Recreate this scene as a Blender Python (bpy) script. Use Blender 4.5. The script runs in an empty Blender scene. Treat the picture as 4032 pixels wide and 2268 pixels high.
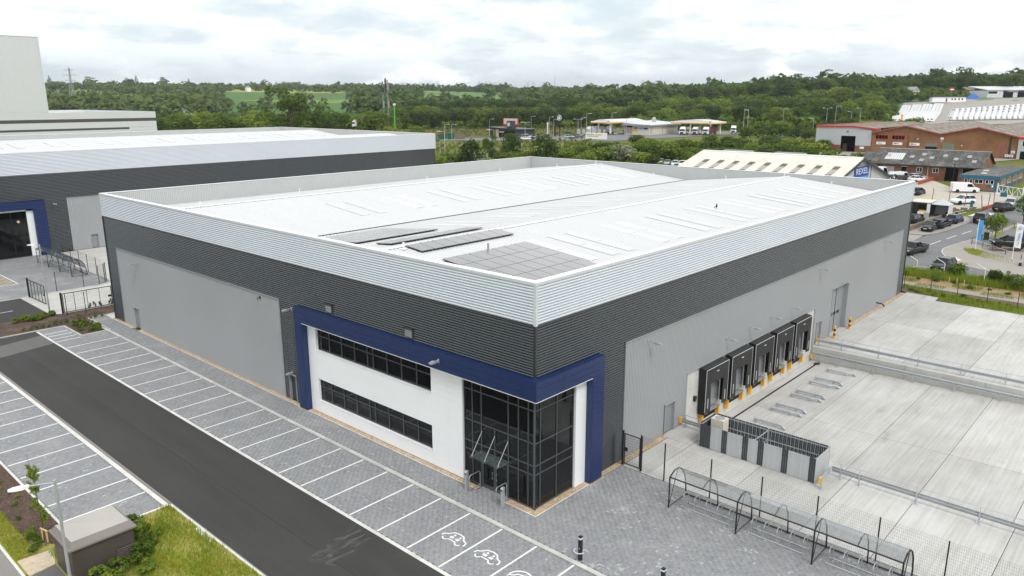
import bpy,math,random
import numpy as np
from mathutils import Vector,Matrix
random.seed(7);RNG=np.random.default_rng(7)
sc=bpy.context.scene
COL=sc.collection
R=math.radians
# ------------------------------------------------------------------ camera, sky, sun, exposure
cam=bpy.data.cameras.new('camera');camo=bpy.data.objects.new('camera',cam);COL.objects.link(camo)
cam.sensor_width=36.0;cam.lens=26.874;cam.clip_start=0.1;cam.clip_end=30000
CR=Vector((0.67230634,-0.74027148,-0.00152253));CU=Vector((0.17926884,0.16081379,0.97056767));CF=Vector((0.71823872,0.65279175,-0.24082374))
CAMP=Vector((-28.959,-24.669,22.197))
camo.matrix_world=Matrix(((CR.x,CU.x,-CF.x,CAMP.x),(CR.y,CU.y,-CF.y,CAMP.y),(CR.z,CU.z,-CF.z,CAMP.z),(0,0,0,1)))
sc.camera=camo
sc.view_settings.view_transform='Standard';sc.view_settings.look='None'
sc.view_settings.exposure=0.72;sc.view_settings.gamma=1.0
SUN_EL,SUN_AZ=R(50),R(-118)
sun=bpy.data.lights.new('sun','SUN');suno=bpy.data.objects.new('sun',sun);COL.objects.link(suno)
sun.energy=1.1;sun.angle=R(18);sun.color=(1.0,0.965,0.92)
sd=Vector((math.cos(SUN_EL)*math.cos(SUN_AZ),math.cos(SUN_EL)*math.sin(SUN_AZ),math.sin(SUN_EL)))
suno.rotation_euler=sd.to_track_quat('Z','Y').to_euler()
class NT:
    """tiny node-tree writer"""
    def __init__(s,nt):s.nt=nt;s.n=nt.nodes;s.l=nt.links
    def add(s,t,**kw):
        nd=s.n.new(t)
        for k,v in kw.items():
            if k=='ins':
                for a,b in v.items():
                    if hasattr(b,'is_output') or b.__class__.__name__.startswith('NodeSocket'):s.l.new(b,nd.inputs[a])
                    else:nd.inputs[a].default_value=b
            else:setattr(nd,k,v)
        return nd
    def math(s,op,a,b=0.0,c=None):
        i={0:a,1:b}
        if c is not None:i[2]=c
        return s.add('ShaderNodeMath',operation=op,ins=i).outputs[0]
    def ramp(s,fac,stops,interp='LINEAR'):
        nd=s.add('ShaderNodeValToRGB',ins={0:fac});cr=nd.color_ramp;cr.interpolation=interp
        while len(cr.elements)<len(stops):cr.elements.new(0.5)
        for e,(p,c) in zip(cr.elements,stops):e.position=p;e.color=(*c,1) if len(c)==3 else c
        return nd.outputs[0]
    def mix(s,f,a,b,mode='MIX'):
        nd=s.add('ShaderNodeMix',data_type='RGBA',blend_type=mode)
        for k,v in ((0,f),(6,a),(7,b)):
            if hasattr(v,'links'):s.l.new(v,nd.inputs[k])
            else:nd.inputs[k].default_value=(*v,1) if isinstance(v,tuple) and len(v)==3 else v
        return nd.outputs[2]
    def noise(s,vec,scale,detail=4,rough=0.55,dist=0.0,out=0):
        nd=s.add('ShaderNodeTexNoise',ins={'Scale':scale,'Detail':detail,'Roughness':rough,'Distortion':dist})
        if vec is not None:s.l.new(vec,nd.inputs['Vector'])
        return nd.outputs[out]
    def mapping(s,vec,scale=(1,1,1),loc=(0,0,0),rot=(0,0,0)):
        return s.add('ShaderNodeMapping',ins={'Vector':vec,'Scale':scale,'Location':loc,'Rotation':rot}).outputs[0]
w=bpy.data.worlds.new('World');sc.world=w;w.use_nodes=True
w.node_tree.nodes.clear();N=NT(w.node_tree)
sky=N.add('ShaderNodeTexSky',sky_type='NISHITA',sun_disc=False,sun_elevation=SUN_EL,sun_rotation=math.pi/2-SUN_AZ,air_density=1.0,dust_density=1.5,ozone_density=1.0)
bg1=N.add('ShaderNodeBackground',ins={'Color':sky.outputs[0],'Strength':0.12})
tc=N.add('ShaderNodeTexCoord').outputs['Generated']
sp=N.add('ShaderNodeSeparateXYZ',ins={0:tc});el=N.math('MAXIMUM',sp.outputs[2],0.0)
dz=N.math('ADD',el,0.17)
cx=N.math('DIVIDE',sp.outputs[0],dz);cy=N.math('DIVIDE',sp.outputs[1],dz)
pv=N.add('ShaderNodeCombineXYZ',ins={0:cx,1:cy,2:0.0}).outputs[0]
n1=N.noise(N.mapping(pv,(1,1,1),(3.1,1.7,0)),0.95,8,0.55,0.2)
n2=N.noise(N.mapping(pv,(1,1,1),(9.1,4.7,2)),2.4,9,0.60,0.15)
dv=N.mapping(tc,(1,1,3.2))
n3=N.noise(dv,8.5,7,0.55,0.15)
low=N.math('SUBTRACT',1.0,N.math('SMOOTH_MIN',N.math('MULTIPLY',el,7.5),1.0,0.2))
base=N.math('ADD',N.math('MULTIPLY',n1,0.54),N.math('MULTIPLY',n2,0.46))
cl=N.ramp(base,[(0.39,(0.47,0.53,0.56)),(0.45,(0.56,0.61,0.635)),(0.485,(0.68,0.71,0.72)),(0.515,(0.88,0.89,0.895)),(0.57,(1.0,1.0,1.0))])
hz=N.ramp(n3,[(0.40,(0.46,0.525,0.56)),(0.52,(0.53,0.585,0.61)),(0.575,(0.64,0.68,0.70)),(0.61,(0.93,0.94,0.94))])
cc=N.mix(low,cl,hz)
bg2=N.add('ShaderNodeBackground',ins={'Color':cc,'Strength':1.0})
cover=N.ramp(base,[(0.30,(0.72,0.72,0.72)),(0.46,(0.97,0.97,0.97))])
mx=N.add('ShaderNodeMixShader',ins={0:cover,1:bg1.outputs[0],2:bg2.outputs[0]})
wo=N.add('ShaderNodeOutputWorld',ins={'Surface':mx.outputs[0]})
sc.cycles.max_bounces=8;sc.cycles.transparent_max_bounces=16;sc.cycles.use_denoising=True
sc.cycles.caustics_reflective=False;sc.cycles.caustics_refractive=False
# ------------------------------------------------------------------ materials
MATS={}
def new_mat(name):
    m=bpy.data.materials.new(name);m.use_nodes=True;m.node_tree.nodes.clear()
    return m,NT(m.node_tree)
def fin(m,n,bsdf):
    n.add('ShaderNodeOutputMaterial',ins={'Surface':bsdf.outputs[0]});MATS[m.name]=m;return m
def P(n,col,rough=0.6,metal=0.0,spec=0.5,bump=None,bs=0.3,bd=0.02,**kw):
    ins={'Base Color':col if not isinstance(col,tuple) else (*col,1),'Roughness':rough,'Metallic':metal,'Specular IOR Level':spec}
    ins.update(kw)
    b=n.add('ShaderNodeBsdfPrincipled',ins=ins)
    if bump is not None:
        bn=n.add('ShaderNodeBump',ins={'Height':bump,'Strength':bs,'Distance':bd});n.l.new(bn.outputs[0],b.inputs['Normal'])
    return b
def S(c,k):return tuple(min(1,x*k) for x in c)
def mat(name,col,rough=0.55,metal=0.0,spec=0.5,var=0.12,scale=0.6,fine=14.0,bump=0.0,streak=None,objvar=0.0):
    """plain painted / cast surface: base colour with broad and fine tonal wear"""
    if name in MATS:return MATS[name]
    m,n=new_mat(name)
    g=n.add('ShaderNodeNewGeometry').outputs['Position']
    a=n.noise(n.mapping(g,streak) if streak else g,scale,5,0.6);b=n.noise(g,fine,3,0.6)
    f=n.math('ADD',n.math('MULTIPLY',a,0.7),n.math('MULTIPLY',b,0.3))
    c=n.ramp(f,[(0.25,S(col,1-var)),(0.75,S(col,1+var))])
    if objvar:
        r=n.add('ShaderNodeObjectInfo').outputs['Random']
        hv=n.add('ShaderNodeHueSaturation',ins={'Value':n.math('ADD',1-objvar,n.math('MULTIPLY',r,2*objvar)),'Color':c});c=hv.outputs[0]
    rr=n.math('ADD',rough-0.06,n.math('MULTIPLY',a,0.12))
    return fin(m,n,P(n,c,rr,metal,spec,b if bump else None,bump))
def foliage(name,cols,trans=0.35,rough=0.65):
    """leaf colour varies by tree (object random) and by leaf clump (colour attribute)"""
    m,n=new_mat(name)
    r=n.add('ShaderNodeObjectInfo').outputs['Random']
    at=n.add('ShaderNodeAttribute',attribute_name='shade').outputs['Fac']
    f=n.math('ADD',n.math('MULTIPLY',r,0.55),n.math('MULTIPLY',at,0.45))
    k=len(cols)-1
    c=n.ramp(f,[(0.08+0.84*i/k,cc) for i,cc in enumerate(cols)])
    d=P(n,c,rough,0,0.25)
    t=n.add('ShaderNodeBsdfTranslucent',ins={'Color':n.mix(0.5,c,(0.18,0.30,0.03))})
    x=n.add('ShaderNodeMixShader',ins={0:trans,1:d.outputs[0],2:t.outputs[0]})
    return fin(m,n,x)
def glass(name,tint=(0.05,0.055,0.06),thru=0.45,rough=0.02,dif=0.25):
    m,n=new_mat(name)
    fr=n.math('ADD',0.045,n.math('MULTIPLY',n.math('POWER',n.add('ShaderNodeLayerWeight',ins={'Blend':0.5}).outputs['Facing'],4.0),0.9))
    tr=n.add('ShaderNodeBsdfTransparent',ins={'Color':(*[thru]*3,1)})
    gl=n.add('ShaderNodeBsdfGlossy',ins={'Color':(0.9,0.93,0.96,1),'Roughness':rough})
    df=n.add('ShaderNodeBsdfDiffuse',ins={'Color':(*tint,1)})
    a=n.add('ShaderNodeMixShader',ins={0:dif,1:tr.outputs[0],2:df.outputs[0]})
    b=n.add('ShaderNodeMixShader',ins={0:n.math('MULTIPLY',fr,0.9),1:a.outputs[0],2:gl.outputs[0]})
    return fin(m,n,b)
    # ------------------------------------------------------------------ mesh helpers
def wloc(o):
    v=Vector((0,0,0))
    while o is not None:v+=o.location;o=o.parent
    return v
class MB:
    def __init__(s):s.v=[];s.f=[];s.shade=None
    def add(s,vs,fs):
        b=len(s.v);s.v+=[tuple(p) for p in vs];s.f+=[tuple(b+i for i in f) for f in fs];return s
    def box(s,x0,y0,z0,x1,y1,z1):
        return s.add([(x0,y0,z0),(x1,y0,z0),(x1,y1,z0),(x0,y1,z0),(x0,y0,z1),(x1,y0,z1),(x1,y1,z1),(x0,y1,z1)],[(3,2,1,0),(4,5,6,7),(0,1,5,4),(1,2,6,5),(2,3,7,6),(3,0,4,7)])
    def cbox(s,c,d,rz=0.0):
        ca,sa=math.cos(rz),math.sin(rz);hx,hy,hz=d[0]/2,d[1]/2,d[2]/2;vs=[]
        for zz in (-hz,hz):
            for a,b in ((-hx,-hy),(hx,-hy),(hx,hy),(-hx,hy)):vs.append((c[0]+a*ca-b*sa,c[1]+a*sa+b*ca,c[2]+zz))
        return s.add(vs,[(3,2,1,0),(4,5,6,7),(0,1,5,4),(1,2,6,5),(2,3,7,6),(3,0,4,7)])
    def hexa(s,p):
        return s.add(p,[(3,2,1,0),(4,5,6,7),(0,1,5,4),(1,2,6,5),(2,3,7,6),(3,0,4,7)])
    def quad(s,*p):return s.add(p,[tuple(range(len(p)))])
    def prism(s,pts,z0,z1):
        n=len(pts)
        return s.add([(a,b,z0) for a,b in pts]+[(a,b,z1) for a,b in pts],[tuple(range(n-1,-1,-1)),tuple(range(n,2*n))]+[(i,(i+1)%n,n+(i+1)%n,n+i) for i in range(n)])
    def extr(s,pts3,vec):
        n=len(pts3);v=Vector(vec)
        return s.add([tuple(p) for p in pts3]+[tuple(Vector(p)+v) for p in pts3],[tuple(range(n-1,-1,-1)),tuple(range(n,2*n))]+[(i,(i+1)%n,n+(i+1)%n,n+i) for i in range(n)])
    def tube(s,pts,r,n=8,caps=True,r1=None):
        pts=[Vector(p) for p in pts];m=len(pts);rings=[]
        for i,p in enumerate(pts):
            d=(pts[min(i+1,m-1)]-pts[max(i-1,0)]).normalized()
            a=d.cross(Vector((0,0,1)))
            if a.length<1e-3:a=Vector((1,0,0))
            a.normalize();b=d.cross(a)
            rr=r if r1 is None else r+(r1-r)*i/(m-1)
            rings.append([tuple(p+rr*(math.cos(t)*a+math.sin(t)*b)) for t in [2*math.pi*k/n for k in range(n)]])
        b0=len(s.v)
        for g in rings:s.v+=g
        for i in range(m-1):
            for k in range(n):s.f.append((b0+i*n+k,b0+i*n+(k+1)%n,b0+(i+1)*n+(k+1)%n,b0+(i+1)*n+k))
        if caps:s.f.append(tuple(b0+k for k in range(n-1,-1,-1)));s.f.append(tuple(b0+(m-1)*n+k for k in range(n)))
        return s
    def cyl(s,p0,p1,r,n=10,r1=None):return s.tube([p0,p1],r,n,True,r1)
    def lathe(s,c,prof,n=12,ax='z'):
        b0=len(s.v);m=len(prof)
        for r,h in prof:
            for k in range(n):
                t=2*math.pi*k/n
                if ax=='z':s.v.append((c[0]+r*math.cos(t),c[1]+r*math.sin(t),c[2]+h))
                elif ax=='y':s.v.append((c[0]+r*math.cos(t),c[1]+h,c[2]+r*math.sin(t)))
                else:s.v.append((c[0]+h,c[1]+r*math.cos(t),c[2]+r*math.sin(t)))
        for i in range(m-1):
            for k in range(n):s.f.append((b0+i*n+k,b0+i*n+(k+1)%n,b0+(i+1)*n+(k+1)%n,b0+(i+1)*n+k))
        s.f.append(tuple(b0+k for k in range(n-1,-1,-1)));s.f.append(tuple(b0+(m-1)*n+k for k in range(n)))
        return s
    def build(s,name,m,parent=None,smooth=False,world=True,bevel=0.0):
        me=bpy.data.meshes.new(name)
        v=s.v
        if parent is not None and world:
            L=wloc(parent)
            if L.length>0:v=[(a-L.x,b-L.y,c-L.z) for a,b,c in v]
        me.from_pydata(v,[],s.f)
        if smooth:me.polygons.foreach_set('use_smooth',[True]*len(me.polygons))
        me.materials.append(MATS[m] if isinstance(m,str) else m)
        if s.shade is not None:
            at=me.attributes.new('shade','FLOAT','FACE');at.data.foreach_set('value',np.asarray(s.shade,dtype=np.float32))
        o=bpy.data.objects.new(name,me);COL.objects.link(o)
        if parent is not None:o.parent=parent
        if bevel:
            bv=o.modifiers.new('bevel','BEVEL');bv.width=bevel;bv.segments=2;bv.limit_method='ANGLE'
        return o
def np_mesh(name,V,F,m,parent=None,shade=None,smooth=False):
    """V (n,3), F (k,4) arrays -> one mesh object, fast"""
    me=bpy.data.meshes.new(name);V=np.asarray(V,np.float32);F=np.asarray(F,np.int32);k=F.shape[1]
    if parent is not None:V=V-np.array(wloc(parent),np.float32)
    me.vertices.add(len(V));me.vertices.foreach_set('co',V.ravel())
    me.loops.add(F.size);me.loops.foreach_set('vertex_index',F.ravel())
    me.polygons.add(len(F));me.polygons.foreach_set('loop_start',np.arange(0,F.size,k,dtype=np.int32));me.polygons.foreach_set('loop_total',np.full(len(F),k,np.int32))
    if smooth:me.polygons.foreach_set('use_smooth',np.ones(len(F),bool))
    me.update(calc_edges=True);me.validate()
    me.materials.append(MATS[m] if isinstance(m,str) else m)
    if shade is not None:
        at=me.attributes.new('shade','FLOAT','FACE');at.data.foreach_set('value',np.asarray(shade,dtype=np.float32))
    o=bpy.data.objects.new(name,me);COL.objects.link(o)
    if parent is not None:o.parent=parent
    return o
def empty(name,loc=(0,0,0),rz=0.0):
    o=bpy.data.objects.new(name,None);COL.objects.link(o);o.location=loc;o.rotation_euler=(0,0,rz);o.empty_display_size=0.2
    return o
def tag(o,label=None,cat=None,group=None,kind=None):
    if label:o['label']=label
    if cat:o['category']=cat
    if group:o['group']=group
    if kind:o['kind']=kind
    return o
def struct(o,label=None):o['kind']='structure';return tag(o,label)
def copy_tree(o,parent=None):
    c=o.copy();COL.objects.link(c);c.parent=parent
    for ch in list(o.children):copy_tree(ch,c)
    return c
USED=set()
def place(proto,loc,rz=0.0,label=None,group=None,scale=None):
    """first call moves the prototype itself, later calls copy it with its parts"""
    if proto.name not in USED:o=proto;USED.add(proto.name)
    else:o=copy_tree(proto)
    o.location=loc;o.rotation_euler=(0,0,rz)
    if scale:o.scale=(scale,)*3 if not isinstance(scale,tuple) else scale
    if label:o['label']=label
    if group:o['group']=group
    return o
def text(body,loc,size,m,parent=None,nrm_az=0.0,ext=0.01,align='CENTER',name='lettering',flat=False,bold=0.0,sx=1.0):
    """lettering standing on a wall that faces azimuth nrm_az (outward), or flat on the ground"""
    cu=bpy.data.curves.new(name,'FONT');cu.body=body;cu.size=size;cu.extrude=ext;cu.align_x=align;cu.align_y='CENTER';cu.offset=bold
    cu.materials.append(MATS[m]);t_=bpy.data.objects.new(name,cu);COL.objects.link(t_);me=bpy.data.meshes.new_from_object(t_.evaluated_get(bpy.context.evaluated_depsgraph_get()));bpy.data.objects.remove(t_);o=bpy.data.objects.new(name,me);COL.objects.link(o)
    L=wloc(parent) if parent is not None else Vector((0,0,0))
    o.location=Vector(loc)-L;o.rotation_euler=(0 if flat else math.pi/2,0,nrm_az+math.pi/2);o.scale=(sx,1,1)
    if parent is not None:o.parent=parent
    return o
class Fc:
    """a facade plane: origin p, horizontal direction u, outward normal n"""
    def __init__(s,p,u,n):s.p=Vector((*p,0)) if len(p)==2 else Vector(p);s.u=Vector((*u,0));s.n=Vector((*n,0))
    def at(s,a,o,z):q=s.p+s.u*a+s.n*o;return (q.x,q.y,q.z+z)
    def box(s,mb,a0,a1,o0,o1,z0,z1):
        if s.u.x*s.n.y-s.u.y*s.n.x<0:a0,a1=a1,a0
        p=[s.at(a0,o0,z0),s.at(a1,o0,z0),s.at(a1,o1,z0),s.at(a0,o1,z0),s.at(a0,o0,z1),s.at(a1,o0,z1),s.at(a1,o1,z1),s.at(a0,o1,z1)]
        return mb.hexa(p)
def corr(F,a0,a1,z0,z1,pitch,depth,o=0.0,vert=False,prof='sine',mb=None):
    """real corrugated sheet on facade F"""
    mb=mb or MB();L=(a1-a0) if vert else (z1-z0);n=max(1,round(L/pitch));p=L/n
    if prof=='sine':pr=[(k/8,0.5-0.5*math.cos(2*math.pi*k/8)) for k in range(8)]
    else:pr=[(0.0,0.0),(0.12,1.0),(0.42,1.0),(0.54,0.0)]
    ts=[((i+t)*p,d*depth) for i in range(n) for t,d in pr]+[(L,0.0)]
    vs=[];fs=[]
    for t,d in ts:
        if vert:vs+=[F.at(a0+t,o+d,z0),F.at(a0+t,o+d,z1)]
        else:vs+=[F.at(a0,o+d,z0+t),F.at(a1,o+d,z0+t)]
    for i in range(len(ts)-1):fs.append((2*i,2*i+1,2*i+3,2*i+2))
    return mb.add(vs,fs)
    # ------------------------------------------------------------------ material library
mat('silver_clad',(0.58,0.62,0.675),0.34,0.25,0.5,0.05,0.12,3.0)
mat('silver_flash',(0.66,0.69,0.73),0.3,0.2,0.5,0.04)
mat('dark_clad',(0.034,0.041,0.046),0.22,0.35,1.0,0.10,0.12,3.0)
mat('grey_clad',(0.36,0.37,0.382),0.40,0.15,0.5,0.06,0.15,4.0)
mat('grey_flash',(0.34,0.352,0.365),0.36,0.2,0.5,0.05)
mat('grey_door',(0.265,0.28,0.295),0.45,0.1,0.5,0.05)
mat('blue_panel',(0.012,0.027,0.102),0.34,0.05,0.5,0.07,0.5,5.0)
mat('white_panel',(0.82,0.83,0.835),0.38,0.0,0.5,0.03,0.4,5.0)
mat('roof_sheet',(0.555,0.56,0.56),0.42,0.0,0.4,0.05,0.35,6.0,streak=(3.0,0.2,1))
mat('roof_dark',(0.10,0.105,0.11),0.5,0.0,0.5,0.1)
mat('rooflight',(0.575,0.58,0.577),0.25,0.0,0.6,0.02)
mat('parapet_inner',(0.46,0.475,0.47),0.5,0.1,0.5,0.06)
mat('cap_white',(0.76,0.77,0.78),0.3,0.0,0.5,0.03)
mat('pv_cell',(0.22,0.214,0.214),0.16,0.0,1.0,0.08,0.5)
mat('black_metal',(0.012,0.012,0.013),0.42,0.0,0.5,0.1)
mat('anthracite',(0.035,0.042,0.046),0.45,0.1,0.5,0.1)
mat('frame_grey',(0.085,0.095,0.102),0.4,0.2,0.5,0.08)
mat('galv',(0.46,0.485,0.51),0.42,0.45,0.5,0.14,1.2,20)
mat('steel',(0.58,0.59,0.60),0.3,0.7,0.5,0.08)
mat('white_paint',(0.80,0.81,0.80),0.5,0,0.4,0.05)
mat('lens_white',(0.75,0.76,0.76),0.25,0,0.5,0.04)
mat('yellow',(0.80,0.42,0.02),0.5,0,0.4,0.1)
mat('black_rubber',(0.014,0.014,0.015),0.7,0,0.3,0.2)
mat('shelter_fabric',(0.022,0.022,0.022),0.6,0,0.4,0.2,1.5)
mat('shelter_side',(0.010,0.010,0.011),0.55,0,0.4,0.2,1.5)
mat('red',(0.55,0.02,0.025),0.45,0,0.4,0.08)
mat('dull_red',(0.36,0.085,0.06),0.6,0,0.4,0.12)
mat('green_light',(0.02,0.5,0.12),0.4,0,0.4,0.05)
mat('conc_light',(0.56,0.555,0.53),0.75,0,0.3,0.16,0.8,10,0.1)
mat('conc_wall',(0.50,0.495,0.465),0.75,0,0.3,0.20,0.9,9,0.15,streak=(1,1,0.25))
mat('kerb',(0.50,0.495,0.47),0.8,0,0.3,0.14,1.5,25,0.1,objvar=0.10)
mat('edge_white',(0.63,0.62,0.59),0.8,0,0.3,0.14,1.5,25,objvar=0.08)
mat('line_white',(0.80,0.80,0.79),0.6,0,0.3,0.09,3.0,40)
mat('line_yellow',(0.72,0.50,0.12),0.6,0,0.3,0.12,3.0,30)
mat('board_dark',(0.050,0.058,0.066),0.6,0,0.4,0.12)
mat('board_light',(0.46,0.475,0.485),0.6,0,0.4,0.06,objvar=0.05)
mat('brown_grp',(0.075,0.062,0.054),0.5,0,0.4,0.1)
mat('grp_roof',(0.40,0.375,0.345),0.6,0,0.4,0.07)
mat('wood_stake',(0.62,0.45,0.20),0.7,0,0.3,0.12)
mat('bark',(0.10,0.075,0.055),0.9,0,0.2,0.25,3)
mat('timber',(0.17,0.12,0.085),0.85,0,0.2,0.2,3)
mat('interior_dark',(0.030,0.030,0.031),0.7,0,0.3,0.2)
mat('interior_floor',(0.05,0.047,0.045),0.6,0,0.3,0.2)
mat('interior_col',(0.22,0.25,0.26),0.6,0,0.3,0.05)
mat('cream',(0.62,0.58,0.49),0.7,0,0.3,0.07)
mat('orange',(0.85,0.36,0.03),0.45,0,0.4,0.05)
mat('tarp_blue',(0.04,0.13,0.42),0.6,0,0.3,0.1)
mat('sign_blue',(0.012,0.065,0.32),0.45,0,0.4,0.04)
mat('sky_blue',(0.06,0.30,0.66),0.45,0,0.4,0.04)
mat('teal_blue',(0.012,0.12,0.20),0.5,0,0.4,0.06)
mat('navy',(0.012,0.02,0.07),0.45,0,0.4,0.06)
mat('logo_green',(0.01,0.14,0.085),0.45,0,0.4,0.04)
mat('skip_green',(0.012,0.11,0.075),0.6,0,0.4,0.12)
mat('pole_green',(0.08,0.50,0.08),0.5,0,0.4,0.06)
mat('rust',(0.16,0.055,0.035),0.7,0,0.3,0.25)
mat('container_red',(0.15,0.035,0.03),0.6,0,0.4,0.15)
mat('ridge_grey',(0.33,0.33,0.32),0.75,0,0.3,0.15)
mat('soffit',(0.72,0.73,0.73),0.5,0,0.4,0.03)
mat('skin',(0.45,0.27,0.19),0.6,0,0.3,0.05)
mat('cloth_dark',(0.02,0.022,0.03),0.8,0,0.2,0.15)
mat('bird_white',(0.40,0.40,0.41),0.8,0,0.2,0.1)
mat('pink_faded',(0.62,0.36,0.33),0.7,0,0.3,0.08)
mat('pebble',(0.50,0.38,0.25),0.8,0,0.3,0.2,20,60,objvar=0.2)
mat('mast_grey',(0.20,0.21,0.21),0.6,0.2,0.4,0.15)
mat('pylon_grey',(0.30,0.32,0.33),0.6,0.2,0.4,0.1)
glass('glass_dark',(0.010,0.011,0.012),0.42)
glass('glass_car',(0.02,0.022,0.025),0.18)
glass('glass_clear',(0.45,0.48,0.48),0.90,dif=0.10)
glass('glass_green',(0.30,0.40,0.37),0.78,dif=0.10)
def mat_blocks():
    m,n=new_mat('paving_block');g=n.add('ShaderNodeNewGeometry').outputs['Position']
    at=n.add('ShaderNodeAttribute',attribute_name='shade').outputs['Fac']
    big=n.noise(g,0.35,5,0.65);mid=n.noise(n.mapping(g,(1,1,1),(40,3,0)),1.3,4,0.6);fi=n.noise(g,30,3,0.6)
    base=n.ramp(at,[(0.0,(0.20,0.206,0.214)),(0.5,(0.262,0.267,0.276)),(0.88,(0.32,0.325,0.33)),(1.0,(0.42,0.425,0.43))])
    base=n.mix(n.ramp(big,[(0.50,(0,0,0)),(0.72,(0.5,0.5,0.5))]),base,(0.36,0.36,0.36))
    base=n.mix(n.ramp(mid,[(0.60,(0,0,0)),(0.75,(0.35,0.35,0.35))]),base,(0.24,0.195,0.165))
    k=n.ramp(n.noise(g,2.6,3,0.6),[(0.62,(1,1,1)),(0.72,(0.72,0.72,0.72))])
    base=n.mix(1.0,base,k,'MULTIPLY')
    fin(m,n,P(n,base,0.82,0,0.3,fi,0.25,0.004))
mat_blocks()
def mat_asphalt(name,dark,light,seam=True):
    m,n=new_mat(name);g=n.add('ShaderNodeNewGeometry').outputs['Position']
    a=n.math('ADD',n.math('MULTIPLY',n.noise(n.mapping(g,(1.0,0.35,1)),0.35,6,0.62),0.6),n.math('MULTIPLY',n.noise(n.mapping(g,(1.6,0.05,1)),0.8,4,0.6),0.4));b=n.noise(g,6,4,0.7);c=n.noise(g,60,2,0.7)
    f=n.math('ADD',n.math('MULTIPLY',a,0.6),n.math('ADD',n.math('MULTIPLY',b,0.25),n.math('MULTIPLY',c,0.15)))
    col=n.ramp(f,[(0.30,dark),(0.70,light)])
    spots=n.ramp(n.noise(g,9,2,0.5),[(0.76,(0,0,0)),(0.80,(0.6,0.6,0.6))]);sm=n.ramp(n.noise(g,0.5,3,0.6),[(0.55,(0,0,0)),(0.7,(1,1,1))])
    col=n.mix(n.math('MULTIPLY',spots,sm),col,(0.22,0.215,0.2))
    fin(m,n,P(n,col,0.85,0,0.35,c,0.35,0.004))
mat_asphalt('asphalt',(0.028,0.0275,0.0265),(0.062,0.060,0.057))
mat_asphalt('street_asphalt',(0.13,0.13,0.132),(0.205,0.205,0.208))
mat_asphalt('path_asphalt',(0.19,0.175,0.165),(0.27,0.25,0.235))
mat_asphalt('patch_asphalt',(0.10,0.098,0.094),(0.15,0.147,0.142))
mat_asphalt('yard_dust',(0.36,0.325,0.275),(0.52,0.475,0.41))
mat_asphalt('pavement_brown',(0.26,0.235,0.21),(0.36,0.335,0.305))
def mat_concrete():
    m,n=new_mat('concrete');g=n.add('ShaderNodeNewGeometry').outputs['Position']
    rnd=n.add('ShaderNodeObjectInfo').outputs['Random']
    br=n.noise(n.mapping(g,(0.18,6.5,1)),1.0,5,0.62)
    bg=n.noise(g,0.16,5,0.62);md=n.noise(n.mapping(g,(0.35,1.1,1)),0.8,5,0.65);fi=n.noise(g,24,3,0.6)
    f=n.math('ADD',n.math('MULTIPLY',br,0.34),n.math('ADD',n.math('MULTIPLY',bg,0.36),n.math('ADD',n.math('MULTIPLY',md,0.22),n.math('MULTIPLY',fi,0.08))))
    col=n.ramp(f,[(0.34,(0.33,0.32,0.298)),(0.47,(0.44,0.43,0.404)),(0.60,(0.535,0.533,0.52)),(0.72,(0.63,0.63,0.62))])
    hv=n.add('ShaderNodeHueSaturation',ins={'Value':n.math('ADD',0.91,n.math('MULTIPLY',rnd,0.18)),'Color':col})
    st=n.ramp(n.noise(n.mapping(g,(0.5,1.6,1),(7,3,0)),0.55,4,0.7),[(0.60,(1,1,1)),(0.74,(0.80,0.79,0.77))])
    fin(m,n,P(n,n.mix(1.0,hv.outputs[0],st,'MULTIPLY'),0.8,0,0.3,br,0.12,0.004))
mat_concrete()
def mat_ground(name,cols,scale=0.4,fine=5.0,bump=0.4):
    m,n=new_mat(name);g=n.add('ShaderNodeNewGeometry').outputs['Position']
    a=n.noise(g,scale,6,0.65);b=n.noise(g,fine,5,0.7)
    f=n.math('ADD',n.math('MULTIPLY',a,0.5),n.math('MULTIPLY',b,0.5));k=len(cols)-1
    col=n.ramp(f,[(0.30+0.40*i/k,c) for i,c in enumerate(cols)])
    fin(m,n,P(n,col,0.95,0,0.15,b,bump,0.05))
mat_ground('mulch',[(0.045,0.03,0.024),(0.10,0.068,0.052),(0.20,0.15,0.12)],0.8,16)
mat_ground('mulch_orange',[(0.15,0.10,0.062),(0.30,0.21,0.125),(0.44,0.33,0.215)],0.6,9)
mat_ground('gravel',[(0.22,0.15,0.09),(0.44,0.33,0.22),(0.66,0.54,0.40)],3,26,0.6)
mat_ground('gravel_pale',[(0.36,0.29,0.20),(0.55,0.46,0.34),(0.72,0.64,0.52)],3,22,0.6)
mat_ground('grass_soil',[(0.15,0.165,0.025),(0.23,0.245,0.035),(0.32,0.28,0.10),(0.42,0.34,0.21)],0.5,5)
mat_ground('verge',[(0.09,0.13,0.018),(0.15,0.20,0.03),(0.24,0.25,0.05)],0.7,5)
mat_ground('rough_verge',[(0.055,0.08,0.014),(0.095,0.11,0.022),(0.13,0.10,0.04),(0.13,0.165,0.024)],0.08,0.5)
mat_ground('soil',[(0.07,0.05,0.035),(0.14,0.10,0.07),(0.24,0.18,0.125)],0.6,7)
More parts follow.
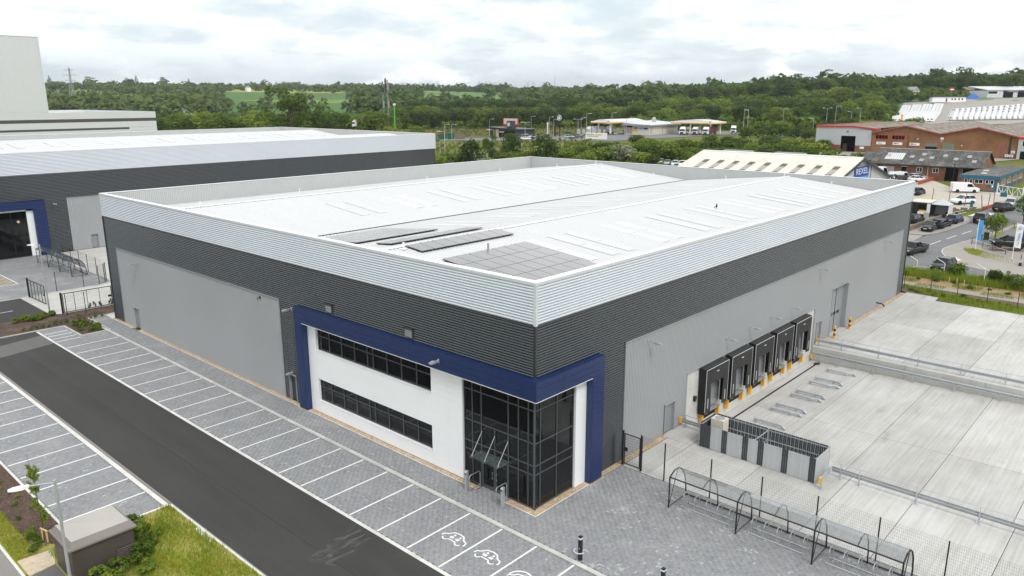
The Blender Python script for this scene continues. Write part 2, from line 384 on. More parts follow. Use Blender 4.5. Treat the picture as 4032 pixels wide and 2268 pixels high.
def mat_fields():
    m,n=new_mat('fields');g=n.add('ShaderNodeNewGeometry').outputs['Position']
    vo=n.add('ShaderNodeTexVoronoi',ins={'Vector':n.mapping(g,(0.0045,0.0031,0)),'Scale':1.0});vr=n.add('ShaderNodeSeparateColor',ins={0:vo.outputs['Color']}).outputs[0]
    fld=n.ramp(vr,[(0.0,(0.075,0.145,0.04)),(0.3,(0.10,0.19,0.055)),(0.55,(0.15,0.22,0.05)),(0.78,(0.09,0.17,0.07)),(0.93,(0.30,0.31,0.06))],'CONSTANT')
    a=n.noise(g,0.05,5,0.65);b=n.noise(g,0.6,4,0.7)
    near=n.ramp(n.math('ADD',n.math('MULTIPLY',a,0.6),n.math('MULTIPLY',b,0.4)),[(0.35,(0.065,0.09,0.018)),(0.5,(0.12,0.145,0.028)),(0.65,(0.18,0.17,0.06))])
    ln=n.add('ShaderNodeVectorMath',operation='LENGTH',ins={0:g}).outputs['Value']
    fld=n.mix(1.0,fld,n.ramp(a,[(0.3,(0.85,0.85,0.85)),(0.7,(1.1,1.1,1.1))]),'MULTIPLY')
    fin(m,n,P(n,n.mix(n.ramp(n.math('DIVIDE',ln,1000.0),[(0.50,(0,0,0)),(0.62,(1,1,1))]),near,fld),0.95,0,0.1))
mat_fields()
foliage('leaf_dark',[(0.022,0.042,0.009),(0.038,0.067,0.012),(0.064,0.098,0.016),(0.105,0.138,0.022)])
foliage('leaf_mid',[(0.046,0.082,0.012),(0.076,0.126,0.016),(0.120,0.178,0.021),(0.185,0.235,0.030)])
foliage('leaf_lime',[(0.105,0.160,0.016),(0.155,0.215,0.022),(0.21,0.265,0.030),(0.27,0.30,0.05)])
foliage('leaf_far',[(0.032,0.056,0.017),(0.052,0.084,0.021),(0.082,0.120,0.026),(0.14,0.17,0.036)],0.25)
foliage('grass_blade',[(0.15,0.23,0.016),(0.24,0.32,0.025),(0.36,0.37,0.04),(0.44,0.38,0.10)],0.3)
foliage('rough_leaf',[(0.10,0.115,0.025),(0.16,0.165,0.035),(0.22,0.185,0.07),(0.15,0.20,0.03)],0.2)
foliage('leaf_grey',[(0.10,0.11,0.09),(0.17,0.18,0.15),(0.26,0.27,0.24)],0.2)
foliage('blossom',[(0.10,0.13,0.04),(0.22,0.24,0.13),(0.42,0.42,0.32)],0.2)
# ------------------------------------------------------------------ terrain
YAW=math.atan2(CF.y,CF.x)
_TX=np.array([-1e5,88,110,144,200,285,340,1e5]);_TZ=np.array([0,0,1.5,3.7,4.6,5.5,5.5,5.5])
_RR=np.array([0,330,420,520,620,700,900,1100,1300,1500,1800,2500,3500,6000,12000])
_TL=np.array([3,3,3,3,4,6,10,17,27,35,43,38,40,55,70.])
_TC=np.array([5,4.5,4,4,8,11,14,20,25.5,31,34,42,37,50,70.])
_TR=np.array([5,5.5,6,7.5,11,22,33,31,30,30,30,35,40,55,70.])
def TH(x,y):
    """ground height of the wider landscape"""
    x=np.asarray(x,float);y=np.asarray(y,float)
    r=np.hypot(x+29,y+25);b=YAW-np.arctan2(y+25,x+29);b=(b+np.pi)%(2*np.pi)-np.pi
    t=np.clip(b/0.40,-1,1)
    L,Cn,Rt=np.interp(r,_RR,_TL),np.interp(r,_RR,_TC),np.interp(r,_RR,_TR)
    far=np.where(t<0,Cn+(L-Cn)*(-t),Cn+(Rt-Cn)*t)
    und=2.2*np.sin(x/170.0+1.3)*np.cos(y/210.0)+1.2*np.sin(x/61.0)*np.sin(y/73.0)
    far=far+und*np.clip((r-450)/600,0,1.2)
    near=np.interp(x,_TX,_TZ)
    k=np.clip((r-300)/120,0,1);k=k*k*(3-2*k)
    return near*(1-k)+far*k
def th(x,y):return float(TH(x,y))
def axis(c0,lo,hi):
    out=[c0];s=4.0;p=c0
    while p<hi:s=max(4.0,0.028*abs(p));p+=s;out.append(p)
    s=4.0;p=c0
    while p>lo:s=max(4.0,0.10*abs(p));p-=s;out.insert(0,p)
    return out
ax=np.array(sorted(set(axis(8,-900,9500)+[7.0,9.0,65.6,67.0])));ay=np.array(sorted(set(axis(-2,-1400,9500)+[0.4,1.4,-60.0,-61.0])))
GX,GY=np.meshgrid(ax,ay,indexing='ij');GZ=TH(GX,GY)-0.12
pit=(GX>8.5)&(GX<66)&(GY<0.5)&(GY>-60.5);GZ=np.where(pit,-2.2,GZ)
ni,nj=GX.shape;idx=np.arange(ni*nj).reshape(ni,nj)
Fq=np.stack([idx[:-1,:-1],idx[1:,:-1],idx[1:,1:],idx[:-1,1:]],-1).reshape(-1,4)
struct(np_mesh('ground',np.stack([GX,GY,GZ],-1).reshape(-1,3),Fq,'fields',smooth=True))
def sheet(name,pts,zt,m,th_=0.10,label=None,parent=None):
    """a thin slab with polygon outline (flat)"""
    o=MB().prism(pts,zt-th_,zt).build(name,m,parent)
    return struct(o,label) if parent is None else o
def drape(name,pts,off,m,nx=24,ny=10,zf=None):
    """four-cornered surface that follows the ground"""
    p=[Vector((*q,0)) for q in pts];V=[];zf=zf or th
    for i in range(nx+1):
        for j in range(ny+1):
            a,b=i/nx,j/ny;q=(p[0]*(1-a)+p[1]*a)*(1-b)+(p[3]*(1-a)+p[2]*a)*b;V.append((q.x,q.y,zf(q.x,q.y)+off))
    k=ny+1;F=[(i*k+j,(i+1)*k+j,(i+1)*k+j+1,i*k+j+1) for i in range(nx) for j in range(ny)]
    return np_mesh(name,V,F,m)
def rect(x0,y0,x1,y1):return [(x0,y0),(x1,y0),(x1,y1),(x0,y1)]
# ------------------------------------------------------------------ car park
sheet('car_park_road',rect(-13.0,-30,-7.28,58.45),0.0,'asphalt')
sheet('road_apron_patch',[(-13.0,51.6),(-7.28,53.0),(-7.28,56.6),(-13.0,55.2)],0.004,'patch_asphalt',0.003)
seam=struct(empty('road_joints'))
for x in (-10.15,):MB().box(x,-30,0.001,x+0.02,58.4,0.0045).build('tar_joint','shelter_side',seam)
def mat_scuff():
    m,n=new_mat('tyre_scuff');g=n.add('ShaderNodeNewGeometry').outputs['Position']
    f=n.noise(n.mapping(g,(0.9,3.2,1),rot=(0,0,0.5)),1.4,6,0.7)
    b=P(n,(0.34,0.335,0.325),0.9,0,0.2);t=n.add('ShaderNodeBsdfTransparent')
    fin(m,n,n.add('ShaderNodeMixShader',ins={0:n.ramp(f,[(0.48,(0,0,0)),(0.85,(0.28,0.28,0.28))]),1:t.outputs[0],2:b.outputs[0]}))
mat_scuff()
MB().prism([(-10.4,4.0),(-7.6,4.6),(-7.5,6.4),(-11.2,5.4)],0.001,0.006).build('dried_mud_marks','tyre_scuff',seam)
FW=0.045
def blocks(rects,zt,keep=None):
    """herringbone concrete blocks 200 x 100 mm, chamfered, sunk joints"""
    W=0.1;out=[]
    for x0,y0,x1,y1 in rects:
        nx,ny=int((x1-x0)/W)+6,int((y1-y0)/W)+6
        p=np.arange(-4,ny+4);q=np.arange(-(ny//4)-4,nx//4+4)
        PP,QQ=np.meshgrid(p,q,indexing='ij');cx=(PP+4*QQ).ravel();cy=PP.ravel()
        for hor in (True,False):
            if hor:X0=x0+cx*W;Y0=y0+cy*W;dx,dy=2*W,W
            else:X0=x0+cx*W;Y0=y0+(cy+1)*W;dx,dy=W,2*W
            mx,my=X0+dx/2,Y0+dy/2
            ok=(mx>x0)&(mx<x1)&(my>y0)&(my<y1)
            if keep is not None:ok&=keep(mx,my)
            out.append(np.stack([X0[ok],Y0[ok],np.full(ok.sum(),dx),np.full(ok.sum(),dy)],-1))
    B=np.concatenate(out);return B
def block_mesh(name,B,zt,parent=None,stuff=True):
    k=len(B);g=0.0025;c=0.006
    lift=RNG.normal(0,0.0012,k)
    x0,y0,x1,y1=B[:,0]+g,B[:,1]+g,B[:,0]+B[:,2]-g,B[:,1]+B[:,3]-g
    V=np.empty((k,8,3),np.float32)
    for i,(a,b) in enumerate(((x0,y0),(x1,y0),(x1,y1),(x0,y1))):
        V[:,i,0]=a;V[:,i,1]=b;V[:,i,2]=zt-0.008
    for i,(a,b) in enumerate(((x0+c,y0+c),(x1-c,y0+c),(x1-c,y1-c),(x0+c,y1-c))):
        V[:,4+i,0]=a;V[:,4+i,1]=b;V[:,4+i,2]=zt+lift
    f=np.array([[4,5,6,7],[0,1,5,4],[1,2,6,5],[2,3,7,6],[3,0,4,7]])
    F=(np.arange(k)[:,None,None]*8+f[None]).reshape(-1,4)
    s=np.clip(RNG.normal(0.45,0.17,k),0,0.9);hot=RNG.random(k)<0.006;s[hot]=1.0
    # drifts where paler blocks from another pallet were laid
    mx,my=B[:,0],B[:,1]
    dr=np.sin(mx*1.1+0.4*my)*np.sin(my*0.9-0.5*mx)+0.5*np.sin(mx*2.7+my*2.1);s=np.where((dr>0.75)&(mx>-2.2)&(my<-3)&(RNG.random(k)<0.45),np.minimum(1.0,s+0.42),s)
    o=np_mesh(name,V.reshape(-1,3),F,'paving_block',parent,np.repeat(s,5))
    if stuff:o['kind']='stuff'
    return o
mat('joint_sand',(0.105,0.10,0.095),0.95,0,0.2,0.2,2)
# paved areas: bed of jointing sand below, blocks on top
bays=struct(empty('parking_bays'))
MB().box(-7.05,-30,-0.14,-2.42,58.2,-0.007).build('jointing_sand','joint_sand',bays)
block_mesh('paving_blocks',blocks([(-7.06,-8.6,-2.42,58.2)],0.0),0.0,bays)
lbays=struct(empty('far_side_bays'))
MB().box(-17.95,15.75,-0.14,-13.45,64,-0.007).build('jointing_sand','joint_sand',lbays)
block_mesh('paving_blocks',blocks([(-17.95,15.75,-13.45,50.0)],0.0),0.0,lbays)
fore=struct(empty('forecourt_paving'))
def keep_fore(x,y):
    a=(x<-0.42)&(y>-0.9)&(y<60)
    b=(y<=-0.45)&(x>=-2.2)&(x<7.75)
    c=(y>-0.45)&(y<=0.0)&(x<-0.36)|((x>=6.0)&(x<7.75)&(y<-0.45))
    door=(y>1.95)&(y<4.1)&(x>=-0.42)&(x<0.1)
    return a|b|c|door
MB().box(-2.16,-30,-0.2,7.8,-0.42,FW-0.007).box(-2.16,-0.42,-0.2,-0.36,59.5,FW-0.007).box(-0.36,1.9,-0.2,0.12,4.15,FW-0.007).build('jointing_sand','joint_sand',fore)
Bf=blocks([(-2.16,-20.0,7.8,59.4)],FW,keep_fore)
# the 300 nearest blocks are laid one by one
dd=np.hypot(Bf[:,0]-0.6,Bf[:,1]+7.6);order=np.argsort(dd);nearB=Bf[order[:300]];restB=Bf[order[300:]]
block_mesh('paving_blocks',restB,FW,fore)
def one_block(dx,dy,s):
    mb=MB();g,c=0.0025,0.006
    mb.add([(g,g,-.06),(dx-g,g,-.06),(dx-g,dy-g,-.06),(g,dy-g,-.06),(g,g,-.007),(dx-g,g,-.007),(dx-g,dy-g,-.007),(g,dy-g,-.007),(g+c,g+c,0),(dx-g-c,g+c,0),(dx-g-c,dy-g-c,0),(g+c,dy-g-c,0)],[(8,9,10,11),(0,1,5,4),(1,2,6,5),(2,3,7,6),(3,0,4,7),(4,5,9,8),(5,6,10,9),(6,7,11,10),(7,4,8,11)])
    mb.shade=[s]*9;o=mb.build('paving_block','paving_block');me=o.data;bpy.data.objects.remove(o);return me
SH=[0.15,0.3,0.42,0.5,0.6,0.78,1.0]
bm_={(h,i):one_block(*((0.2,0.1) if h else (0.1,0.2)),s) for h in (0,1) for i,s in enumerate(SH)}
for x,y,dx,dy in nearB:
    o=bpy.data.objects.new('paving_block',bm_[(1 if dx>0.15 else 0,int(RNG.choice(7,p=[.1,.18,.22,.2,.15,.11,.04])))])
    COL.objects.link(o);o.parent=fore;o.location=(x,y,FW+RNG.normal(0,0.0012))
def stones(name,x0,y0,x1,y1,zt,m='kerb',L=0.915,gap=0.006,h=0.25,cham=0.012):
    """a run of kerb or edging stones, each one laid singly"""
    r=struct(empty(name,((x0+x1)/2,(y0+y1)/2,0)));alongy=(y1-y0)>(x1-x0);tot=(y1-y0) if alongy else (x1-x0);wd=(x1-x0) if alongy else (y1-y0)
    mb=MB();a,b=(wd/2,L/2-gap) if alongy else (L/2-gap,wd/2)
    c=cham
    mb.add([(-a,-b,-h),(a,-b,-h),(a,b,-h),(-a,b,-h),(-a,-b,-c),(a,-b,-c),(a,b,-c),(-a,b,-c),(-a+c,-b+c/2,0),(a-c,-b+c/2,0),(a-c,b-c/2,0),(-a+c,b-c/2,0)],[(8,9,10,11),(0,1,5,4),(1,2,6,5),(2,3,7,6),(3,0,4,7),(4,5,9,8),(5,6,10,9),(6,7,11,10),(7,4,8,11)])
    first=mb.build(name.rstrip('s')+'_stone' if not name.endswith('stone') else name,m);me=first.data;nm=first.name;bpy.data.objects.remove(first)
    n=int(tot/L)
    for i in range(n):
        o=bpy.data.objects.new(nm,me);COL.objects.link(o);o.parent=r
        q=(0,-tot/2+(i+0.5)*L) if alongy else (-tot/2+(i+0.5)*L,0)
        o.location=(*q,zt+RNG.normal(0,0.002))
    return r
stones('footway_kerb',-2.42,-9.0,-2.16,58.2,0.062)
stones('bay_edging',-7.27,-6.0,-7.06,58.2,0.006,'edge_white')
stones('far_bay_edging',-13.45,5.0,-13.19,52.0,0.006,'edge_white')
stones('bed_edging',-18.10,15.75,-17.95,46.0,0.03,'edge_white')
sheet('drain_channel',rect(-13.19,4,-13.0,58.4),0.001,'path_asphalt',0.08)
# painted bay lines
lines=struct(empty('bay_markings'))
def bay_line(x0,y,x1,m='line_white',w=0.1):MB().box(x0,y-w/2,0.0,x1,y+w/2,0.0042).build('bay_line',m,lines)
for k in range(-7,17):bay_line(-7.02,33.75-2.4*k,-2.46)
for y in (56.6,55.5,54.35,53.2):bay_line(-7.02,y,-4.9)
for k in range(0,17):bay_line(-17.85,15.85+2.41*k,-13.5)
# ------------------------------------------------------------------ main warehouse
L1,L2,HT,H2,HB=57.5,66.0,13.04,10.72,7.80
wh=tag(empty('warehouse'),'large new warehouse with silver and charcoal bands and a blue entrance frame','warehouse')
FL=Fc((0,0),(0,1),(-1,0));FR=Fc((0,0),(1,0),(0,-1));FK=Fc((0,L1),(1,0),(0,1));FE=Fc((L2,0),(0,1),(1,0))
PI_=0.155
def bands(root,faces,z0,zs,zt,silver='silver_clad',dark='dark_clad'):
    for F,a0,a1 in faces:
        corr(F,a0,a1,zs+0.02,zt-0.09,PI_,0.044,0.03).build('silver_cladding',silver,root,smooth=True)
        corr(F,a0,a1,z0,zs-0.02,PI_,0.044,0.0).build('dark_cladding',dark,root,smooth=True)
        F.box(MB(),a0,a1,-0.02,0.045,zs-0.025,zs+0.02).build('drip_flashing','dark_clad',root)
bands(wh,[(FL,0.09,L1-0.09),(FR,0.09,L2-0.09)],HB,H2,HT)
for F,a in ((FK,L2),(FE,L1)):
    F.box(MB(),0.2,a-0.2,-0.12,0.03,0.0,HT-0.1).build('rear_wall','dark_clad',wh)
    # corner trims
for x,y in ((0,0),(0,L1),(L2,0)):
    sx=-0.075 if x==0 else -0.095;sy=-0.075 if y==0 else -0.095
    MB().box(x+sx,y+sy,H2-0.01,x+sx+0.17,y+sy+0.17,HT-0.09).build('corner_trim','silver_flash',wh)
    MB().box(x+sx+0.008,y+sy+0.008,0.0 if (x or y) else 7.78,x+sx+0.162,y+sy+0.162,H2-0.012).build('corner_trim','dark_clad',wh)
    # left wall, ground storey
corr(FL,54.95,L1-0.09,0.02,HB,PI_,0.044).build('dark_cladding','dark_clad',wh,smooth=True)
corr(FL,22.45,23.35,0.02,HB,PI_,0.044).build('dark_cladding','dark_clad',wh,smooth=True)
corr(FL,23.35,24.3,2.12,HB,PI_,0.044).build('dark_cladding','dark_clad',wh,smooth=True)
corr(FL,24.3,24.96,0.02,HB,PI_,0.044).build('dark_cladding','dark_clad',wh,smooth=True)
def grey_field(F,a0,a1,z1,holes=()):
    """vertical-ribbed grey cladding with door openings cut out"""
    cuts=sorted({a0,a1,*[h[0] for h in holes],*[h[1] for h in holes]})
    for c0,c1 in zip(cuts,cuts[1:]):
        zz=0.03;h=[q for q in holes if q[0]<=c0+1e-6 and c1<=q[1]+1e-6]
        if h:zz=h[0][2]
        if zz<z1-0.1:corr(F,c0,c1,zz,z1,0.167,0.032,0.02,True,'trap').build('grey_cladding','grey_clad',wh)
    F.box(MB(),a0-0.06,a1+0.06,0.0,0.10,z1,z1+0.07).build('top_flashing','grey_flash',wh)
    for a in (a0,a1):F.box(MB(),a-0.05,a+0.05,-0.01,0.075,0.03,z1-0.003).build('edge_trim','grey_flash',wh)
def steel_door(F,a0,a1,z1,m='grey_door',root=None,z0=0.03,frame=True,rec=0.10):
    root=root or wh
    d=F.box(MB(),a0,a1,-rec-0.05,-rec,z0,z1).build('door',m,root)
    F.box(MB(),a0+0.10,a0+0.20,-rec,-rec+0.05,z0+1.0,z0+1.06).build('handle','steel',d)
    if frame:
        F.box(MB(),a0-0.07,a0,-rec,0.08,z0,z1+0.06).build('door_jamb','grey_flash',root);F.box(MB(),a1,a1+0.07,-rec,0.08,z0,z1+0.06).build('door_jamb','grey_flash',root)
        F.box(MB(),a0-0.12,a1+0.12,-rec,0.14,z1+0.06,z1+0.12).build('door_head','grey_flash',root)
    return d
grey_field(FL,25.0,54.93,7.74,[(51.2,52.2,2.15)])
steel_door(FL,51.2,52.2,2.09)
steel_door(FL,23.42,24.24,2.05,'anthracite')
# right wall, ground storey
corr(FR,5.66,8.36,0.02,HB,PI_,0.044).build('dark_cladding','dark_clad',wh,smooth=True)
corr(FR,63.9,L2-0.09,0.02,HB,PI_,0.044).build('dark_cladding','dark_clad',wh,smooth=True)
grey_field(FR,8.45,63.85,7.74,[(13.3,14.75,2.2),(16.2,39.1,3.68),(39.75,41.05,2.12),(43.15,47.35,4.66)])
steel_door(FR,13.45,14.65,2.1);steel_door(FR,39.85,40.95,2.05)
FR.box(MB(),16.1,39.2,0.0,0.12,3.66,3.73).build('recess_head','grey_flash',wh)
for a in (16.15,39.15):FR.box(MB(),a-0.05,a+0.05,-0.2,0.08,-1.3 if a>20 else 0.0,3.66).build('recess_jamb','grey_flash',wh)
# concrete dock wall in tall panels
for k in range(6):
    a0=16.2+k*3.825;FR.box(MB(),a0+0.006,a0+3.819,-0.25,-0.04,-1.5,3.67).build('dock_wall_panel','conc_light',wh)
    # level-access door, sectional
r=FR.box(MB(),43.15,47.35,-0.42,-0.30,0.0,0.02).build('door_track','grey_door',wh)
for k in range(9):
    o=FR.box(MB(),43.2,47.3,-0.40,-0.33,0.03+k*0.515,0.03+k*0.515+0.507).build('door_panel','grey_door',wh)
    if k==3:
        for a in (44.0,44.9,45.8):FR.box(MB(),a,a+0.62,-0.335,-0.32,1.68,1.98).build('vision_pane','black_rubber',o)
for a in (43.1,47.3):FR.box(MB(),a,a+0.10,-0.42,0.09,0.0,4.70).build('door_jamb','grey_flash',wh)
FR.box(MB(),43.0,47.5,-0.42,0.13,4.66,4.74).build('door_head','grey_flash',wh)
FR.box(MB(),45.2,45.24,-0.34,-0.30,0.03,4.6).build('door_joint','black_rubber',wh)
# blue entrance frame: boards with open joints, over a dark carcass
def blue_run(F,a0,a1,z0,z1,o=0.45,o0=0.0,rows=3,cuts=(),name='blue_board'):
    """horizontal composite boards between given vertical joints"""
    cs=[a0]+[c for c in sorted(cuts) if a0+0.2<c<a1-0.2]+[a1];h=(z1-z0)/rows
    for c0,c1 in zip(cs,cs[1:]):
        for k in range(rows):F.box(MB(),c0+0.006,c1-0.006,o-0.06,o,z0+k*h+0.005,z0+(k+1)*h-0.005).build(name,'blue_panel',wh)
O=0.46
blue_run(FL,-O,22.4,6.70,HB-0.015,O,rows=3,cuts=(18.93,14.35,9.74,6.77))
blue_run(FL,21.52,22.4,0.08,6.70,O,rows=20)
blue_run(FR,-O+0.062,5.66,6.70,HB-0.015,O,rows=3,cuts=(1.9,))
blue_run(FR,4.56,5.66,0.08,6.70,O,rows=20)
MB().box(-O-0.006,-O-0.006,HB-0.015,0.0,22.41,HB+0.012).box(0.0,-O-0.006,HB-0.015,5.67,0.0,HB+0.012).build('blue_capping','blue_panel',wh)
MB().box(-O+0.06,-O+0.06,6.72,0.02,22.36,HB-0.02).box(0.02,-O+0.06,6.72,5.62,0.02,HB-0.02).build('frame_carcass','black_metal',wh)
MB().box(-O+0.06,21.56,0.06,-0.01,22.36,6.72).box(4.60,-O+0.06,0.06,5.62,-0.01,6.72).build('frame_carcass','black_metal',wh)
MB().box(-O+0.01,21.5,0.08,0.0,21.53,6.70).box(-O+0.01,22.39,0.08,0.0,22.42,HB-0.02).build('blue_return','blue_panel',wh)
MB().box(4.53,-O+0.01,0.08,4.56,0.0,6.70).box(5.65,-O+0.01,0.08,5.68,0.0,HB-0.02).build('blue_return','blue_panel',wh)
MB().box(-O+0.002,-O+0.002,6.66,0.1,21.5,6.71).box(0.1,-O+0.002,6.66,4.53,0.1,6.71).build('soffit','soffit',wh)
# white composite wall, panel by panel, around two ribbon windows
WA=[5.62,6.8,8.3,9.73,14.33,18.91,20.46,21.5];WZ=[0.06,0.98,1.83,2.67,3.72,4.80,5.61,6.42,6.68]
for i in range(len(WA)-1):
    for j in range(len(WZ)-1):
        if 8.2<(WA[i]+WA[i+1])/2<20.4 and j in (1,2,5,6):continue
        nr=max(1,round((WZ[j+1]-WZ[j])/0.52));h=(WZ[j+1]-WZ[j])/nr
        for q in range(nr):FL.box(MB(),WA[i]+0.004,WA[i+1]-0.004,-0.12,0.0,WZ[j]+q*h+0.003,WZ[j]+(q+1)*h-0.003).build('wall_panel','white_panel',wh)
FL.box(MB(),5.62,8.28,-0.2,-0.125,0.05,6.7).build('wall_core','white_panel',wh)
MULL=[20.44,19.1,17.65,16.18,14.76,14.16,12.73,11.27,9.82,8.32]
def ribbon(z0,z1,ztr):
    w_=FL.box(MB(),8.3,20.46,-0.26,-0.20,z0,z0+0.05).build('ribbon_window','frame_grey',wh)
    FL.box(MB(),8.3,20.46,-0.26,0.03,z0-0.03,z0-0.005).build('window_sill','white_panel',wh)
    FL.box(MB(),8.26,8.3,-0.25,0.015,z0,z1).build('window_reveal','white_panel',w_);FL.box(MB(),20.46,20.5,-0.25,0.015,z0,z1).build('window_reveal','white_panel',w_)
    FL.box(MB(),8.3,20.46,-0.27,-0.16,z1-0.05,z1).build('head_rail','frame_grey',w_)
    FL.box(MB(),8.3,20.46,-0.27,-0.17,ztr-0.03,ztr+0.03).build('transom','frame_grey',w_)
    for a in MULL:FL.box(MB(),a-0.03,a+0.03,-0.275,-0.155,z0+0.05,z1-0.05).build('mullion','frame_grey',w_)
    for a1,a0 in zip(MULL,MULL[1:]):
        for q0,q1 in ((z0+0.05,ztr-0.03),(ztr+0.03,z1-0.05)):FL.box(MB(),a0+0.03,a1-0.03,-0.225,-0.215,q0,q1).build('pane','glass_dark',w_)
ribbon(4.80,6.42,5.87);ribbon(0.98,2.67,2.08)
# corner curtain wall
cw=MB().box(0.10,0.02,0.04,0.16,5.6,0.12).box(0.12,0.14,0.05,3.52,0.20,0.12).build('curtain_wall','frame_grey',wh)
FG=Fc((0.14,0.14),(0,1),(-1,0));FH=Fc((0.14,0.14),(1,0),(0,-1));MA=[5.42,4.74,4.01,1.91,1.15,0.43,0.02];MX=[0.02,0.44,1.86,3.36];TZ_=[0.10,2.10,2.65,3.97,5.88,6.66]
for a in MA:FG.box(MB(),a-0.028,a+0.028,-0.06,0.05,0.1,6.66).build('mullion','frame_grey',cw)
FG.box(MB(),2.95-0.025,2.95+0.025,-0.06,0.05,2.1,3.97).build('mullion','frame_grey',cw)
for a in MX[1:]:FH.box(MB(),a-0.028,a+0.028,-0.06,0.05,0.1,6.66).build('mullion','frame_grey',cw)
for z in TZ_[1:5]:
    FG.box(MB(),0.0,5.45,-0.05,0.04,z-0.028,z+0.028).build('transom','frame_grey',cw);FH.box(MB(),0.0,3.38,-0.05,0.04,z-0.028,z+0.028).build('transom','frame_grey',cw)
for a1,a0 in zip(MA,MA[1:]):
    for q0,q1 in zip(TZ_,TZ_[1:]):
        if a0==1.91 and q0==0.10:continue
        FG.box(MB(),a0+0.028,a1-0.028,-0.01,0.0,q0+0.02,q1-0.028).build('pane','glass_dark',cw)
for a0,a1 in zip(MX,MX[1:]):
    for q0,q1 in zip(TZ_,TZ_[1:]):FH.box(MB(),a0+0.028,a1-0.028,-0.01,0.0,q0+0.02,q1-0.028).build('pane','glass_dark',cw)
for a0,a1,hs in ((1.94,2.94,1),(2.97,3.98,-1)):
    d=FG.box(FG.box(FG.box(FG.box(MB(),a0,a0+0.09,-0.04,0.02,0.03,2.07),a1-0.09,a1,-0.04,0.02,0.03,2.07),a0+0.09,a1-0.09,-0.04,0.02,0.03,0.25),a0+0.09,a1-0.09,-0.04,0.02,1.98,2.07).build('entrance_door','frame_grey',wh)
    FG.box(MB(),a0+0.09,a1-0.09,-0.015,-0.005,0.25,1.98).build('pane','glass_dark',d)
    hx=a1-0.14 if hs>0 else a0+0.14
    MB().tube([FG.at(hx,0.02,0.82),FG.at(hx,0.10,0.82),FG.at(hx,0.10,1.22),FG.at(hx,0.02,1.22)],0.018,6).build('pull_handle','steel',d)
cp=MB().box(-0.95,1.86,2.33,0.08,4.17,2.352).build('glass_canopy','glass_green',wh)
for y in (4.02,3.0,1.98):
    MB().tube([(0.08,y+0.06,3.56),(-0.82,y+0.02,2.37)],0.017,6).build('tie_rod','steel',cp);MB().box(-0.95,y-0.02,2.29,0.08,y+0.02,2.327).build('canopy_bracket','steel',cp);MB().cyl((-0.82,y,2.36),(-0.82,y,2.40),0.05,8).build('clamp','steel',cp)
    # white pier right of the glass and left jamb
for k in range(13):MB().box(3.56,-0.03,0.06+k*0.51,4.53,0.25,0.06+(k+1)*0.51-0.006).build('pier_panel','white_panel',wh)
MB().box(0.0,5.56,0.05,0.25,5.61,6.68).build('wall_jamb','silver_flash',wh)
# room behind the glass: floors, back wall, columns
it=MB().box(0.25,0.25,-0.05,7.0,21.4,0.03).build('office_floor','interior_floor',wh)
MB().box(0.45,0.45,3.05,7.0,21.4,3.55).build('upper_floor','interior_dark',wh);MB().box(0.05,0.05,6.72,7.0,21.6,6.80).build('office_ceiling','interior_dark',wh)
MB().box(7.0,0.2,0,7.1,21.5,6.7).box(3.6,0.26,0.0,7.0,0.36,6.7).box(0.2,21.4,0,7.0,21.5,6.7).build('office_wall','interior_dark',wh)
for x,y in ((0.72,0.72),(0.75,5.2),(3.2,0.75),(0.8,13.9),(0.8,20.2)):
    MB().box(x-0.13,y-0.13,0.03,x+0.13,y+0.13,3.05).box(x-0.13,y-0.13,3.55,x+0.13,y+0.13,6.7).build('column','interior_col',wh)
for y in (2.2,7.5,11.2,16.4,19.0):MB().tube([(1.0,y,2.9),(4.5,y-1.2,2.9)],0.05,5).build('ceiling_strip','interior_col',wh)
# ------------------------------------------------------------------ roof
def roof_slope(root,x0,x1,ya,za,yb,zb,pitch=0.333):
    n=round((x1-x0)/pitch);p=(x1-x0)/n;V=[];F=[]
    for i in range(n):
        for t,d in ((0,0),(0.08,0.036),(0.2,0.036),(0.28,0)):V+=[(x0+(i+t)*p,ya,za+d),(x0+(i+t)*p,yb,zb+d)]
    V+=[(x1,ya,za),(x1,yb,zb)];k=len(V)//2
    F=[(2*i,2*i+2,2*i+3,2*i+1) for i in range(k-1)]
    return np_mesh('roof_sheeting',V,F,'roof_sheet',root)
RY=[0.3,14.4,28.7,43.1,57.2];RZ=[11.22,12.66,11.20,12.66,11.22]
def rz_at(y):return float(np.interp(y,RY,RZ))
MB().box(0.05,0.05,10.6,L2-0.05,L1-0.05,11.0).build('roof_deck','roof_dark',wh)
roof_slope(wh,0.35,L2-0.35,0.3,11.22,14.4,12.66);roof_slope(wh,0.35,L2-0.35,28.62,11.21,14.4,12.66)
roof_slope(wh,0.35,L2-0.35,28.95,11.23,43.1,12.66);roof_slope(wh,0.35,L2-0.35,57.2,11.22,43.1,12.66)
for y in (14.4,43.1):MB().add([(0.35,y-0.28,12.675),(L2-0.35,y-0.28,12.675),(0.35,y,12.72),(L2-0.35,y,12.72),(0.35,y+0.28,12.675),(L2-0.35,y+0.28,12.675)],[(0,1,3,2),(2,3,5,4)]).build('ridge_capping','cap_white',wh)
MB().box(0.35,28.60,11.05,L2-0.35,28.97,11.12).build('valley_gutter','roof_dark',wh)
for y,dy in ((14.4,-0.29),(14.4,0.29),(43.1,-0.29),(43.1,0.29)):
    mb=MB()
    for i in range(0,196):mb.box(0.45+i*0.3333,y+dy-0.012,12.63,0.45+i*0.3333+0.14,y+dy+0.012,12.668)
    mb.build('profile_filler','roof_dark',wh)
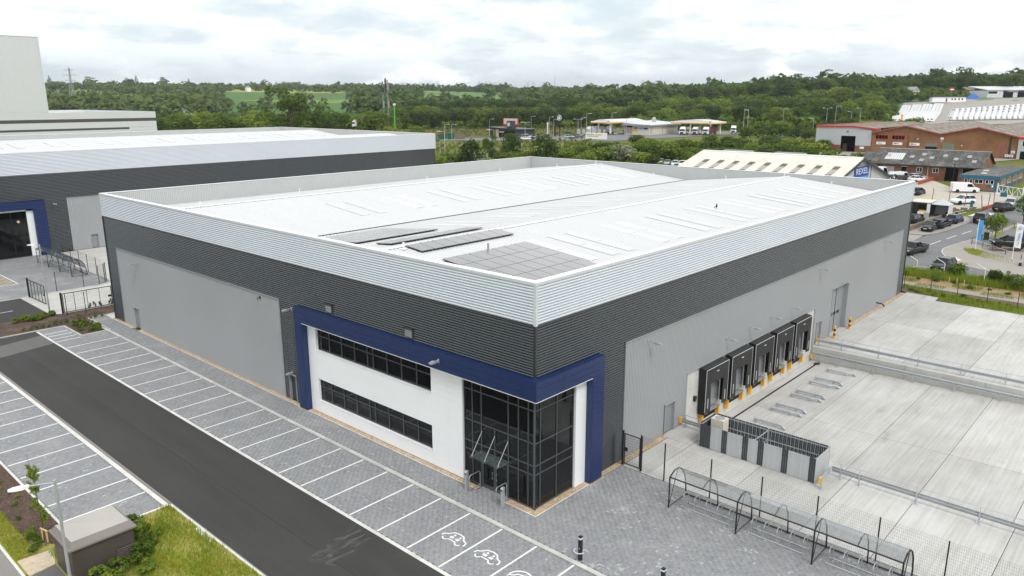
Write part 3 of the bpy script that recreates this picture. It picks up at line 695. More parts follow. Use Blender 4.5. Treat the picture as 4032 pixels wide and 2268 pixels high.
    # parapets: inner lining and capping
FLi=Fc((0.3,0.3),(0,1),(1,0));FRi=Fc((0.3,0.3),(1,0),(0,1));FKi=Fc((0.3,L1-0.3),(1,0),(0,-1));FEi=Fc((L2-0.3,0.3),(0,1),(-1,0))
for F,a in ((FLi,L1-0.6),(FRi,L2-0.6),(FKi,L2-0.6),(FEi,L1-0.6)):corr(F,0,a,11.0,HT-0.05,0.2,0.03,0,True,'trap').build('parapet_lining','parapet_inner',wh)
for x0,y0,x1,y1 in ((-0.08,-0.08,0.36,L1+0.08),(0.36,-0.08,L2+0.08,0.36),(0.36,L1-0.36,L2+0.08,L1+0.08),(L2-0.36,0.36,L2+0.08,L1-0.36)):MB().box(x0,y0,HT-0.03,x1,y1,HT).build('parapet_capping','cap_white',wh)
MB().box(-0.085,-0.085,HT-0.17,-0.055,L1+0.08,HT-0.032).box(-0.055,-0.085,HT-0.17,L2+0.08,-0.055,HT-0.032).build('parapet_fascia','silver_flash',wh)
# rooflights: profiled translucent sheets in pairs, proud of the roof
def sheet_on_slope(name,x0,x1,ya,yb,m,root,lift=0.040,t=0.01,ribs=True):
    mb=MB();za,zb=rz_at(ya)+lift,rz_at(yb)+lift
    mb.hexa([(x0,ya,za-t),(x1,ya,za-t),(x1,yb,zb-t),(x0,yb,zb-t),(x0,ya,za),(x1,ya,za),(x1,yb,zb),(x0,yb,zb)])
    if ribs:
        for k in range(3):
            xr=x0+0.14+k*0.333;mb.hexa([(xr,ya,za),(xr+0.07,ya,za),(xr+0.07,yb,zb),(xr,yb,zb),(xr+0.02,ya,za+0.012),(xr+0.05,ya,za+0.012),(xr+0.05,yb,zb+0.012),(xr+0.02,yb,zb+0.012)])
    return mb.build(name,m,root)
rlx=[c for k in range(8) for c in (13.85+6.55*k,15.85+6.55*k) if c<62]
for x in rlx+[11.3]:
    for ya,yb in ((4.9,7.82),(7.88,10.8)):
        sheet_on_slope('rooflight',x,x+1.0,ya,yb,'rooflight',wh)
for x in rlx:
    for ya,yb in ((18.0,20.92),(20.98,23.9),(33.0,35.92),(35.98,38.9),(47.5,50.4),(50.46,53.4)):
        sheet_on_slope('rooflight',x,x+1.0,ya,yb,'rooflight',wh)
        # ridge and slope fixings: safety-line posts and vent pipes
for x,y in ((64.0,8.5),(64.2,14.4),(63.8,22),(64.0,33),(64.2,43.1),(63.5,50),(55,57.0-3),(20,53),(40,53.5),(2.7,13.7),(3.3,43.0)):
    z=rz_at(y);MB().box(x-0.2,y-0.2,z+0.03,x+0.2,y+0.2,z+0.06).cyl((x,y,z+0.05),(x,y,z+0.42),0.05,8).cyl((x,y,z+0.40),(x,y,z+0.48),0.08,8).build('safety_post','cap_white',wh)
MB().cyl((7.36,10.5,rz_at(10.5)),(7.36,10.5,rz_at(10.5)+0.5),0.07,10).build('vent_pipe','ridge_grey',wh)
# photovoltaic arrays
pm=MB().box(-0.532,-0.812,0.12,0.532,0.812,0.155).build('solar_panel','pv_cell');pme=pm.data;bpy.data.objects.remove(pm)
mat('pv_rail_gap_shade',(0.03,0.03,0.03),0.5,0,0.5,0.05)  # near-black of the rails, also the painted shade between panels
cmb=MB()
for a in (-0.35,0.35):cmb.box(a-0.03,0.80,0.12,a+0.03,0.85,0.175)
cl_=cmb.build('clamp','steel');clm=cl_.data;bpy.data.objects.remove(cl_)
def pv(x0,y0,nx,ny,up,label):
    s=1 if up else -1;ang=math.atan2(1.44,14.1)*s
    r=empty('solar_array',(x0,y0,rz_at(y0)+0.02));r.rotation_euler=(ang,0,0);tag(r,label,'solar array','solar arrays on the warehouse roof')
    for i in range(nx):
        for j in range(ny):
            o=bpy.data.objects.new('solar_panel',pme);COL.objects.link(o);o.parent=r;o.location=(0.55+i*1.11,0.83+j*1.68,0)
            c=bpy.data.objects.new('clamp',clm);COL.objects.link(c);c.parent=o
    bk=MB().box(0.0,0.0,0.085,nx*1.11,ny*1.68-0.02,0.112).build('gap_shade_sheet','pv_rail_gap_shade',None);bk.parent=r  # added dark sheet, paints the shade seen in the panel gaps
    for j in range(ny):
        for q in (0.35,1.3):
            rl=MB().box(-0.1,j*1.68+q-0.02,0.04,nx*1.11+0.1,j*1.68+q+0.02,0.084).build('mounting_rail','pv_rail_gap_shade',None);rl.parent=r
    return r
pv(2.97,1.95,7,5,True,'large grey solar array of seven by five panels nearest the warehouse corner')
pv(3.10,12.36,8,1,True,'single row of eight grey solar panels just below the near roof ridge')
pv(3.10,15.50,8,1,False,'pale single row of solar panels just beyond the near roof ridge')
pv(3.05,19.25,7,4,False,'pale four-row solar array down in the roof valley')
# louvres in the dark band
for a in (18.55,10.15):
    lv=FL.box(MB(),a-0.36,a+0.36,0.02,0.10,7.98,8.55).build('louvre_vent','frame_grey',wh)
    FL.box(MB(),a-0.40,a+0.40,0.02,0.16,8.55,8.60).build('louvre_hood','anthracite',lv)
    for k in range(8):FL.box(MB(),a-0.30+k*0.078,a-0.26+k*0.078,0.10,0.12,8.02,8.45).build('louvre_slat','ridge_grey',lv)
    # ------------------------------------------------------------------ service yard
def slab(root,name,pts,zf,m='concrete',t=0.2):
    """one cast bay of concrete; zf gives the surface height"""
    n=len(pts);top=[(a,b,zf(a,b)) for a,b in pts];bot=[(a,b,zf(a,b)-t) for a,b in pts]
    return MB().add(bot+top,[tuple(range(n-1,-1,-1)),tuple(range(n,2*n))]+[(i,(i+1)%n,n+(i+1)%n,n+i) for i in range(n)]).build(name,m,root)
def bay_grid(root,xs,ys,zf,gap=0.018,m='concrete'):
    for x0,x1 in zip(xs,xs[1:]):
        for y0,y1 in zip(ys,ys[1:]):slab(root,'concrete_bay',[(x0+gap,y0+gap),(x1-gap,y0+gap),(x1-gap,y1-gap),(x0+gap,y1-gap)],zf,m)
yard=struct(empty('service_yard'))
pz=lambda x,y:-1.32+0.018*(-y)
flat=lambda x,y:0.0
bay_grid(yard,[16.22,25.6,39.2],[-34.0,-29.2,-24.4,-19.6,-14.7,-10.25,-5.4,-0.95],pz)
bay_grid(yard,[16.22,39.2],[-0.80,0.2],pz)
bay_grid(yard,[39.55,52.0,64.6],[-34,-29,-24.5,-19.5,-17.0,-12.25,-7.55,-2.65],flat)
bay_grid(yard,[39.55,52.0,66.9],[-2.65,-0.42],flat)
slab(yard,'concrete_bay',[(64.62,-3.95),(67.1,-3.95),(67.8,-0.1),(66.9,-0.1),(66.9,-2.6),(64.62,-2.6)],flat)
bay_grid(yard,[7.86,15.85],[-30,-25,-20,-15.2,-11.6,-6.9,-2.2],flat)
bay_grid(yard,[7.86,13.28],[-2.2,-0.45],flat);bay_grid(yard,[13.28,15.85],[-2.2,0.1],flat);bay_grid(yard,[43.05,47.5],[-0.42,0.4],flat);bay_grid(yard,[39.55,41.2],[-0.42,0.15],flat)
MB().box(7.86,-30,-0.3,15.85,-0.45,-0.05).box(39.56,-34,-0.3,66,-0.45,-0.05).build('sub_base','joint_sand',yard)
MB().hexa([(16.2,-34,pz(0,-34)-0.3),(39.2,-34,pz(0,-34)-0.3),(39.2,0.2,pz(0,0.2)-0.3),(16.2,0.2,pz(0,0.2)-0.3),(16.2,-34,pz(0,-34)-0.03),(39.2,-34,pz(0,-34)-0.03),(39.2,0.2,pz(0,0.2)-0.03),(16.2,0.2,pz(0,0.2)-0.03)]).build('sub_base','joint_sand',yard)
# drain slot along the docks
dc=struct(MB().box(16.3,-0.95,-1.36,38.2,-0.80,-1.318).build('drain_slot','black_rubber'))
MB().box(38.1,-1.15,-1.36,38.75,-0.65,-1.29).build('gully_grate','black_metal',dc)
# retaining walls
wall=tag(empty('retaining_wall',(39.35,-10,-1.3)),'grey cast concrete wall between the sunken dock apron and the upper yard','wall')
ys=[-34,-27.0,-20.0,-14.0,-8.0,-4.0,0.0]
for y0,y1 in zip(ys,ys[1:]):MB().box(39.2,y0+0.01,-1.6,39.52,y1-0.01,0.02).build('wall_section','conc_wall',wall)
wall2=tag(empty('retaining_wall',(16.0,-10,-1.3)),'low concrete wall under the near crash barrier beside the bin store','wall')
for y0,y1 in zip(ys,ys[1:]):MB().box(15.86,y0+0.01,-1.6,16.2,y1-0.01,0.035).build('wall_section','conc_wall',wall2)
# ------------------------------------------------------------------ dock shelters
def dock(k):
    c=19.62+3.92*k;hw=1.675;y0,y1=-0.62,-0.05;zt,zb=3.58,0.12
    wd=['first','second','third','fourth','fifth'][k]
    r=tag(empty('dock_shelter',(c,-0.05,-1.3)),f'black dock shelter, {wd} of five along the dock wall counting from the bin store','dock shelter','dock shelters')
    for s,nm in ((-1,'side_panel'),(1,'side_panel')):
        x=c+s*hw;MB().box(min(x,x-s*0.06),y0+0.015,zb+(0.0 if s<0 else 0.12),max(x,x-s*0.06),y1,zt-0.03).build(nm,'shelter_side',r)
    tp=MB().add([(c-hw,y0,zt-0.04),(c+hw,y0,zt-0.04),(c+hw,y1,zt+0.05),(c-hw,y1,zt+0.05),(c-hw,y0,zt-0.09),(c+hw,y0,zt-0.09),(c+hw,y1,zt-0.03),(c-hw,y1,zt-0.03)],[(0,1,2,3),(7,6,5,4),(4,5,1,0),(5,6,2,1),(6,7,3,2),(7,4,0,3)]).build('top_cover','shelter_fabric',r)
    MB().box(c-hw+0.02,y0-0.005,2.34,c+hw-0.02,y0+0.012,zt-0.09).build('head_curtain','shelter_fabric',r)
    for s in (-1,1):
        a,b=c+s*hw,c+s*0.95;bot=0.30 if s>0 else 0.22
        MB().extr([(a-s*0.02,y0-0.002,bot),(b-s*0.12,y0-0.002,bot),(b,y0-0.002,2.36),(a-s*0.02,y0-0.002,2.36)],(0,0.012,0)).build('side_curtain','shelter_fabric',r)
        MB().box(c+s*1.28-0.028,y0-0.012,0.55,c+s*1.28+0.028,y0-0.004,1.30).build('guide_stripe','white_paint',r)
        MB().box(a-0.012,y0-0.008,0.35,a+0.012,y0+0.01,zt-0.06).build('edge_trim','white_paint',r)
        MB().box(c+s*1.22-0.10,-0.28,-0.80,c+s*1.22+0.10,-0.04,-0.04).build('dock_bumper','yellow',r)
    MB().box(c-hw,y0-0.01,zt-0.085,c+hw,y0+0.005,zt-0.055).build('edge_trim','white_paint',r)
    MB().box(c-0.16,y0-0.014,3.08,c+0.16,y0-0.006,3.13).build('dock_number_plate','white_paint',r)
    for q in range(6):MB().box(c-1.45,0.005,0.1+q*0.5,c+1.45,0.035,0.1+q*0.5+0.492).build('door_panel','grey_flash',r)
    MB().box(c-1.05,-0.02,-0.62,c+1.05,0.03,0.06).build('leveller_pit','black_rubber',r)
    MB().box(c-1.0,-0.42,0.03,c+1.0,-0.03,0.07).build('leveller_lip','grey_flash',r)
    MB().box(c-1.5,y0+0.05,0.14,c-1.18,y0+0.20,0.28).build('bumper_hook','yellow',r)
    return r
for k in range(5):dock(k)
tl=tag(MB().box(17.35,-0.16,1.25,17.55,0.035,1.62).build('dock_signal','black_metal'),'small black signal box with a green light beside the first dock shelter','signal light')
MB().lathe((17.45,-0.185,1.36),[(0.07,0.0),(0.07,0.03)],10,'y').build('lamp','green_light',tl)
# wheel guides on the apron
def wheel_guide(xa,xb,lab):
    r=tag(empty('wheel_guide',(xa,-3.5,pz(0,-3.5))),lab,'wheel guide','galvanised wheel guides')
    pts=[(xa,-2.32,pz(0,-2.3)+0.22),(xa,-3.9,pz(0,-3.9)+0.22),(xb,-4.55,pz(0,-4.5)+0.22),(xb,-4.76,pz(0,-4.7)+0.04)]
    MB().tube(pts,0.085,8).build('guide_rail','galv',r)
    for x,y in ((xa,-2.45),(xa,-3.9),(xb,-4.5)):MB().box(x-0.10,y-0.10,pz(0,y),x+0.10,y+0.10,pz(0,y)+0.02).box(x-0.04,y-0.04,pz(0,y)+0.02,x+0.04,y+0.04,pz(0,y)+0.16).build('foot','galv',r)
WG=[(22.5,22.4,'first pair'),(25.3,25.45,'second pair'),(26.38,26.3,'second pair'),(29.15,29.35,'third pair'),(30.25,30.15,'third pair'),(32.95,33.25,'fourth pair'),(34.2,34.05,'fourth pair'),(36.9,37.15,'fifth pair')]
for i,(xa,xb,pr) in enumerate(WG):wheel_guide(xa,xb,f"galvanised wheel guide on the apron, {['nearest', 'second', 'third', 'fourth', 'fifth', 'sixth', 'seventh', 'farthest'][i]} from the bin store")
# ------------------------------------------------------------------ crash barriers with handrail
def wbeam(mb,p0,p1,z,side=1):
    """W-section steel beam between two points"""
    a,b=Vector((*p0,z)),Vector((*p1,z));d=(b-a).normalized();n=Vector((-d.y,d.x,0))*side
    pr=[(-0.155,0.0),(-0.13,0.07),(-0.06,0.07),(-0.03,0.0),(0.03,0.0),(0.06,0.07),(0.13,0.07),(0.155,0.0)]
    V=[];
    for q in (a,b):
        for h,o in pr:V.append(tuple(q+n*o+Vector((0,0,h))))
    k=len(pr);F=[(i,i+1,k+i+1,k+i) for i in range(k-1)]
    return mb.add(V,F)
def barrier(name,pts,posts,z0,lab,hand=True,side=1,ends=(True,False),zfun=None,rail_h=0.52,hr=0.98):
    r=tag(empty(name,(*pts[0],z0)),lab,'crash barrier','galvanised crash barriers')
    zz=zfun or (lambda x,y:z0)
    for p,q in zip(pts,pts[1:]):
        mb=MB();wbeam(mb,p,q,(zz(*p)+zz(*q))/2+rail_h,side);mb.build('barrier_beam','galv',r)
    for x,y in posts:
        z=zz(x,y);MB().box(x-0.05,y-0.04,z,x+0.05,y+0.04,z+rail_h+0.16).build('post','galv',r);MB().box(x-0.14,y-0.14,z,x+0.14,y+0.14,z+0.02).build('base_plate','galv',r)
        if hand:MB().cyl((x,y,z+rail_h+0.1),(x,y,z+hr),0.022,6).build('handrail_post','galv',r)
    if hand:MB().tube([(x,y,zz(x,y)+hr) for x,y in pts if True],0.022,6).build('handrail','galv',r)
    d=(Vector((*pts[1],0))-Vector((*pts[0],0))).normalized();e=Vector((*pts[0],0))
    if ends[0]:
        q=e-d*0.08;MB().cbox((q.x,q.y,z0+rail_h),(0.2,0.12,0.40),math.atan2(d.y,d.x)).build('end_cap','yellow',r)
    return r
barrier('crash_barrier',[(39.72,-0.35),(39.66,-34)],[(39.74,-0.45+0.03),(39.7,-2.48),(39.68,-5.65),(39.68,-8.84),(39.66,-12.07),(39.66,-15.25),(39.66,-18.4),(39.66,-21.6)],0.0,'steel crash barrier with handrail along the top of the yard retaining wall',True,-1)
barrier('crash_barrier',[(38.82,-0.3),(38.82,-34)],[(38.72,-2.55),(38.72,-5.62),(38.72,-8.8),(38.72,-11.95),(38.72,-15.16),(38.72,-18.3),(38.72,-21.5)],-1.32,'steel crash barrier along the foot of the yard retaining wall',False,-1,zfun=pz)
barrier('crash_barrier',[(13.25,-10.65),(15.15,-10.6)],[(13.2,-10.72)],0.0,'short return of the near crash barrier beside the bin store with a yellow end',False,1)
barrier('crash_barrier',[(15.15,-10.6),(15.0,-34)],[(15.18,-11.12),(15.12,-12.22),(15.1,-15.33),(15.1,-18.45),(15.1,-21.6)],0.0,'long steel crash barrier with handrail running along the near edge of the sunken apron',True,1,(False,False))
barrier('crash_barrier',[(15.35,-0.25),(15.35,-2.5)],[(15.5,-0.5),(15.5,-2.2)],0.0,'short crash barrier and handrail between the warehouse wall and the bin store',True,1)
# ------------------------------------------------------------------ bin store (slatted compound)
bs=tag(empty('bin_store',(14.65,-6.4,0)),'slatted compound of charcoal and grey boards with open top beside the docks','bin store')
X0,X1,Y0,Y1,HB_=13.5,15.75,-10.2,-2.58,1.62
def board(x,y,alongx,dark,n):
    mb=MB();(mb.box(x,y-0.01,0.06,x+0.115,y+0.01,HB_) if alongx else mb.box(x-0.01,y,0.06,x+0.01,y+0.115,HB_)).build('board','board_dark' if dark else 'board_light',bs)
ny=int((Y1-Y0)/0.128)
dk=lambda i:i<3 or i>=ny-6 or i in (13,14,15) or i in (25,26,27) or i in (33,34,35) or i in (44,45,46)
for i in range(ny):board(X0,Y0+i*0.128,False,dk(i),i)
for i in range(ny):board(X1,Y0+i*0.128,False,True,i)
nx=int((X1-X0)/0.128)
for i in range(nx):board(X0+0.02+i*0.128,Y0,True,False,i)
for i in range(nx):board(X0+0.02+i*0.128,Y1,True,True,i)
for x in (X0+0.05,X1-0.05):
    for z in (0.25,0.85,1.5):MB().box(x-0.02,Y0+0.03,z-0.03,x+0.02,Y1-0.03,z+0.03).build('rail','galv',bs)
for y in (Y0+0.05,Y1-0.05,-6.3):
    for z in (0.85,1.5):MB().box(X0+0.05,y-0.02,z-0.03,X1-0.05,y+0.02,z+0.03).build('rail','galv',bs)
for i in range(30):MB().box(X1-0.075,Y0+0.1+i*0.255,0.06,X1-0.045,Y0+0.13+i*0.255,1.62).build('upright','galv',bs)
for x in (X0+0.05,X1-0.05):
    for y in (Y0+0.05,Y1-0.05,-6.3):MB().box(x-0.04,y-0.04,0,x+0.04,y+0.04,1.62).build('post','galv',bs)
for y in (-3.5,-5.5,-6.1,-9.1):
    for z in (0.2,1.48):MB().box(X0-0.035,y-0.06,z,X0-0.012,y+0.06,z+0.05).build('hinge','steel',bs)
ac=tag(MB().box(14.55,-3.75,0.08,15.3,-2.85,1.72).build('condenser_unit','cream',bevel=0.01),'cream air-conditioning unit with a roof fan standing inside the bin store','air conditioner')
MB().lathe((14.92,-3.3,1.72),[(0.33,0),(0.33,0.02),(0.28,0.02),(0.28,0.006),(0.0,0.008)],16).build('fan_grille','ridge_grey',ac)
MB().box(14.535,-3.65,0.35,14.549,-3.2,1.0).build('side_grille','black_metal',ac)
# ------------------------------------------------------------------ mesh fence, gate, bike shelters
def mesh_panel(mb,p0,p1,z0,z1,nv,nh,r=0.004):
    a,b=Vector(p0),Vector(p1)
    for i in range(1,nv):
        q=a+(b-a)*i/nv;mb.tube([(q.x,q.y,z0),(q.x,q.y,z1)],r,3,False)
    for j in range(nh+1):
        z=z0+(z1-z0)*j/nh;mb.tube([(a.x,a.y,z),(b.x,b.y,z)],r,3,False)
    return mb
def fence(name,pts,h,lab,nv=26,nh=12,z0=0.03,mesh=True,m='black_metal',r=0.0032,group=None,zf=None):
    R_=tag(empty(name,(*pts[0],z0)),lab,'fence',group);zz=zf or (lambda x,y:z0)
    for x,y in pts:MB().box(x-0.03,y-0.03,zz(x,y)-0.05,x+0.03,y+0.03,zz(x,y)+h+0.03).build('fence_post',m,R_)
    if mesh:
        for a,b in zip(pts,pts[1:]):
            za=(zz(*a)+zz(*b))/2;mb=MB();mesh_panel(mb,(*a,0),(*b,0),za+0.05,za+h,nv,nh,r);mb.build('mesh_panel',m,R_)
    return R_
fp=[(7.93,-1.72)]+[(7.9-0.035*i,-3.4-3.02*i) for i in range(7)]
fence('mesh_fence',fp,2.35,'black weldmesh fence between the bike shelters and the concrete yard',34,14)
g=tag(empty('pedestrian_gate',(8.0,-0.38,0)),'black mesh pedestrian gate beside the blue frame column','gate')
for y in (-0.38,-1.72):MB().box(7.94,y-0.05,0.03,8.04,y+0.05,2.3).build('gate_post','black_metal',g)
gf=MB().box(7.97,-1.62,0.12,8.01,-0.48,0.17).box(7.97,-1.62,2.1,8.01,-0.48,2.15).box(7.97,-1.62,0.17,8.01,-1.57,2.1).box(7.97,-0.53,0.17,8.01,-0.48,2.1).build('gate_frame','black_metal',g)
mb=MB();mesh_panel(mb,(7.99,-1.57,0),(7.99,-0.53,0),0.17,2.1,16,11,0.006);mb.build('gate_mesh','black_metal',g)
MB().box(7.93,-0.75,1.0,7.97,-0.55,1.25).build('gate_lock','black_metal',gf)
def bike_shelter(x0,y1,n,lab,bay=4.0,dpt=1.9,rot=0.0,h=1.98,m='black_metal',roofm='glass_clear',flip=1):
    """arched clear-roof shelter; front posts on x0, runs towards -y"""
    r=empty('bike_shelter',(x0,y1,0.04),rot);tag(r,lab,'bike shelter')
    def b(mb,name,mm):o=mb.build(name,mm,None);o.parent=r;return o
    arc=[(0.0,h-0.12),(0.25*dpt,h+0.12),(0.5*dpt,h+0.10),(0.72*dpt,h-0.18),(0.88*dpt,h-0.65),(0.97*dpt,h-1.3),(dpt,0.0)]
    arc=[(a*flip,z) for a,z in arc]
    for i in range(n+1):
        y=-i*bay
        b(MB().cyl((0,y,0),(0,y,h-0.1),0.042,8),'post',m);b(MB().tube([(a,y,z) for a,z in arc],0.04,7),'arched_rib',m)
        b(MB().cyl((0,y,0.06),(dpt*flip,y,0.06),0.022,6),'floor_tie',m);b(MB().cyl((0.02,y,0.1),(0.42*dpt*flip,y,h+0.02),0.022,6),'brace',m)
        if i<n:
            b(MB().tube([(a,y-bay/2,z) for a,z in arc],0.036,7),'arched_rib',m)
            mb=MB()
            for (a0,z0),(a1,z1) in zip(arc,arc[1:-1]):
                mb.hexa([(a0,y-0.04,z0+0.035),(a1,y-0.04,z1+0.035),(a1,y-bay+0.04,z1+0.035),(a0,y-bay+0.04,z0+0.035),(a0,y-0.04,z0+0.041),(a1,y-0.04,z1+0.041),(a1,y-bay+0.04,z1+0.041),(a0,y-bay+0.04,z0+0.041)])
            b(mb,'roof_sheet',roofm)
            b(MB().cyl((0,y,h-0.12),(0,y-bay,h-0.12),0.04,6),'eaves_rail',m);b(MB().cyl((dpt*flip,y,0.08),(dpt*flip,y-bay,0.08),0.04,6),'rear_rail',m)
            k=tag(empty('cycle_rack',(0,0,0)),None);k.parent=r
            k.location=(0,y,0)
            for xx in (0.55,1.15):o=MB().cyl((xx*flip,-0.45,0.05),(xx*flip,-3.4,0.05),0.022,6).build('rack_rail','steel',None);o.parent=k
            for q in range(5):
                yy=-0.6-q*0.68
                o=MB().tube([(0.55*flip,yy,0.05),(0.55*flip,yy,0.66),(0.62*flip,yy,0.80),(0.78*flip,yy,0.86),(0.96*flip,yy,0.84),(1.12*flip,yy,0.74),(1.15*flip,yy,0.05)],0.025,6).build('hoop','steel',None);o.parent=k
    return r
bike_shelter(5.32,-5.27,3,'long arched bike shelter of three bays on the dark paving by the fence')
# ------------------------------------------------------------------ entrance furniture
for x,y,s in ((-0.81,4.51,'left'),(-0.83,1.62,'right')):
    b=tag(empty('access_bollard',(x,y,FW)),f'grey square bollard on the {s} of the glazed entrance doors','bollard','entrance bollards')
    MB().box(x-0.10,y-0.08,FW,x+0.10,y+0.08,FW+1.12).build('body','galv',b,bevel=0.01);MB().add([(x-0.10,y-0.08,FW+1.12),(x+0.10,y-0.08,FW+1.12),(x+0.10,y+0.08,FW+1.12),(x-0.10,y+0.08,FW+1.12),(x-0.04,y-0.08,FW+1.2),(x+0.1,y-0.08,FW+1.2),(x+0.1,y+0.08,FW+1.2),(x-0.04,y+0.08,FW+1.2)],[(4,5,6,7),(0,1,5,4),(1,2,6,5),(2,3,7,6),(3,0,4,7)]).build('cap','galv',b)
    MB().box(x-0.11,y-0.05,FW+0.98,x-0.098,y+0.05,FW+1.08).build('reader_panel','black_metal',b)
for y,s in ((4.22,'left'),(2.1,'right')):
    h=tag(empty('guard_hoop',(-0.4,y,FW)),f'steel guard hoop on the {s} of the entrance doors','guard rail','entrance hoops')
    MB().tube([(-0.86,y,FW),(-0.86,y,FW+0.88),(-0.80,y,FW+0.97),(-0.72,y,FW+1.0),(-0.10,y,FW+1.0),(-0.02,y,FW+0.97),(0.02,y,FW+0.88),(0.02,y,FW)],0.028,8).build('hoop','steel',h);MB().cyl((-0.86,y,FW+0.12),(0.02,y,FW+0.12),0.024,8).build('lower_bar','steel',h)
def charger(x,y,lab):
    c=tag(empty('charging_post',(x,y,FW)),lab,'charging post','car charging posts')
    MB().box(x-0.085,y-0.085,FW,x+0.085,y+0.085,FW+1.16).build('body','black_metal',c,bevel=0.012)
    MB().box(x-0.088,y-0.088,FW+1.16,x+0.088,y+0.088,FW+1.24).build('light_band','lens_white',c);MB().box(x-0.085,y-0.085,FW+1.24,x+0.085,y+0.085,FW+1.30).build('cap','black_metal',c)
    MB().box(x-0.092,y-0.05,FW+0.75,x-0.084,y+0.05,FW+1.05).build('display','navy',c);MB().cyl((x-0.084,y,FW+0.66),(x-0.096,y,FW+0.66),0.022,8).build('button','lens_white',c)
    MB().tube([(x+0.20*math.cos(t)-0.14,y+0.26*math.sin(t),FW+0.55) for t in np.linspace(1.25,5.0,12)],0.018,6).build('guard_ring','white_paint',c)
    for t in (1.25,5.0):MB().cyl((x+0.20*math.cos(t)-0.14,y+0.26*math.sin(t),FW),(x+0.20*math.cos(t)-0.14,y+0.26*math.sin(t),FW+0.55),0.012,6).build('guard_leg','galv',c)
charger(-1.96,-4.65,'black car charging post with a white ring guard beside the kerb')
charger(-2.0+0.5,-9.05,'black car charging post cut off by the bottom edge of the picture')
# painted symbols on the bays: two car-share cars, one electric car
sym=struct(empty('bay_symbols'))
def stroke(pts,w=0.085,closed=False,z=0.0045):
    mb=MB();P_=[Vector((*p,0)) for p in pts];n=len(P_)
    rng=range(n if closed else n-1)
    L=[];Rr=[]
    for i in range(n):
        a=P_[(i-1)%n] if (closed or i>0) else P_[i];b=P_[(i+1)%n] if (closed or i<n-1) else P_[i]
        d=(b-a).normalized();q=Vector((-d.y,d.x,0))*w/2;L.append(P_[i]+q);Rr.append(P_[i]-q)
    for i in rng:
        j=(i+1)%n;mb.add([(*L[i].xy,z),(*L[j].xy,z),(*Rr[j].xy,z),(*Rr[i].xy,z)],[(0,1,2,3)])
    return mb
def car_symbol(cx,cy,elec=False):
    T_=lambda a,b:(cx+b,cy-a)
    out=[(-0.80,-0.12),(-0.76,0.08),(-0.56,0.20),(-0.40,0.44),(-0.05,0.52),(0.28,0.46),(0.50,0.22),(0.74,0.14),(0.82,-0.02),(0.80,-0.16)]
    if elec:
        stroke([T_(0.62*math.cos(t)-0.05,0.62*math.sin(t)-0.25) for t in np.linspace(0.2,3.5,16)],0.09).build('painted_arc','line_white',sym)
        stroke([T_(a*0.8,b*0.8-0.35) for a,b in out],0.08).build('painted_outline','line_white',sym);return
    stroke([T_(a,b) for a,b in out[:5]],0.085).build('painted_outline','line_white',sym);stroke([T_(a,b) for a,b in out[4:]],0.085).build('painted_outline','line_white',sym)
    wheel=lambda wx,t0=3.14,t1=6.28:[T_(wx+0.17*math.cos(t),-0.18+0.15*math.sin(t)) for t in np.linspace(t0,t1,9)]
    for wx in (-0.45,0.45):stroke(wheel(wx),0.075).build('painted_wheel','line_white',sym)
    stroke([T_(-0.26,-0.16),T_(0.26,-0.16)],0.075).build('painted_sill','line_white',sym)
    for hx in (-0.2,0.2):
        MB().add([(*T_(hx+0.07*math.cos(t),0.28+0.07*math.sin(t)),0.0045) for t in np.linspace(0,6.28,11)[:-1]],[tuple(range(10))]).build('painted_head','line_white',sym)
        MB().add([(*T_(hx-0.13,-0.02),0.0045),(*T_(hx+0.13,-0.02),0.0045),(*T_(hx+0.11,0.15),0.0045),(*T_(hx-0.11,0.15),0.0045)],[(0,1,2,3)]).build('painted_torso','line_white',sym)
car_symbol(-4.83,1.36);car_symbol(-4.83,-1.03);car_symbol(-4.85,-3.45,True)
# ------------------------------------------------------------------ gravel strips with stones
def gravel_strip(name,rects,zt,n_per=130,edge=None,m='gravel'):
    r=struct(empty(name))
    for x0,y0,x1,y1 in rects:MB().box(x0,y0,-0.15,x1,y1,zt-0.012).build('gravel_bed',m,r)
    V=[];F=[];sh=[]
    ico=np.array([(0,0,1),(0.9,0,0.1),(0.28,0.85,0.1),(-0.73,0.53,0.1),(-0.73,-0.53,0.1),(0.28,-0.85,0.1)]);fi=[(0,1,2),(0,2,3),(0,3,4),(0,4,5),(0,5,1)]
    for x0,y0,x1,y1 in rects:
        n=int((x1-x0)*(y1-y0)*n_per)
        for _ in range(n):
            s=RNG.uniform(0.022,0.05);t=RNG.uniform(0,6.28);c,q=math.cos(t),math.sin(t)
            P_=ico*np.array([s,s*RNG.uniform(0.6,1),s*0.7]);P_=np.stack([P_[:,0]*c-P_[:,1]*q,P_[:,0]*q+P_[:,1]*c,P_[:,2]],-1)+np.array([RNG.uniform(x0+0.03,x1-0.03),RNG.uniform(y0+0.03,y1-0.03),zt-0.015])
            b=len(V)*6;V.append(P_);F+=[(b+i,b+j,b+k) for i,j,k in fi];sh+=[RNG.random()]*5
    o=np_mesh('gravel_stones',np.concatenate(V),F,'pebble_var',r,sh);o['kind']='stuff'
    return r
def mat_pebble():
    m,n=new_mat('pebble_var');at=n.add('ShaderNodeAttribute',attribute_name='shade').outputs['Fac']
    fin(m,n,P(n,n.ramp(at,[(0,(0.28,0.19,0.11)),(0.4,(0.46,0.34,0.21)),(0.75,(0.60,0.49,0.35)),(1,(0.72,0.66,0.56))]),0.8,0,0.3))
mat_pebble()
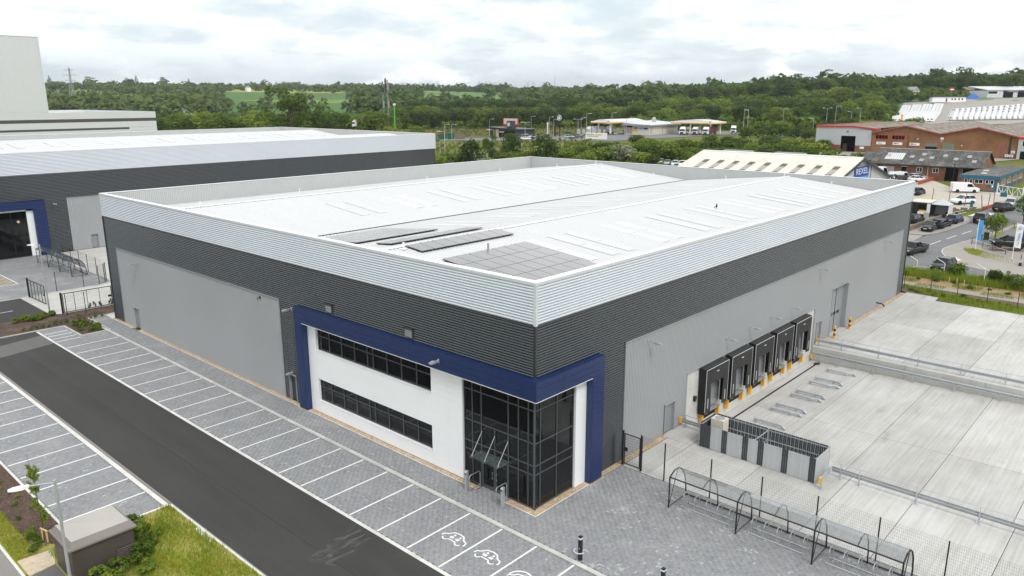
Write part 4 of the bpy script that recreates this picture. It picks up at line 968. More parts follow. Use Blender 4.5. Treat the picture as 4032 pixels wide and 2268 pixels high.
gravel_strip('gravel_margin',[(-0.36,-0.38,0.12,1.9),(0.12,-0.38,4.5,0.12),(-0.36,4.15,0.0,21.45),(-0.36,22.5,0.0,51.1),(-0.36,52.4,0.0,57.2),(5.75,-0.42,7.9,0.0),(8.05,-0.42,13.3,0.0),(47.6,-0.42,66,0.0),(41.2,-0.42,43.0,0.0)],FW)
for nm,q in (('gravel_edging',[(-0.42,-0.44,-0.36,1.9),(-0.36,-0.44,4.45,-0.38),(-0.42,4.15,-0.36,21.4),(-0.42,22.5,-0.36,51.1),(-0.42,52.4,-0.36,58)]),):
    e=struct(empty(nm))
    for x0,y0,x1,y1 in q:
        n=max(1,int(max(x1-x0,y1-y0)/0.92))
        for i in range(n):
            if y1-y0>x1-x0:MB().box(x0,y0+(y1-y0)*i/n+0.004,-0.1,x1,y0+(y1-y0)*(i+1)/n-0.004,FW+0.008).build('edging_stone','edge_white',e)
            else:MB().box(x0+(x1-x0)*i/n+0.004,y0,-0.1,x0+(x1-x0)*(i+1)/n-0.004,y1,FW+0.008).build('edging_stone','edge_white',e)
for x0,y0,x1,y1 in ((-0.55,21.40,-0.0,22.50),(4.42,-0.56,5.80,-0.0)):
    MB().box(x0-0.06,y0-0.06,-0.1,x1+0.06,y1+0.06,FW-0.004).build('edging_stone','edge_white',e);MB().box(x0,y0,-0.05,x1,y1,FW+0.004).build('gravel_bed','gravel',e)
    # ------------------------------------------------------------------ wall lights
def wall_light(F,a,z,lab,o=0.05,arm=0.55,big=False):
    p=F.at(a,o,z);r=tag(empty('wall_light',p),lab,'wall light','wall lights')
    F.box(MB(),a-0.07,a+0.07,o-0.03,o+0.03,z-0.12,z+0.12).build('back_plate','galv',r)
    MB().tube([F.at(a,o,z),F.at(a,o+arm*0.5,z+0.04),F.at(a,o+arm,z-0.02)],0.035,6).build('arm','galv',r)
    k=0.16 if big else 0.11
    V=[]
    for q,w_,h in ((arm-0.05,k*0.7,0.05),(arm+0.15,k,0.07),(arm+0.42,k*0.8,0.02)):
        V+=[F.at(a-w_,o+q,z-0.05),F.at(a+w_,o+q,z-0.05),F.at(a+w_,o+q,z+h),F.at(a-w_,o+q,z+h)]
    MB().add(V,[(0,1,2,3),(11,10,9,8)]+[(4*i+j,4*i+(j+1)%4,4*i+4+(j+1)%4,4*i+4+j) for i in range(2) for j in range(4)]).build('lamp_head','galv',r)
    MB().quad(F.at(a-k*0.7,o+arm+0.02,z-0.055),F.at(a+k*0.7,o+arm+0.02,z-0.055),F.at(a+k*0.6,o+arm+0.36,z-0.055),F.at(a-k*0.6,o+arm+0.36,z-0.055)).build('diffuser','lens_white',r)
    return r
for i,a in enumerate((21.67,25.55,29.44,33.38)):wall_light(FR,a,4.9,f"wall light on the ribbed wall above the gap after the {['first', 'second', 'third', 'fourth'][i]} dock shelter",arm=0.5)
wall_light(FR,10.9,7.3,'large wall light high on the ribbed wall nearest the blue frame',big=True)
wall_light(FR,39.2,7.3,'wall light high on the ribbed wall above the last dock shelter',big=True)
wall_light(FR,45.4,4.95,'wall light right above the tall level-access door')
wall_light(FR,57.4,7.3,'wall light high at the far end of the ribbed wall',big=True)
wall_light(FL,50.1,6.9,'wall light above the single grey door in the left wall',big=True)
wall_light(FL,23.3,7.35,'wall light on the charcoal cladding beside the blue frame',arm=0.35,big=True)
wall_light(Fc((-O,0),(0,1),(-1,0)),7.06,7.28,'wall light on the blue beam over the entrance',arm=0.25,o=0.0,big=True)
wall_light(FL,23.85,2.28,'small white light over the charcoal side door',arm=0.1)
cc_=tag(empty('security_camera',FL.at(27.6,0.06,7.5)),'small black camera high at the right end of the grey wall panel','camera')
FL.box(MB(),27.55,27.65,0.05,0.12,7.36,7.56).build('bracket','black_metal',cc_);MB().tube([FL.at(27.6,0.1,7.5),FL.at(27.6,0.28,7.46),FL.at(27.55,0.34,7.30)],0.03,6).build('camera_arm','black_metal',cc_)
# yellow bollards and the outlet pipe
for x,y,s in ((43.05,-0.62,'nearer'),(47.1,-0.62,'farther')):
    b=tag(empty('bollard',(x,y,0)),f'yellow and black banded bollard, the {s} of two by the tall door','bollard','door bollards')
    for k in range(5):MB().cyl((x,y,k*0.235),(x,y,k*0.235+0.235),0.11,12).build('band','yellow' if k%2==0 else 'black_metal',b) if k else MB().cyl((x,y,0),(x,y,0.47),0.11,12).build('band','yellow',b)
    MB().lathe((x,y,1.175),[(0.11,0),(0.09,0.03),(0.0,0.04)],12).build('cap','yellow',b)
op=tag(empty('outlet_pipe',(57.1,-0.2,0)),'black outlet pipe bent out of the far right wall','pipe')
MB().tube([(56.9,0.02,0.62),(56.95,-0.30,0.60),(57.2,-0.62,0.5),(57.35,-0.75,0.2)],0.07,8).build('pipe','black_rubber',op)
# ------------------------------------------------------------------ vegetation generators
def leaf_cloud(lobes,n,size,seed,flat=0.0,fill=0.72):
    """leaf-sized faces spread through ellipsoid lobes [(cx,cy,cz,rx,ry,rz)]; returns V, F, shade"""
    g=np.random.default_rng(seed);Lb=np.array(lobes,float);wgt=(Lb[:,3]*Lb[:,4]+Lb[:,3]*Lb[:,5]);wgt/=wgt.sum()
    k=g.choice(len(Lb),n,p=wgt);d=g.normal(size=(n,3));d/=np.linalg.norm(d,axis=1)[:,None]
    d[:,2]=np.where((d[:,2]<-0.3)&(g.random(n)<0.6),-d[:,2],d[:,2])
    rad=fill+(1.04-fill)*g.random(n)**0.6
    # break the outline: radial bumps per lobe
    ph=g.uniform(0,6.28,(len(Lb),3));bump=1+0.13*np.sin(5*d[:,0]+ph[k,0])*np.sin(5*d[:,1]+ph[k,1])+0.09*np.sin(9*d[:,2]+ph[k,2])
    c=Lb[k,:3]+d*Lb[k,3:]*(rad*bump)[:,None]
    nrm=d+g.normal(size=(n,3))*0.65;nrm[:,2]+=0.25;nrm/=np.linalg.norm(nrm,axis=1)[:,None]
    t=np.cross(nrm,g.normal(size=(n,3)));t/=np.linalg.norm(t,axis=1)[:,None];b=np.cross(nrm,t)
    s=size*(0.55+0.9*g.random(n))[:,None]*0.5
    V=np.stack([c-t*s*1.1,c-b*s*0.75+nrm*s*0.15,c+t*s*1.1,c+b*s*0.75+nrm*s*0.15],1).reshape(-1,3)
    F=np.arange(4*n).reshape(-1,4)
    cs=g.random(len(Lb));sh=np.clip(0.5*cs[k]+0.3*g.random(n)+0.10+0.10*np.sin(c[:,0]*1.7)*np.sin(c[:,1]*1.9+c[:,2]),0,1)
    return V,F,sh
def data_of(o):me=o.data;bpy.data.objects.remove(o);return me
def crown_lobes(kind,seed):
    g=np.random.default_rng(seed);L=[]
    if kind=='round':
        L.append((0,0,0.55,0.34,0.34,0.36))
        for i in range(7):
            a=g.uniform(0,6.28);r=g.uniform(0.16,0.32);q=g.uniform(0.15,0.22);L.append((r*math.cos(a),r*math.sin(a),g.uniform(0.18,0.42),q,q,q))
        for i in range(9):
            a=g.uniform(0,6.28);r=g.uniform(0.10,0.30);z=g.uniform(0.45,0.84);q=g.uniform(0.11,0.19);L.append((r*math.cos(a),r*math.sin(a),z,q,q,q*0.85))
    elif kind=='street':
        L.append((0,0,0.62,0.30,0.30,0.30))
        for i in range(9):
            a=g.uniform(0,6.28);r=g.uniform(0.14,0.30);z=g.uniform(0.34,0.82);q=g.uniform(0.13,0.21);L.append((r*math.cos(a),r*math.sin(a),z,q,q,q*0.85))
    elif kind=='tall':
        for i in range(9):
            z=0.2+0.09*i;a=g.uniform(0,6.28);r=0.07*g.random();q=0.17*(1-abs(z-0.5)*1.0);L.append((r*math.cos(a),r*math.sin(a),z,q,q,0.13))
    elif kind=='conifer':
        for i in range(8):
            z=0.2+0.1*i;q=0.22*(1-i/8.6);L.append((0,0,z,q,q,0.07))
    elif kind=='flat':
        for i in range(7):
            z=0.45+0.075*i;a=g.uniform(0,6.28);r=g.uniform(0.08,0.28);q=g.uniform(0.14,0.24);L.append((r*math.cos(a),r*math.sin(a),z,q,q,0.045))
    elif kind=='bush':
        for i in range(8):
            a=g.uniform(0,6.28);r=g.uniform(0.0,0.36);q=g.uniform(0.2,0.34);L.append((r*math.cos(a),r*math.sin(a),g.uniform(0.28,0.62),q,q,q*0.95))
    elif kind=='loose':
        for i in range(14):
            a=g.uniform(0,6.28);r=g.uniform(0.05,0.32);z=g.uniform(0.25,0.9);q=g.uniform(0.08,0.15)*(1.15-0.5*z);L.append((r*math.cos(a),r*math.sin(a),z,q,q,q*1.1))
    return L
def trunk_mesh(kind,seed,name='trunk',m='bark'):
    g=np.random.default_rng(seed);mb=MB();top=0.55
    mb.tube([(0,0,-0.03),(0.004,0.003,0.15),(g.uniform(-.015,.015),g.uniform(-.015,.015),0.35),(g.uniform(-.02,.02),g.uniform(-.02,.02),top)],0.026,7,True,0.012)
    for i in range(6):
        a=g.uniform(0,6.28);z=g.uniform(0.28,0.5);r=g.uniform(0.14,0.26)
        mb.tube([(0,0,z),(0.5*r*math.cos(a),0.5*r*math.sin(a),z+0.10),(r*math.cos(a),r*math.sin(a),z+g.uniform(0.16,0.32))],0.011,5,True,0.004)
    return data_of(mb.build(name,m))
    # unit-height prototypes, scaled when planted
CROWN={};TRUNK=[trunk_mesh('t',90+i) for i in range(3)]
for kind,nvar,n,sz,mt in (('round',5,1500,0.062,'leaf_dark'),('round',4,1500,0.062,'leaf_mid'),('round',3,1500,0.062,'leaf_lime'),('street',2,1500,0.055,'leaf_mid'),('tall',2,900,0.05,'leaf_mid'),('conifer',2,700,0.05,'leaf_dark'),('flat',2,700,0.05,'leaf_dark'),('bush',4,1100,0.085,'leaf_mid'),('bush',3,1100,0.085,'leaf_dark'),('bush',3,1100,0.085,'leaf_lime'),('bush',1,1100,0.085,'blossom'),('loose',2,2600,0.036,'leaf_mid')):
    CROWN[(kind,mt)]=[data_of(np_mesh('crown',*(lambda r:(r[0],r[1]))(leaf_cloud(crown_lobes(kind,31*i+len(kind)+n),n,sz,7*i+n)),mt,None,leaf_cloud(crown_lobes(kind,31*i+len(kind)+n),n,sz,7*i+n)[2])) for i in range(nvar)]
NTREE=[0]
def tree(x,y,h,kind='round',mt='leaf_mid',wide=1.0,label=None,cat='tree',group=None,z=None,name=None,trunk=True):
    """one plant: root empty at its foot, crown and trunk as parts"""
    i=NTREE[0];NTREE[0]+=1;z=th(x,y) if z is None else z
    r=empty(name or ('shrub' if kind=='bush' else 'tree'),(x,y,z-0.1),(i*2.399)%6.283);tag(r,label,cat,group)
    c=bpy.data.objects.new('foliage' if kind=='bush' else 'crown',CROWN[(kind,mt)][i%len(CROWN[(kind,mt)])]);COL.objects.link(c);c.parent=r;c.scale=(h*wide,h*wide*(0.92+0.16*((i*0.37)%1)),h)
    if trunk and kind!='bush':
        t=bpy.data.objects.new('trunk',TRUNK[i%3]);COL.objects.link(t);t.parent=r;t.scale=(h*wide,h*wide,h)
    return r
Mc=np.array([CR,CU,CF]);Fpx=3009.84
def at(u,D):
    """point on the ground at distance D in the direction of photo column u (world coordinates)"""
    d=np.array([(u-2016)/Fpx,(1134-387)/Fpx,1.0])@Mc;return CAMP.x+D*d[0],CAMP.y+D*d[1]
_o='first second third fourth fifth sixth seventh eighth ninth tenth eleventh twelfth thirteenth fourteenth fifteenth sixteenth seventeenth eighteenth nineteenth'.split()
ORD=_o+[(t+'ieth') if not k else t+'y-'+_o[k-1] for t in ('twent','thirt','fort','fift') for k in range(10)]
# ------------------------------------------------------------------ planted trees, nearest individuals
rg=np.random.default_rng(21)
def belt(u0,u1,D0,D1,n,h0,h1,mts,label,group,kinds=('round',),wide=1.0,cat='tree',skip=None):
    for i in range(n):
        u=u0+(u1-u0)*(i+rg.uniform(0.1,0.9))/n;D=rg.uniform(D0,D1)
        if skip and skip(u,D):continue
        x,y=at(u,D);k=kinds[int(rg.integers(len(kinds)))];mt=mts[int(rg.integers(len(mts)))]
        if (k,mt) not in CROWN:mt=[m for kk,m in CROWN if kk==k][0]
        c={'leaf_dark':'dark','leaf_mid':'mid-green','leaf_lime':'lime-green','blossom':'pale'}[mt]
        tree(x,y,rg.uniform(h0,h1),k,mt,wide*rg.uniform(0.9,1.15),f'{c} {label}, {ORD[i]} from the left',cat,group)
D_,M_,L_='leaf_dark','leaf_mid','leaf_lime'
# belt behind the coffee shop and petrol station
belt(1480,2960,470,490,46,10,13.5,(D_,D_,M_),'tree in the front belt behind the services','trees of the front belt',wide=1.25)
belt(1500,2960,505,545,34,11,14,(M_,M_,L_),'tree in the second rank behind the services','trees of the second rank',wide=1.3)
belt(1560,2560,640,665,32,10,12,(D_,),'tree in the even row along the valley','trees of the far row',wide=1.3)
# slope on the right
belt(2550,3480,410,480,30,9,14,(D_,M_,M_,L_),'tree at the foot of the right slope','trees at the foot of the slope',wide=1.3)
belt(2500,3560,500,600,34,11,16,(D_,M_,L_,M_),'tree part way up the right slope','trees on the slope',wide=1.35)
belt(3420,3525,480,600,9,9,13,(D_,M_,L_),'tree at the left edge of the caravan compound','trees beside the caravans',wide=1.3)
belt(3500,3730,590,606,10,4,6,(M_,D_),'hedge bush behind the caravan compound','compound hedge',('bush',),1.5,'bush')
belt(2700,4200,625,700,42,12,17,(D_,D_,M_),'tree on the crest of the right slope','trees on the crest',wide=1.35)
for u,D,h,k in ((3150,700,21,'flat'),(3255,705,23,'flat'),(3225,712,21,'conifer'),(3680,690,22,'round'),(3790,700,21,'round'),(3365,690,19,'conifer')):
    x,y=at(u,D);tree(x,y,h,k,D_,1.0,{3150:'left',3255:'right',3225:'middle',3680:'broad',3790:'broad right',3365:'pointed'}[u]+' one of the tall trees breaking the right skyline','tree','skyline trees')
    # left, beyond the neighbouring warehouse
belt(600,1480,330,380,26,10,14,(M_,L_,M_),'tree rising behind the neighbouring warehouse','trees behind the neighbouring warehouse',wide=1.2)
belt(560,1560,420,520,28,9,12,(D_,M_,L_),'tree in the valley beyond the neighbouring warehouse','trees in the valley',wide=1.3)
for u,D,h,lab in ((1128,325,24,'tallest pale feathery tree behind the neighbouring warehouse'),(1050,340,17,'feathery tree left of the tallest one behind the warehouse'),(1215,345,16,'feathery tree right of the tallest one behind the warehouse')):
    x,y=at(u,D);tree(x,y,h,'loose',M_,1.25,lab,'tree')
    # scrub and trees between the warehouse and the services
for u,D,h,w_,k,mt,lab in ((1850,208,9.5,1.0,'round',D_,'dark spreading tree by the roundabout below the coffee shop'),(1925,222,9.0,1.0,'loose',M_,'thin feathery tree beside the dark one below the coffee shop'),(2015,226,9.0,1.0,'round',D_,'dark round tree in front of the coffee shop cars'),(2150,212,9.5,1.25,'round',D_,'broad dense dark tree just beyond the warehouse roof'),(2470,215,6.5,1.2,'bush','blossom','bush with white blossom beyond the warehouse parapet'),(2545,210,4.6,1.5,'bush',L_,'low bright green bush beside the blossom bush'),(1540,292,8.5,1.2,'round',L_,'pale green young tree at the corner of the neighbouring warehouse'),(1640,300,8.0,1.1,'round',L_,'second pale young tree past the neighbouring warehouse'),(1430,300,7.5,1.2,'bush',L_,'pale bush beside the green-topped pole')):
    x,y=at(u,D);tree(x,y,h,k,mt,w_,lab,'bush' if k=='bush' else 'tree')
belt(2280,3220,205,236,34,3.6,6.2,(M_,D_,M_,L_),'bush in the scrub beyond the warehouse roof','scrub bushes',('bush',),1.6,'bush')
belt(2330,3280,245,285,24,3.2,5.5,(M_,D_,L_),'bush on the rough ground below the filling station','scrub bushes on the bank',('bush',),1.6,'bush')
belt(1700,2330,196,228,22,3.0,5.2,(M_,L_),'bush on the bank beside the roundabout','roundabout bushes',('bush',),1.6,'bush')
belt(2950,3420,300,370,16,5,9,(D_,M_,M_),'bushy tree beside the slip road','trees by the slip road',('bush','round'),1.2)
belt(3330,3620,330,375,9,6,8.5,(M_,D_,L_),'bush behind the red-trimmed shed','bushes behind the shed',('bush',),1.2,'bush')
# ------------------------------------------------------------------ woods too far to count
def woodland(name,label,cells,quads=34,seed=5,m='leaf_far'):
    g=np.random.default_rng(seed);protos=[leaf_cloud(crown_lobes('round' if i else 'bush',400+i),quads,0.30,50+i,fill=0.8) for i in range(6)]
    V,F,Sh=[],[],[];off=0
    for x,y,h in cells:
        v,f,s=protos[int(g.integers(6))];a=g.uniform(0,6.28);c,q=math.cos(a),math.sin(a)
        w_=h*g.uniform(1.0,1.35);P_=np.stack([(v[:,0]*c-v[:,1]*q)*w_+x,(v[:,0]*q+v[:,1]*c)*w_+y,(v[:,2]-0.12)*h+th(x,y)],-1)
        V.append(P_);F.append(f+off);off+=len(v);Sh.append(np.clip(0.6*g.random()+0.4*s,0,1))
    o=np_mesh(name,np.concatenate(V),np.concatenate(F),m,None,np.concatenate(Sh));tag(o,label,'woodland',None,'stuff');return o
gw=np.random.default_rng(77)
def wood_noise(x,y):return (np.sin(x/95.0+0.7)+np.sin(y/120.0+2.1)+np.sin((x+y)/160.0)+0.8*np.sin((x-1.4*y)/77.0))
cl_l,cl_c,cl_r=[],[],[]
for _ in range(15000):
    u=gw.uniform(-150,4250);D=680*math.exp(gw.random()*1.52)
    x,y=at(u,D);r=D
    if u>2600 and D<760:continue
    if 880<u<1370 and 600<D<1520 and gw.random()<0.975:continue
    if 1640<u<1985 and 740<D<1520 and gw.random()<0.97:continue
    if 2010<u<2150 and 1350<D<2100:continue
    if 1330<u<1420 and 700<D<1020:continue
    if 2330<u<2560 and 1250<D<1750:continue
    ridge=1680<D<2000 if u<1500 else 2300<D<2700
    if not ridge and wood_noise(x,y)<(0.1 if D>1000 else -1.2) and gw.random()<0.93:continue
    h=gw.uniform(8,14)*(1+0.00012*D)*(1.45 if gw.random()<0.08 else 1)
    (cl_l if u<1450 else cl_c if u<2650 else cl_r).append((x,y,h))
woodland('distant_woodland','hazy woodland covering the far hillside on the left',cl_l,seed=5);woodland('distant_woodland','hazy woods and hedgerows between the fields in the centre distance',cl_c,seed=6);woodland('distant_woodland','dark woodland on the skyline behind the right-hand slope',cl_r,seed=8)
def scatter(n,test,h0,h1):
    out=[]
    while len(out)<n:
        u=gw.uniform(1300,4250);D=gw.uniform(330,720)
        if test(u,D):x,y=at(u,D);out.append((x,y,gw.uniform(h0,h1)))
    return out
woodland('undergrowth','thick green undergrowth filling the wooded slope on the right',scatter(1500,lambda u,D:(2480<u<3505 and 405<D<715) or (3470<=u and 612<D<715),4,9),70,9,'leaf_mid')
woodland('undergrowth','hedge-like undergrowth below the front belt of trees',scatter(420,lambda u,D:1450<u<2980 and 462<D<560,3,6),60,10,'leaf_mid')
woodland('rough_grassland','tussocky rough grass and weeds around the coffee shop bank',[(x,y,h) for x,y,h in [(*at(gw.uniform(1450,2330),gw.uniform(232,465)),gw.uniform(0.5,1.6)) for _ in range(1500)] if not (196<x<262 and 190<y<240)],36,12,'rough_leaf')
woodland('bramble_thicket','low bramble thicket over the rough ground beyond the warehouse',[(x,y,h*0.5) for x,y,h in [(*at(gw.uniform(2230,3330),gw.uniform(200,292)),gw.uniform(1.6,3.4)) for _ in range(700)]],60,11,'leaf_lime')
for u,D,h,k in ((205,1760,34,'conifer'),(545,1700,30,'conifer'),(660,1700,27,'flat'),(750,1720,26,'conifer'),(520,1650,22,'round'),(360,1700,28,'flat')):
    x,y=at(u,D);tree(x,y,h,k,D_,1.1,{205:'tall dark conifer',545:'pointed dark conifer',660:'flat-topped cedar',750:'small dark conifer',520:'round dark tree',360:'spreading cedar'}[u]+' standing above the left skyline','tree','left skyline trees')
    # ------------------------------------------------------------------ neighbouring warehouse on the left
nb=tag(empty('warehouse',(84.0,100.4,0)),'long neighbouring warehouse with silver and charcoal bands behind the main one on the left','warehouse')
FN=Fc((-60,100.4),(1,0),(0,-1));FNE=Fc((84,100.4),(0,1),(1,0));NH,NS,NG=14.9,11.68,8.0;NBK=161.0
for F,a1 in ((FN,143.9),(FNE,NBK-100.4)):
    corr(F,0.08,a1,NS+0.02,NH-0.08,0.2,0.04,0.03).build('silver_cladding','silver_clad',nb,smooth=True);corr(F,0.08,a1,NG,NS-0.02,0.2,0.04).build('dark_cladding','dark_clad',nb,smooth=True)
MB().box(83.93,100.31,NS,84.08,100.46,NH-0.08).build('corner_trim','silver_flash',nb)
corr(FN,67.4,70.35,0.02,NG,0.2,0.04).build('dark_cladding','dark_clad',nb,smooth=True)
corr(FN,70.4,73.1,0.03,NG-0.06,0.25,0.035,0.02,True,'trap').build('grey_cladding','grey_clad',nb);corr(FN,73.1,74.1,2.1,NG-0.06,0.25,0.035,0.02,True,'trap').build('grey_cladding','grey_clad',nb);corr(FN,74.1,140,0.03,NG-0.06,0.25,0.035,0.02,True,'trap').build('grey_cladding','grey_clad',nb)
FN.box(MB(),70.3,140,0.0,0.1,NG-0.06,NG+0.01).build('top_flashing','grey_flash',nb)
steel_door(FN,73.15,74.05,2.05,root=nb)
corr(FNE,0.1,60,0.03,NG,0.2,0.04).build('dark_cladding','dark_clad',nb,smooth=True)
for k in range(3):FN.box(MB(),20,67.35,0.39,0.45,6.86+k*0.37,6.86+k*0.37+0.36).build('blue_board','blue_panel',nb)
for k in range(18):FN.box(MB(),65.8,67.35,0.39,0.45,0.05+k*0.378,0.05+k*0.378+0.37).build('blue_board','blue_panel',nb)
FN.box(FN.box(MB(),20,67.36,0.0,0.46,7.965,8.0),67.33,67.36,0.0,0.45,0.05,7.96).build('blue_capping','blue_panel',nb);FN.box(MB(),65.77,65.8,0.0,0.45,0.05,6.86).build('blue_return','blue_panel',nb)
for k in range(13):FN.box(MB(),64.9,65.79,-0.1,0.02,0.06+k*0.523,0.06+k*0.523+0.516).build('wall_panel','white_panel',nb)
FN.box(MB(),30,65.8,-0.1,0.02,6.6,6.86).build('wall_panel','white_panel',nb)
ncw=FN.box(MB(),30,64.9,-0.12,-0.04,0.0,0.12).build('curtain_wall','frame_grey',nb)
for a in (64.86,62.9,60.6,58.4,56.0):FN.box(MB(),a-0.04,a+0.04,-0.13,-0.01,0.12,6.6).build('mullion','black_metal',ncw)
for a0,a1 in ((62.94,64.82),(60.64,62.86),(58.44,60.56),(56.04,58.36)):
    for z0,z1 in ((0.14,3.2),(3.26,6.58)):FN.box(MB(),a0,a1,-0.08,-0.07,z0,z1).build('pane','glass_dark',ncw)
FN.box(MB(),54,64.9,-4.0,-3.9,0,6.7).build('office_wall','interior_dark',nb);FN.box(MB(),54,65.0,-4.0,-0.13,6.6,6.7).build('office_ceiling','interior_dark',nb);FN.box(MB(),64.86,65.0,-4,-0.13,0,6.6).build('office_wall','interior_dark',nb);FN.box(MB(),54,64.9,-4,-0.13,-0.05,0.02).build('office_floor','interior_floor',nb)
def mat_emit(name,col,s):
    m,n=new_mat(name);fin(m,n,n.add('ShaderNodeEmission',ins={'Color':(*col,1),'Strength':s}))
mat_emit('lamp_glow',(1.0,0.75,0.45),4.0)
gl=tag(empty('globe_lamp',FN.at(64.0,-0.9,5.05)),'glowing round pendant lamp behind the neighbouring warehouse glass','lamp')
MB().lathe(FN.at(64.0,-0.9,4.85),[(0.0,0),(0.12,0.04),(0.2,0.2),(0.12,0.36),(0.0,0.4)],14).build('globe','lamp_glow',gl,smooth=True);MB().cyl(FN.at(64,-0.9,5.24),FN.at(64,-0.9,6.6),0.015,5).build('cord','black_metal',gl)
wall_light(FN,68.6,7.3,'wall light on the neighbouring warehouse beside its blue frame',big=True)
# its roof
NY=[100.7,115.5,130.7,145.8,NBK-0.3];NZ=[13.3,14.55,13.25,14.55,13.3]
for (ya,za),(yb,zb) in (((NY[0],NZ[0]),(NY[1],NZ[1])),((NY[2]-.1,NZ[2]),(NY[1],NZ[1])),((NY[2]+.1,NZ[2]),(NY[3],NZ[3])),((NY[4],NZ[4]),(NY[3],NZ[3]))):roof_slope(nb,-59.5,83.7,ya,za,yb,zb,0.5)
MB().box(-59.9,100.5,12.6,83.8,NBK,13.0).build('roof_deck','roof_dark',nb)
for F,a in ((Fc((-59.7,NBK-0.3),(1,0),(0,-1)),143.4),(Fc((83.7,100.7),(0,1),(-1,0)),60.0)):corr(F,0,a,12.9,NH-0.04,0.3,0.03,0,True,'trap').build('parapet_lining','parapet_inner',nb)
for x0,y0,x1,y1 in ((-60,100.32,84.08,100.74),(-60,NBK-0.36,84.08,NBK+0.08),(83.66,100.74,84.08,NBK-0.36)):MB().box(x0,y0,NH-0.06,x1,y1,NH).build('parapet_capping','cap_white',nb)
MB().box(-60,NBK-0.05,0,84,NBK,NH-0.08).build('rear_wall','dark_clad',nb)
def nz_at(y):return float(np.interp(y,NY,NZ))
for k in range(9):
    for dx in (0,3.2):
        x=2+k*9.2+dx
        for ya,yb in ((105.0,111.0),(134.5,141.0)):MB().hexa([(x,ya,nz_at(ya)+0.02),(x+1.2,ya,nz_at(ya)+0.02),(x+1.2,yb,nz_at(yb)+0.02),(x,yb,nz_at(yb)+0.02),(x,ya,nz_at(ya)+0.07),(x+1.2,ya,nz_at(ya)+0.07),(x+1.2,yb,nz_at(yb)+0.07),(x,yb,nz_at(yb)+0.07)]).build('rooflight','rooflight',nb)
pa=empty('solar_array',(-20,101.3,nz_at(101.3)+0.02));pa.rotation_euler=(math.atan2(1.25,14.8),0,0);tag(pa,'pale solar array near the front edge of the neighbouring warehouse roof','solar array')
mat('pv_pale',(0.50,0.51,0.53),0.2,0,0.9,0.04);pp=MB().box(-1.05,-0.8,0.10,1.05,0.8,0.14).build('solar_panel','pv_pale');ppm=data_of(pp)
for i in range(17):
    for j in range(2):
        o=bpy.data.objects.new('solar_panel',ppm);COL.objects.link(o);o.parent=pa;o.location=(2+i*2.13,0.85+j*1.64,0)
        # ------------------------------------------------------------------ tall white building behind
mat('white_tower',(0.60,0.615,0.625),0.6,0,0.4,0.05,0.05,0.8,streak=(1,1,0.1));mat('band_brown',(0.085,0.075,0.08),0.6,0,0.4,0.08)
wt=tag(empty('white_store',(49.7,230,0)),'tall windowless white building with a lower banded wing at the left edge','building')
FT=Fc((-40,230),(1,0),(0,-1))
for a0,a1 in ((0,40),(40,63),(63,79.0),(79.0,89.7)):corr(FT,a0+0.02,a1-0.02,18.4,39.4,0.6,0.03,0.0,True,'trap').build('tower_cladding','white_tower',wt)
MB().box(-40,230.02,18.2,49.66,300,39.35).build('tower_body','white_tower',wt);MB().box(49.55,229.9,18.4,49.8,230.2,39.45).box(-40,229.9,39.36,49.8,300,39.5).build('tower_trim','silver_flash',wt)
for z0,z1,a1,m in ((0,13.0,120.7,'white_tower'),(13.0,13.6,112.1,'band_brown'),(13.6,15.4,120.7,'white_tower'),(15.4,16.35,120.7,'band_brown'),(16.35,18.3,120.7,'white_tower')):FT.box(MB(),0,a1,-0.3,0.02 if m=='white_tower' else 0.05,z0,z1-0.01).build('wall_band',m,wt)
MB().box(72.1,230.01,12.99,80.69,230.3,13.59).build('wall_band','white_tower',wt)
MB().box(-40,230.3,0,80.6,290,17.3).build('wing_body','white_tower',wt);MB().box(80.4,230.2,16,80.7,290,18.3).box(49.9,289.6,16,80.7,290,18.3).build('parapet','white_tower',wt);MB().add([(50,238,17.5),(62,238,17.5),(70,262,17.6),(50,262,18.6)],[(0,1,2,3)]).build('roof_sheeting','roof_sheet',wt)
# ------------------------------------------------------------------ neighbouring forecourt
def mat_far_paving():
    m,n=new_mat('paving_far');g_=n.add('ShaderNodeNewGeometry').outputs['Position']
    br=n.add('ShaderNodeTexBrick',ins={'Vector':n.mapping(g_,(1,1,1)),'Scale':5.0,'Color1':(0.20,0.205,0.213,1),'Color2':(0.27,0.275,0.28,1),'Mortar':(0.14,0.14,0.14,1),'Mortar Size':0.02})
    fin(m,n,P(n,n.mix(n.ramp(n.noise(g_,0.4,5,0.65),[(0.45,(0,0,0)),(0.75,(0.6,0.6,0.6))]),br.outputs[0],(0.36,0.36,0.36)),0.85,0,0.3))
mat_far_paving()
arc=[(4.4+2.0*math.sin(t),76.2-2.0*math.cos(t)) for t in np.linspace(0,math.pi/2,7)]
sheet('neighbour_forecourt',[(-40,74.25)]+arc+[(6.5,88),(7.4,100.35),(-40,100.35)],0.03,'paving_far')
sheet('neighbour_yard',[(-4.1,63.5),(2.05,63.2),(2.05,59.7),(-0.3,59.7),(-0.3,57.6),(66,57.6),(90,57.6),(90,100.3),(6.0,100.3),(6.0,75.6),(4.0,74.2),(-4.1,74.2)],0.0,'concrete')
sheet('access_road',[(-40,64.3),(-4.2,64.0),(-4.1,74.2),(-40,74.2)],0.005,'asphalt')
kk=struct(empty('forecourt_kerb'));path=[(-12+i*0.92,74.2) for i in range(18)]+arc+[(6.45,76.2+0.92*i) for i in range(1,14)]
for (xa,ya),(xb,yb) in zip(path,path[1:]):
    L=math.hypot(xb-xa,yb-ya);MB().cbox(((xa+xb)/2,(ya+yb)/2,-0.03),(max(0.1,L-0.008),0.14,0.22),math.atan2(yb-ya,xb-xa)).build('kerb_stone','kerb',kk)
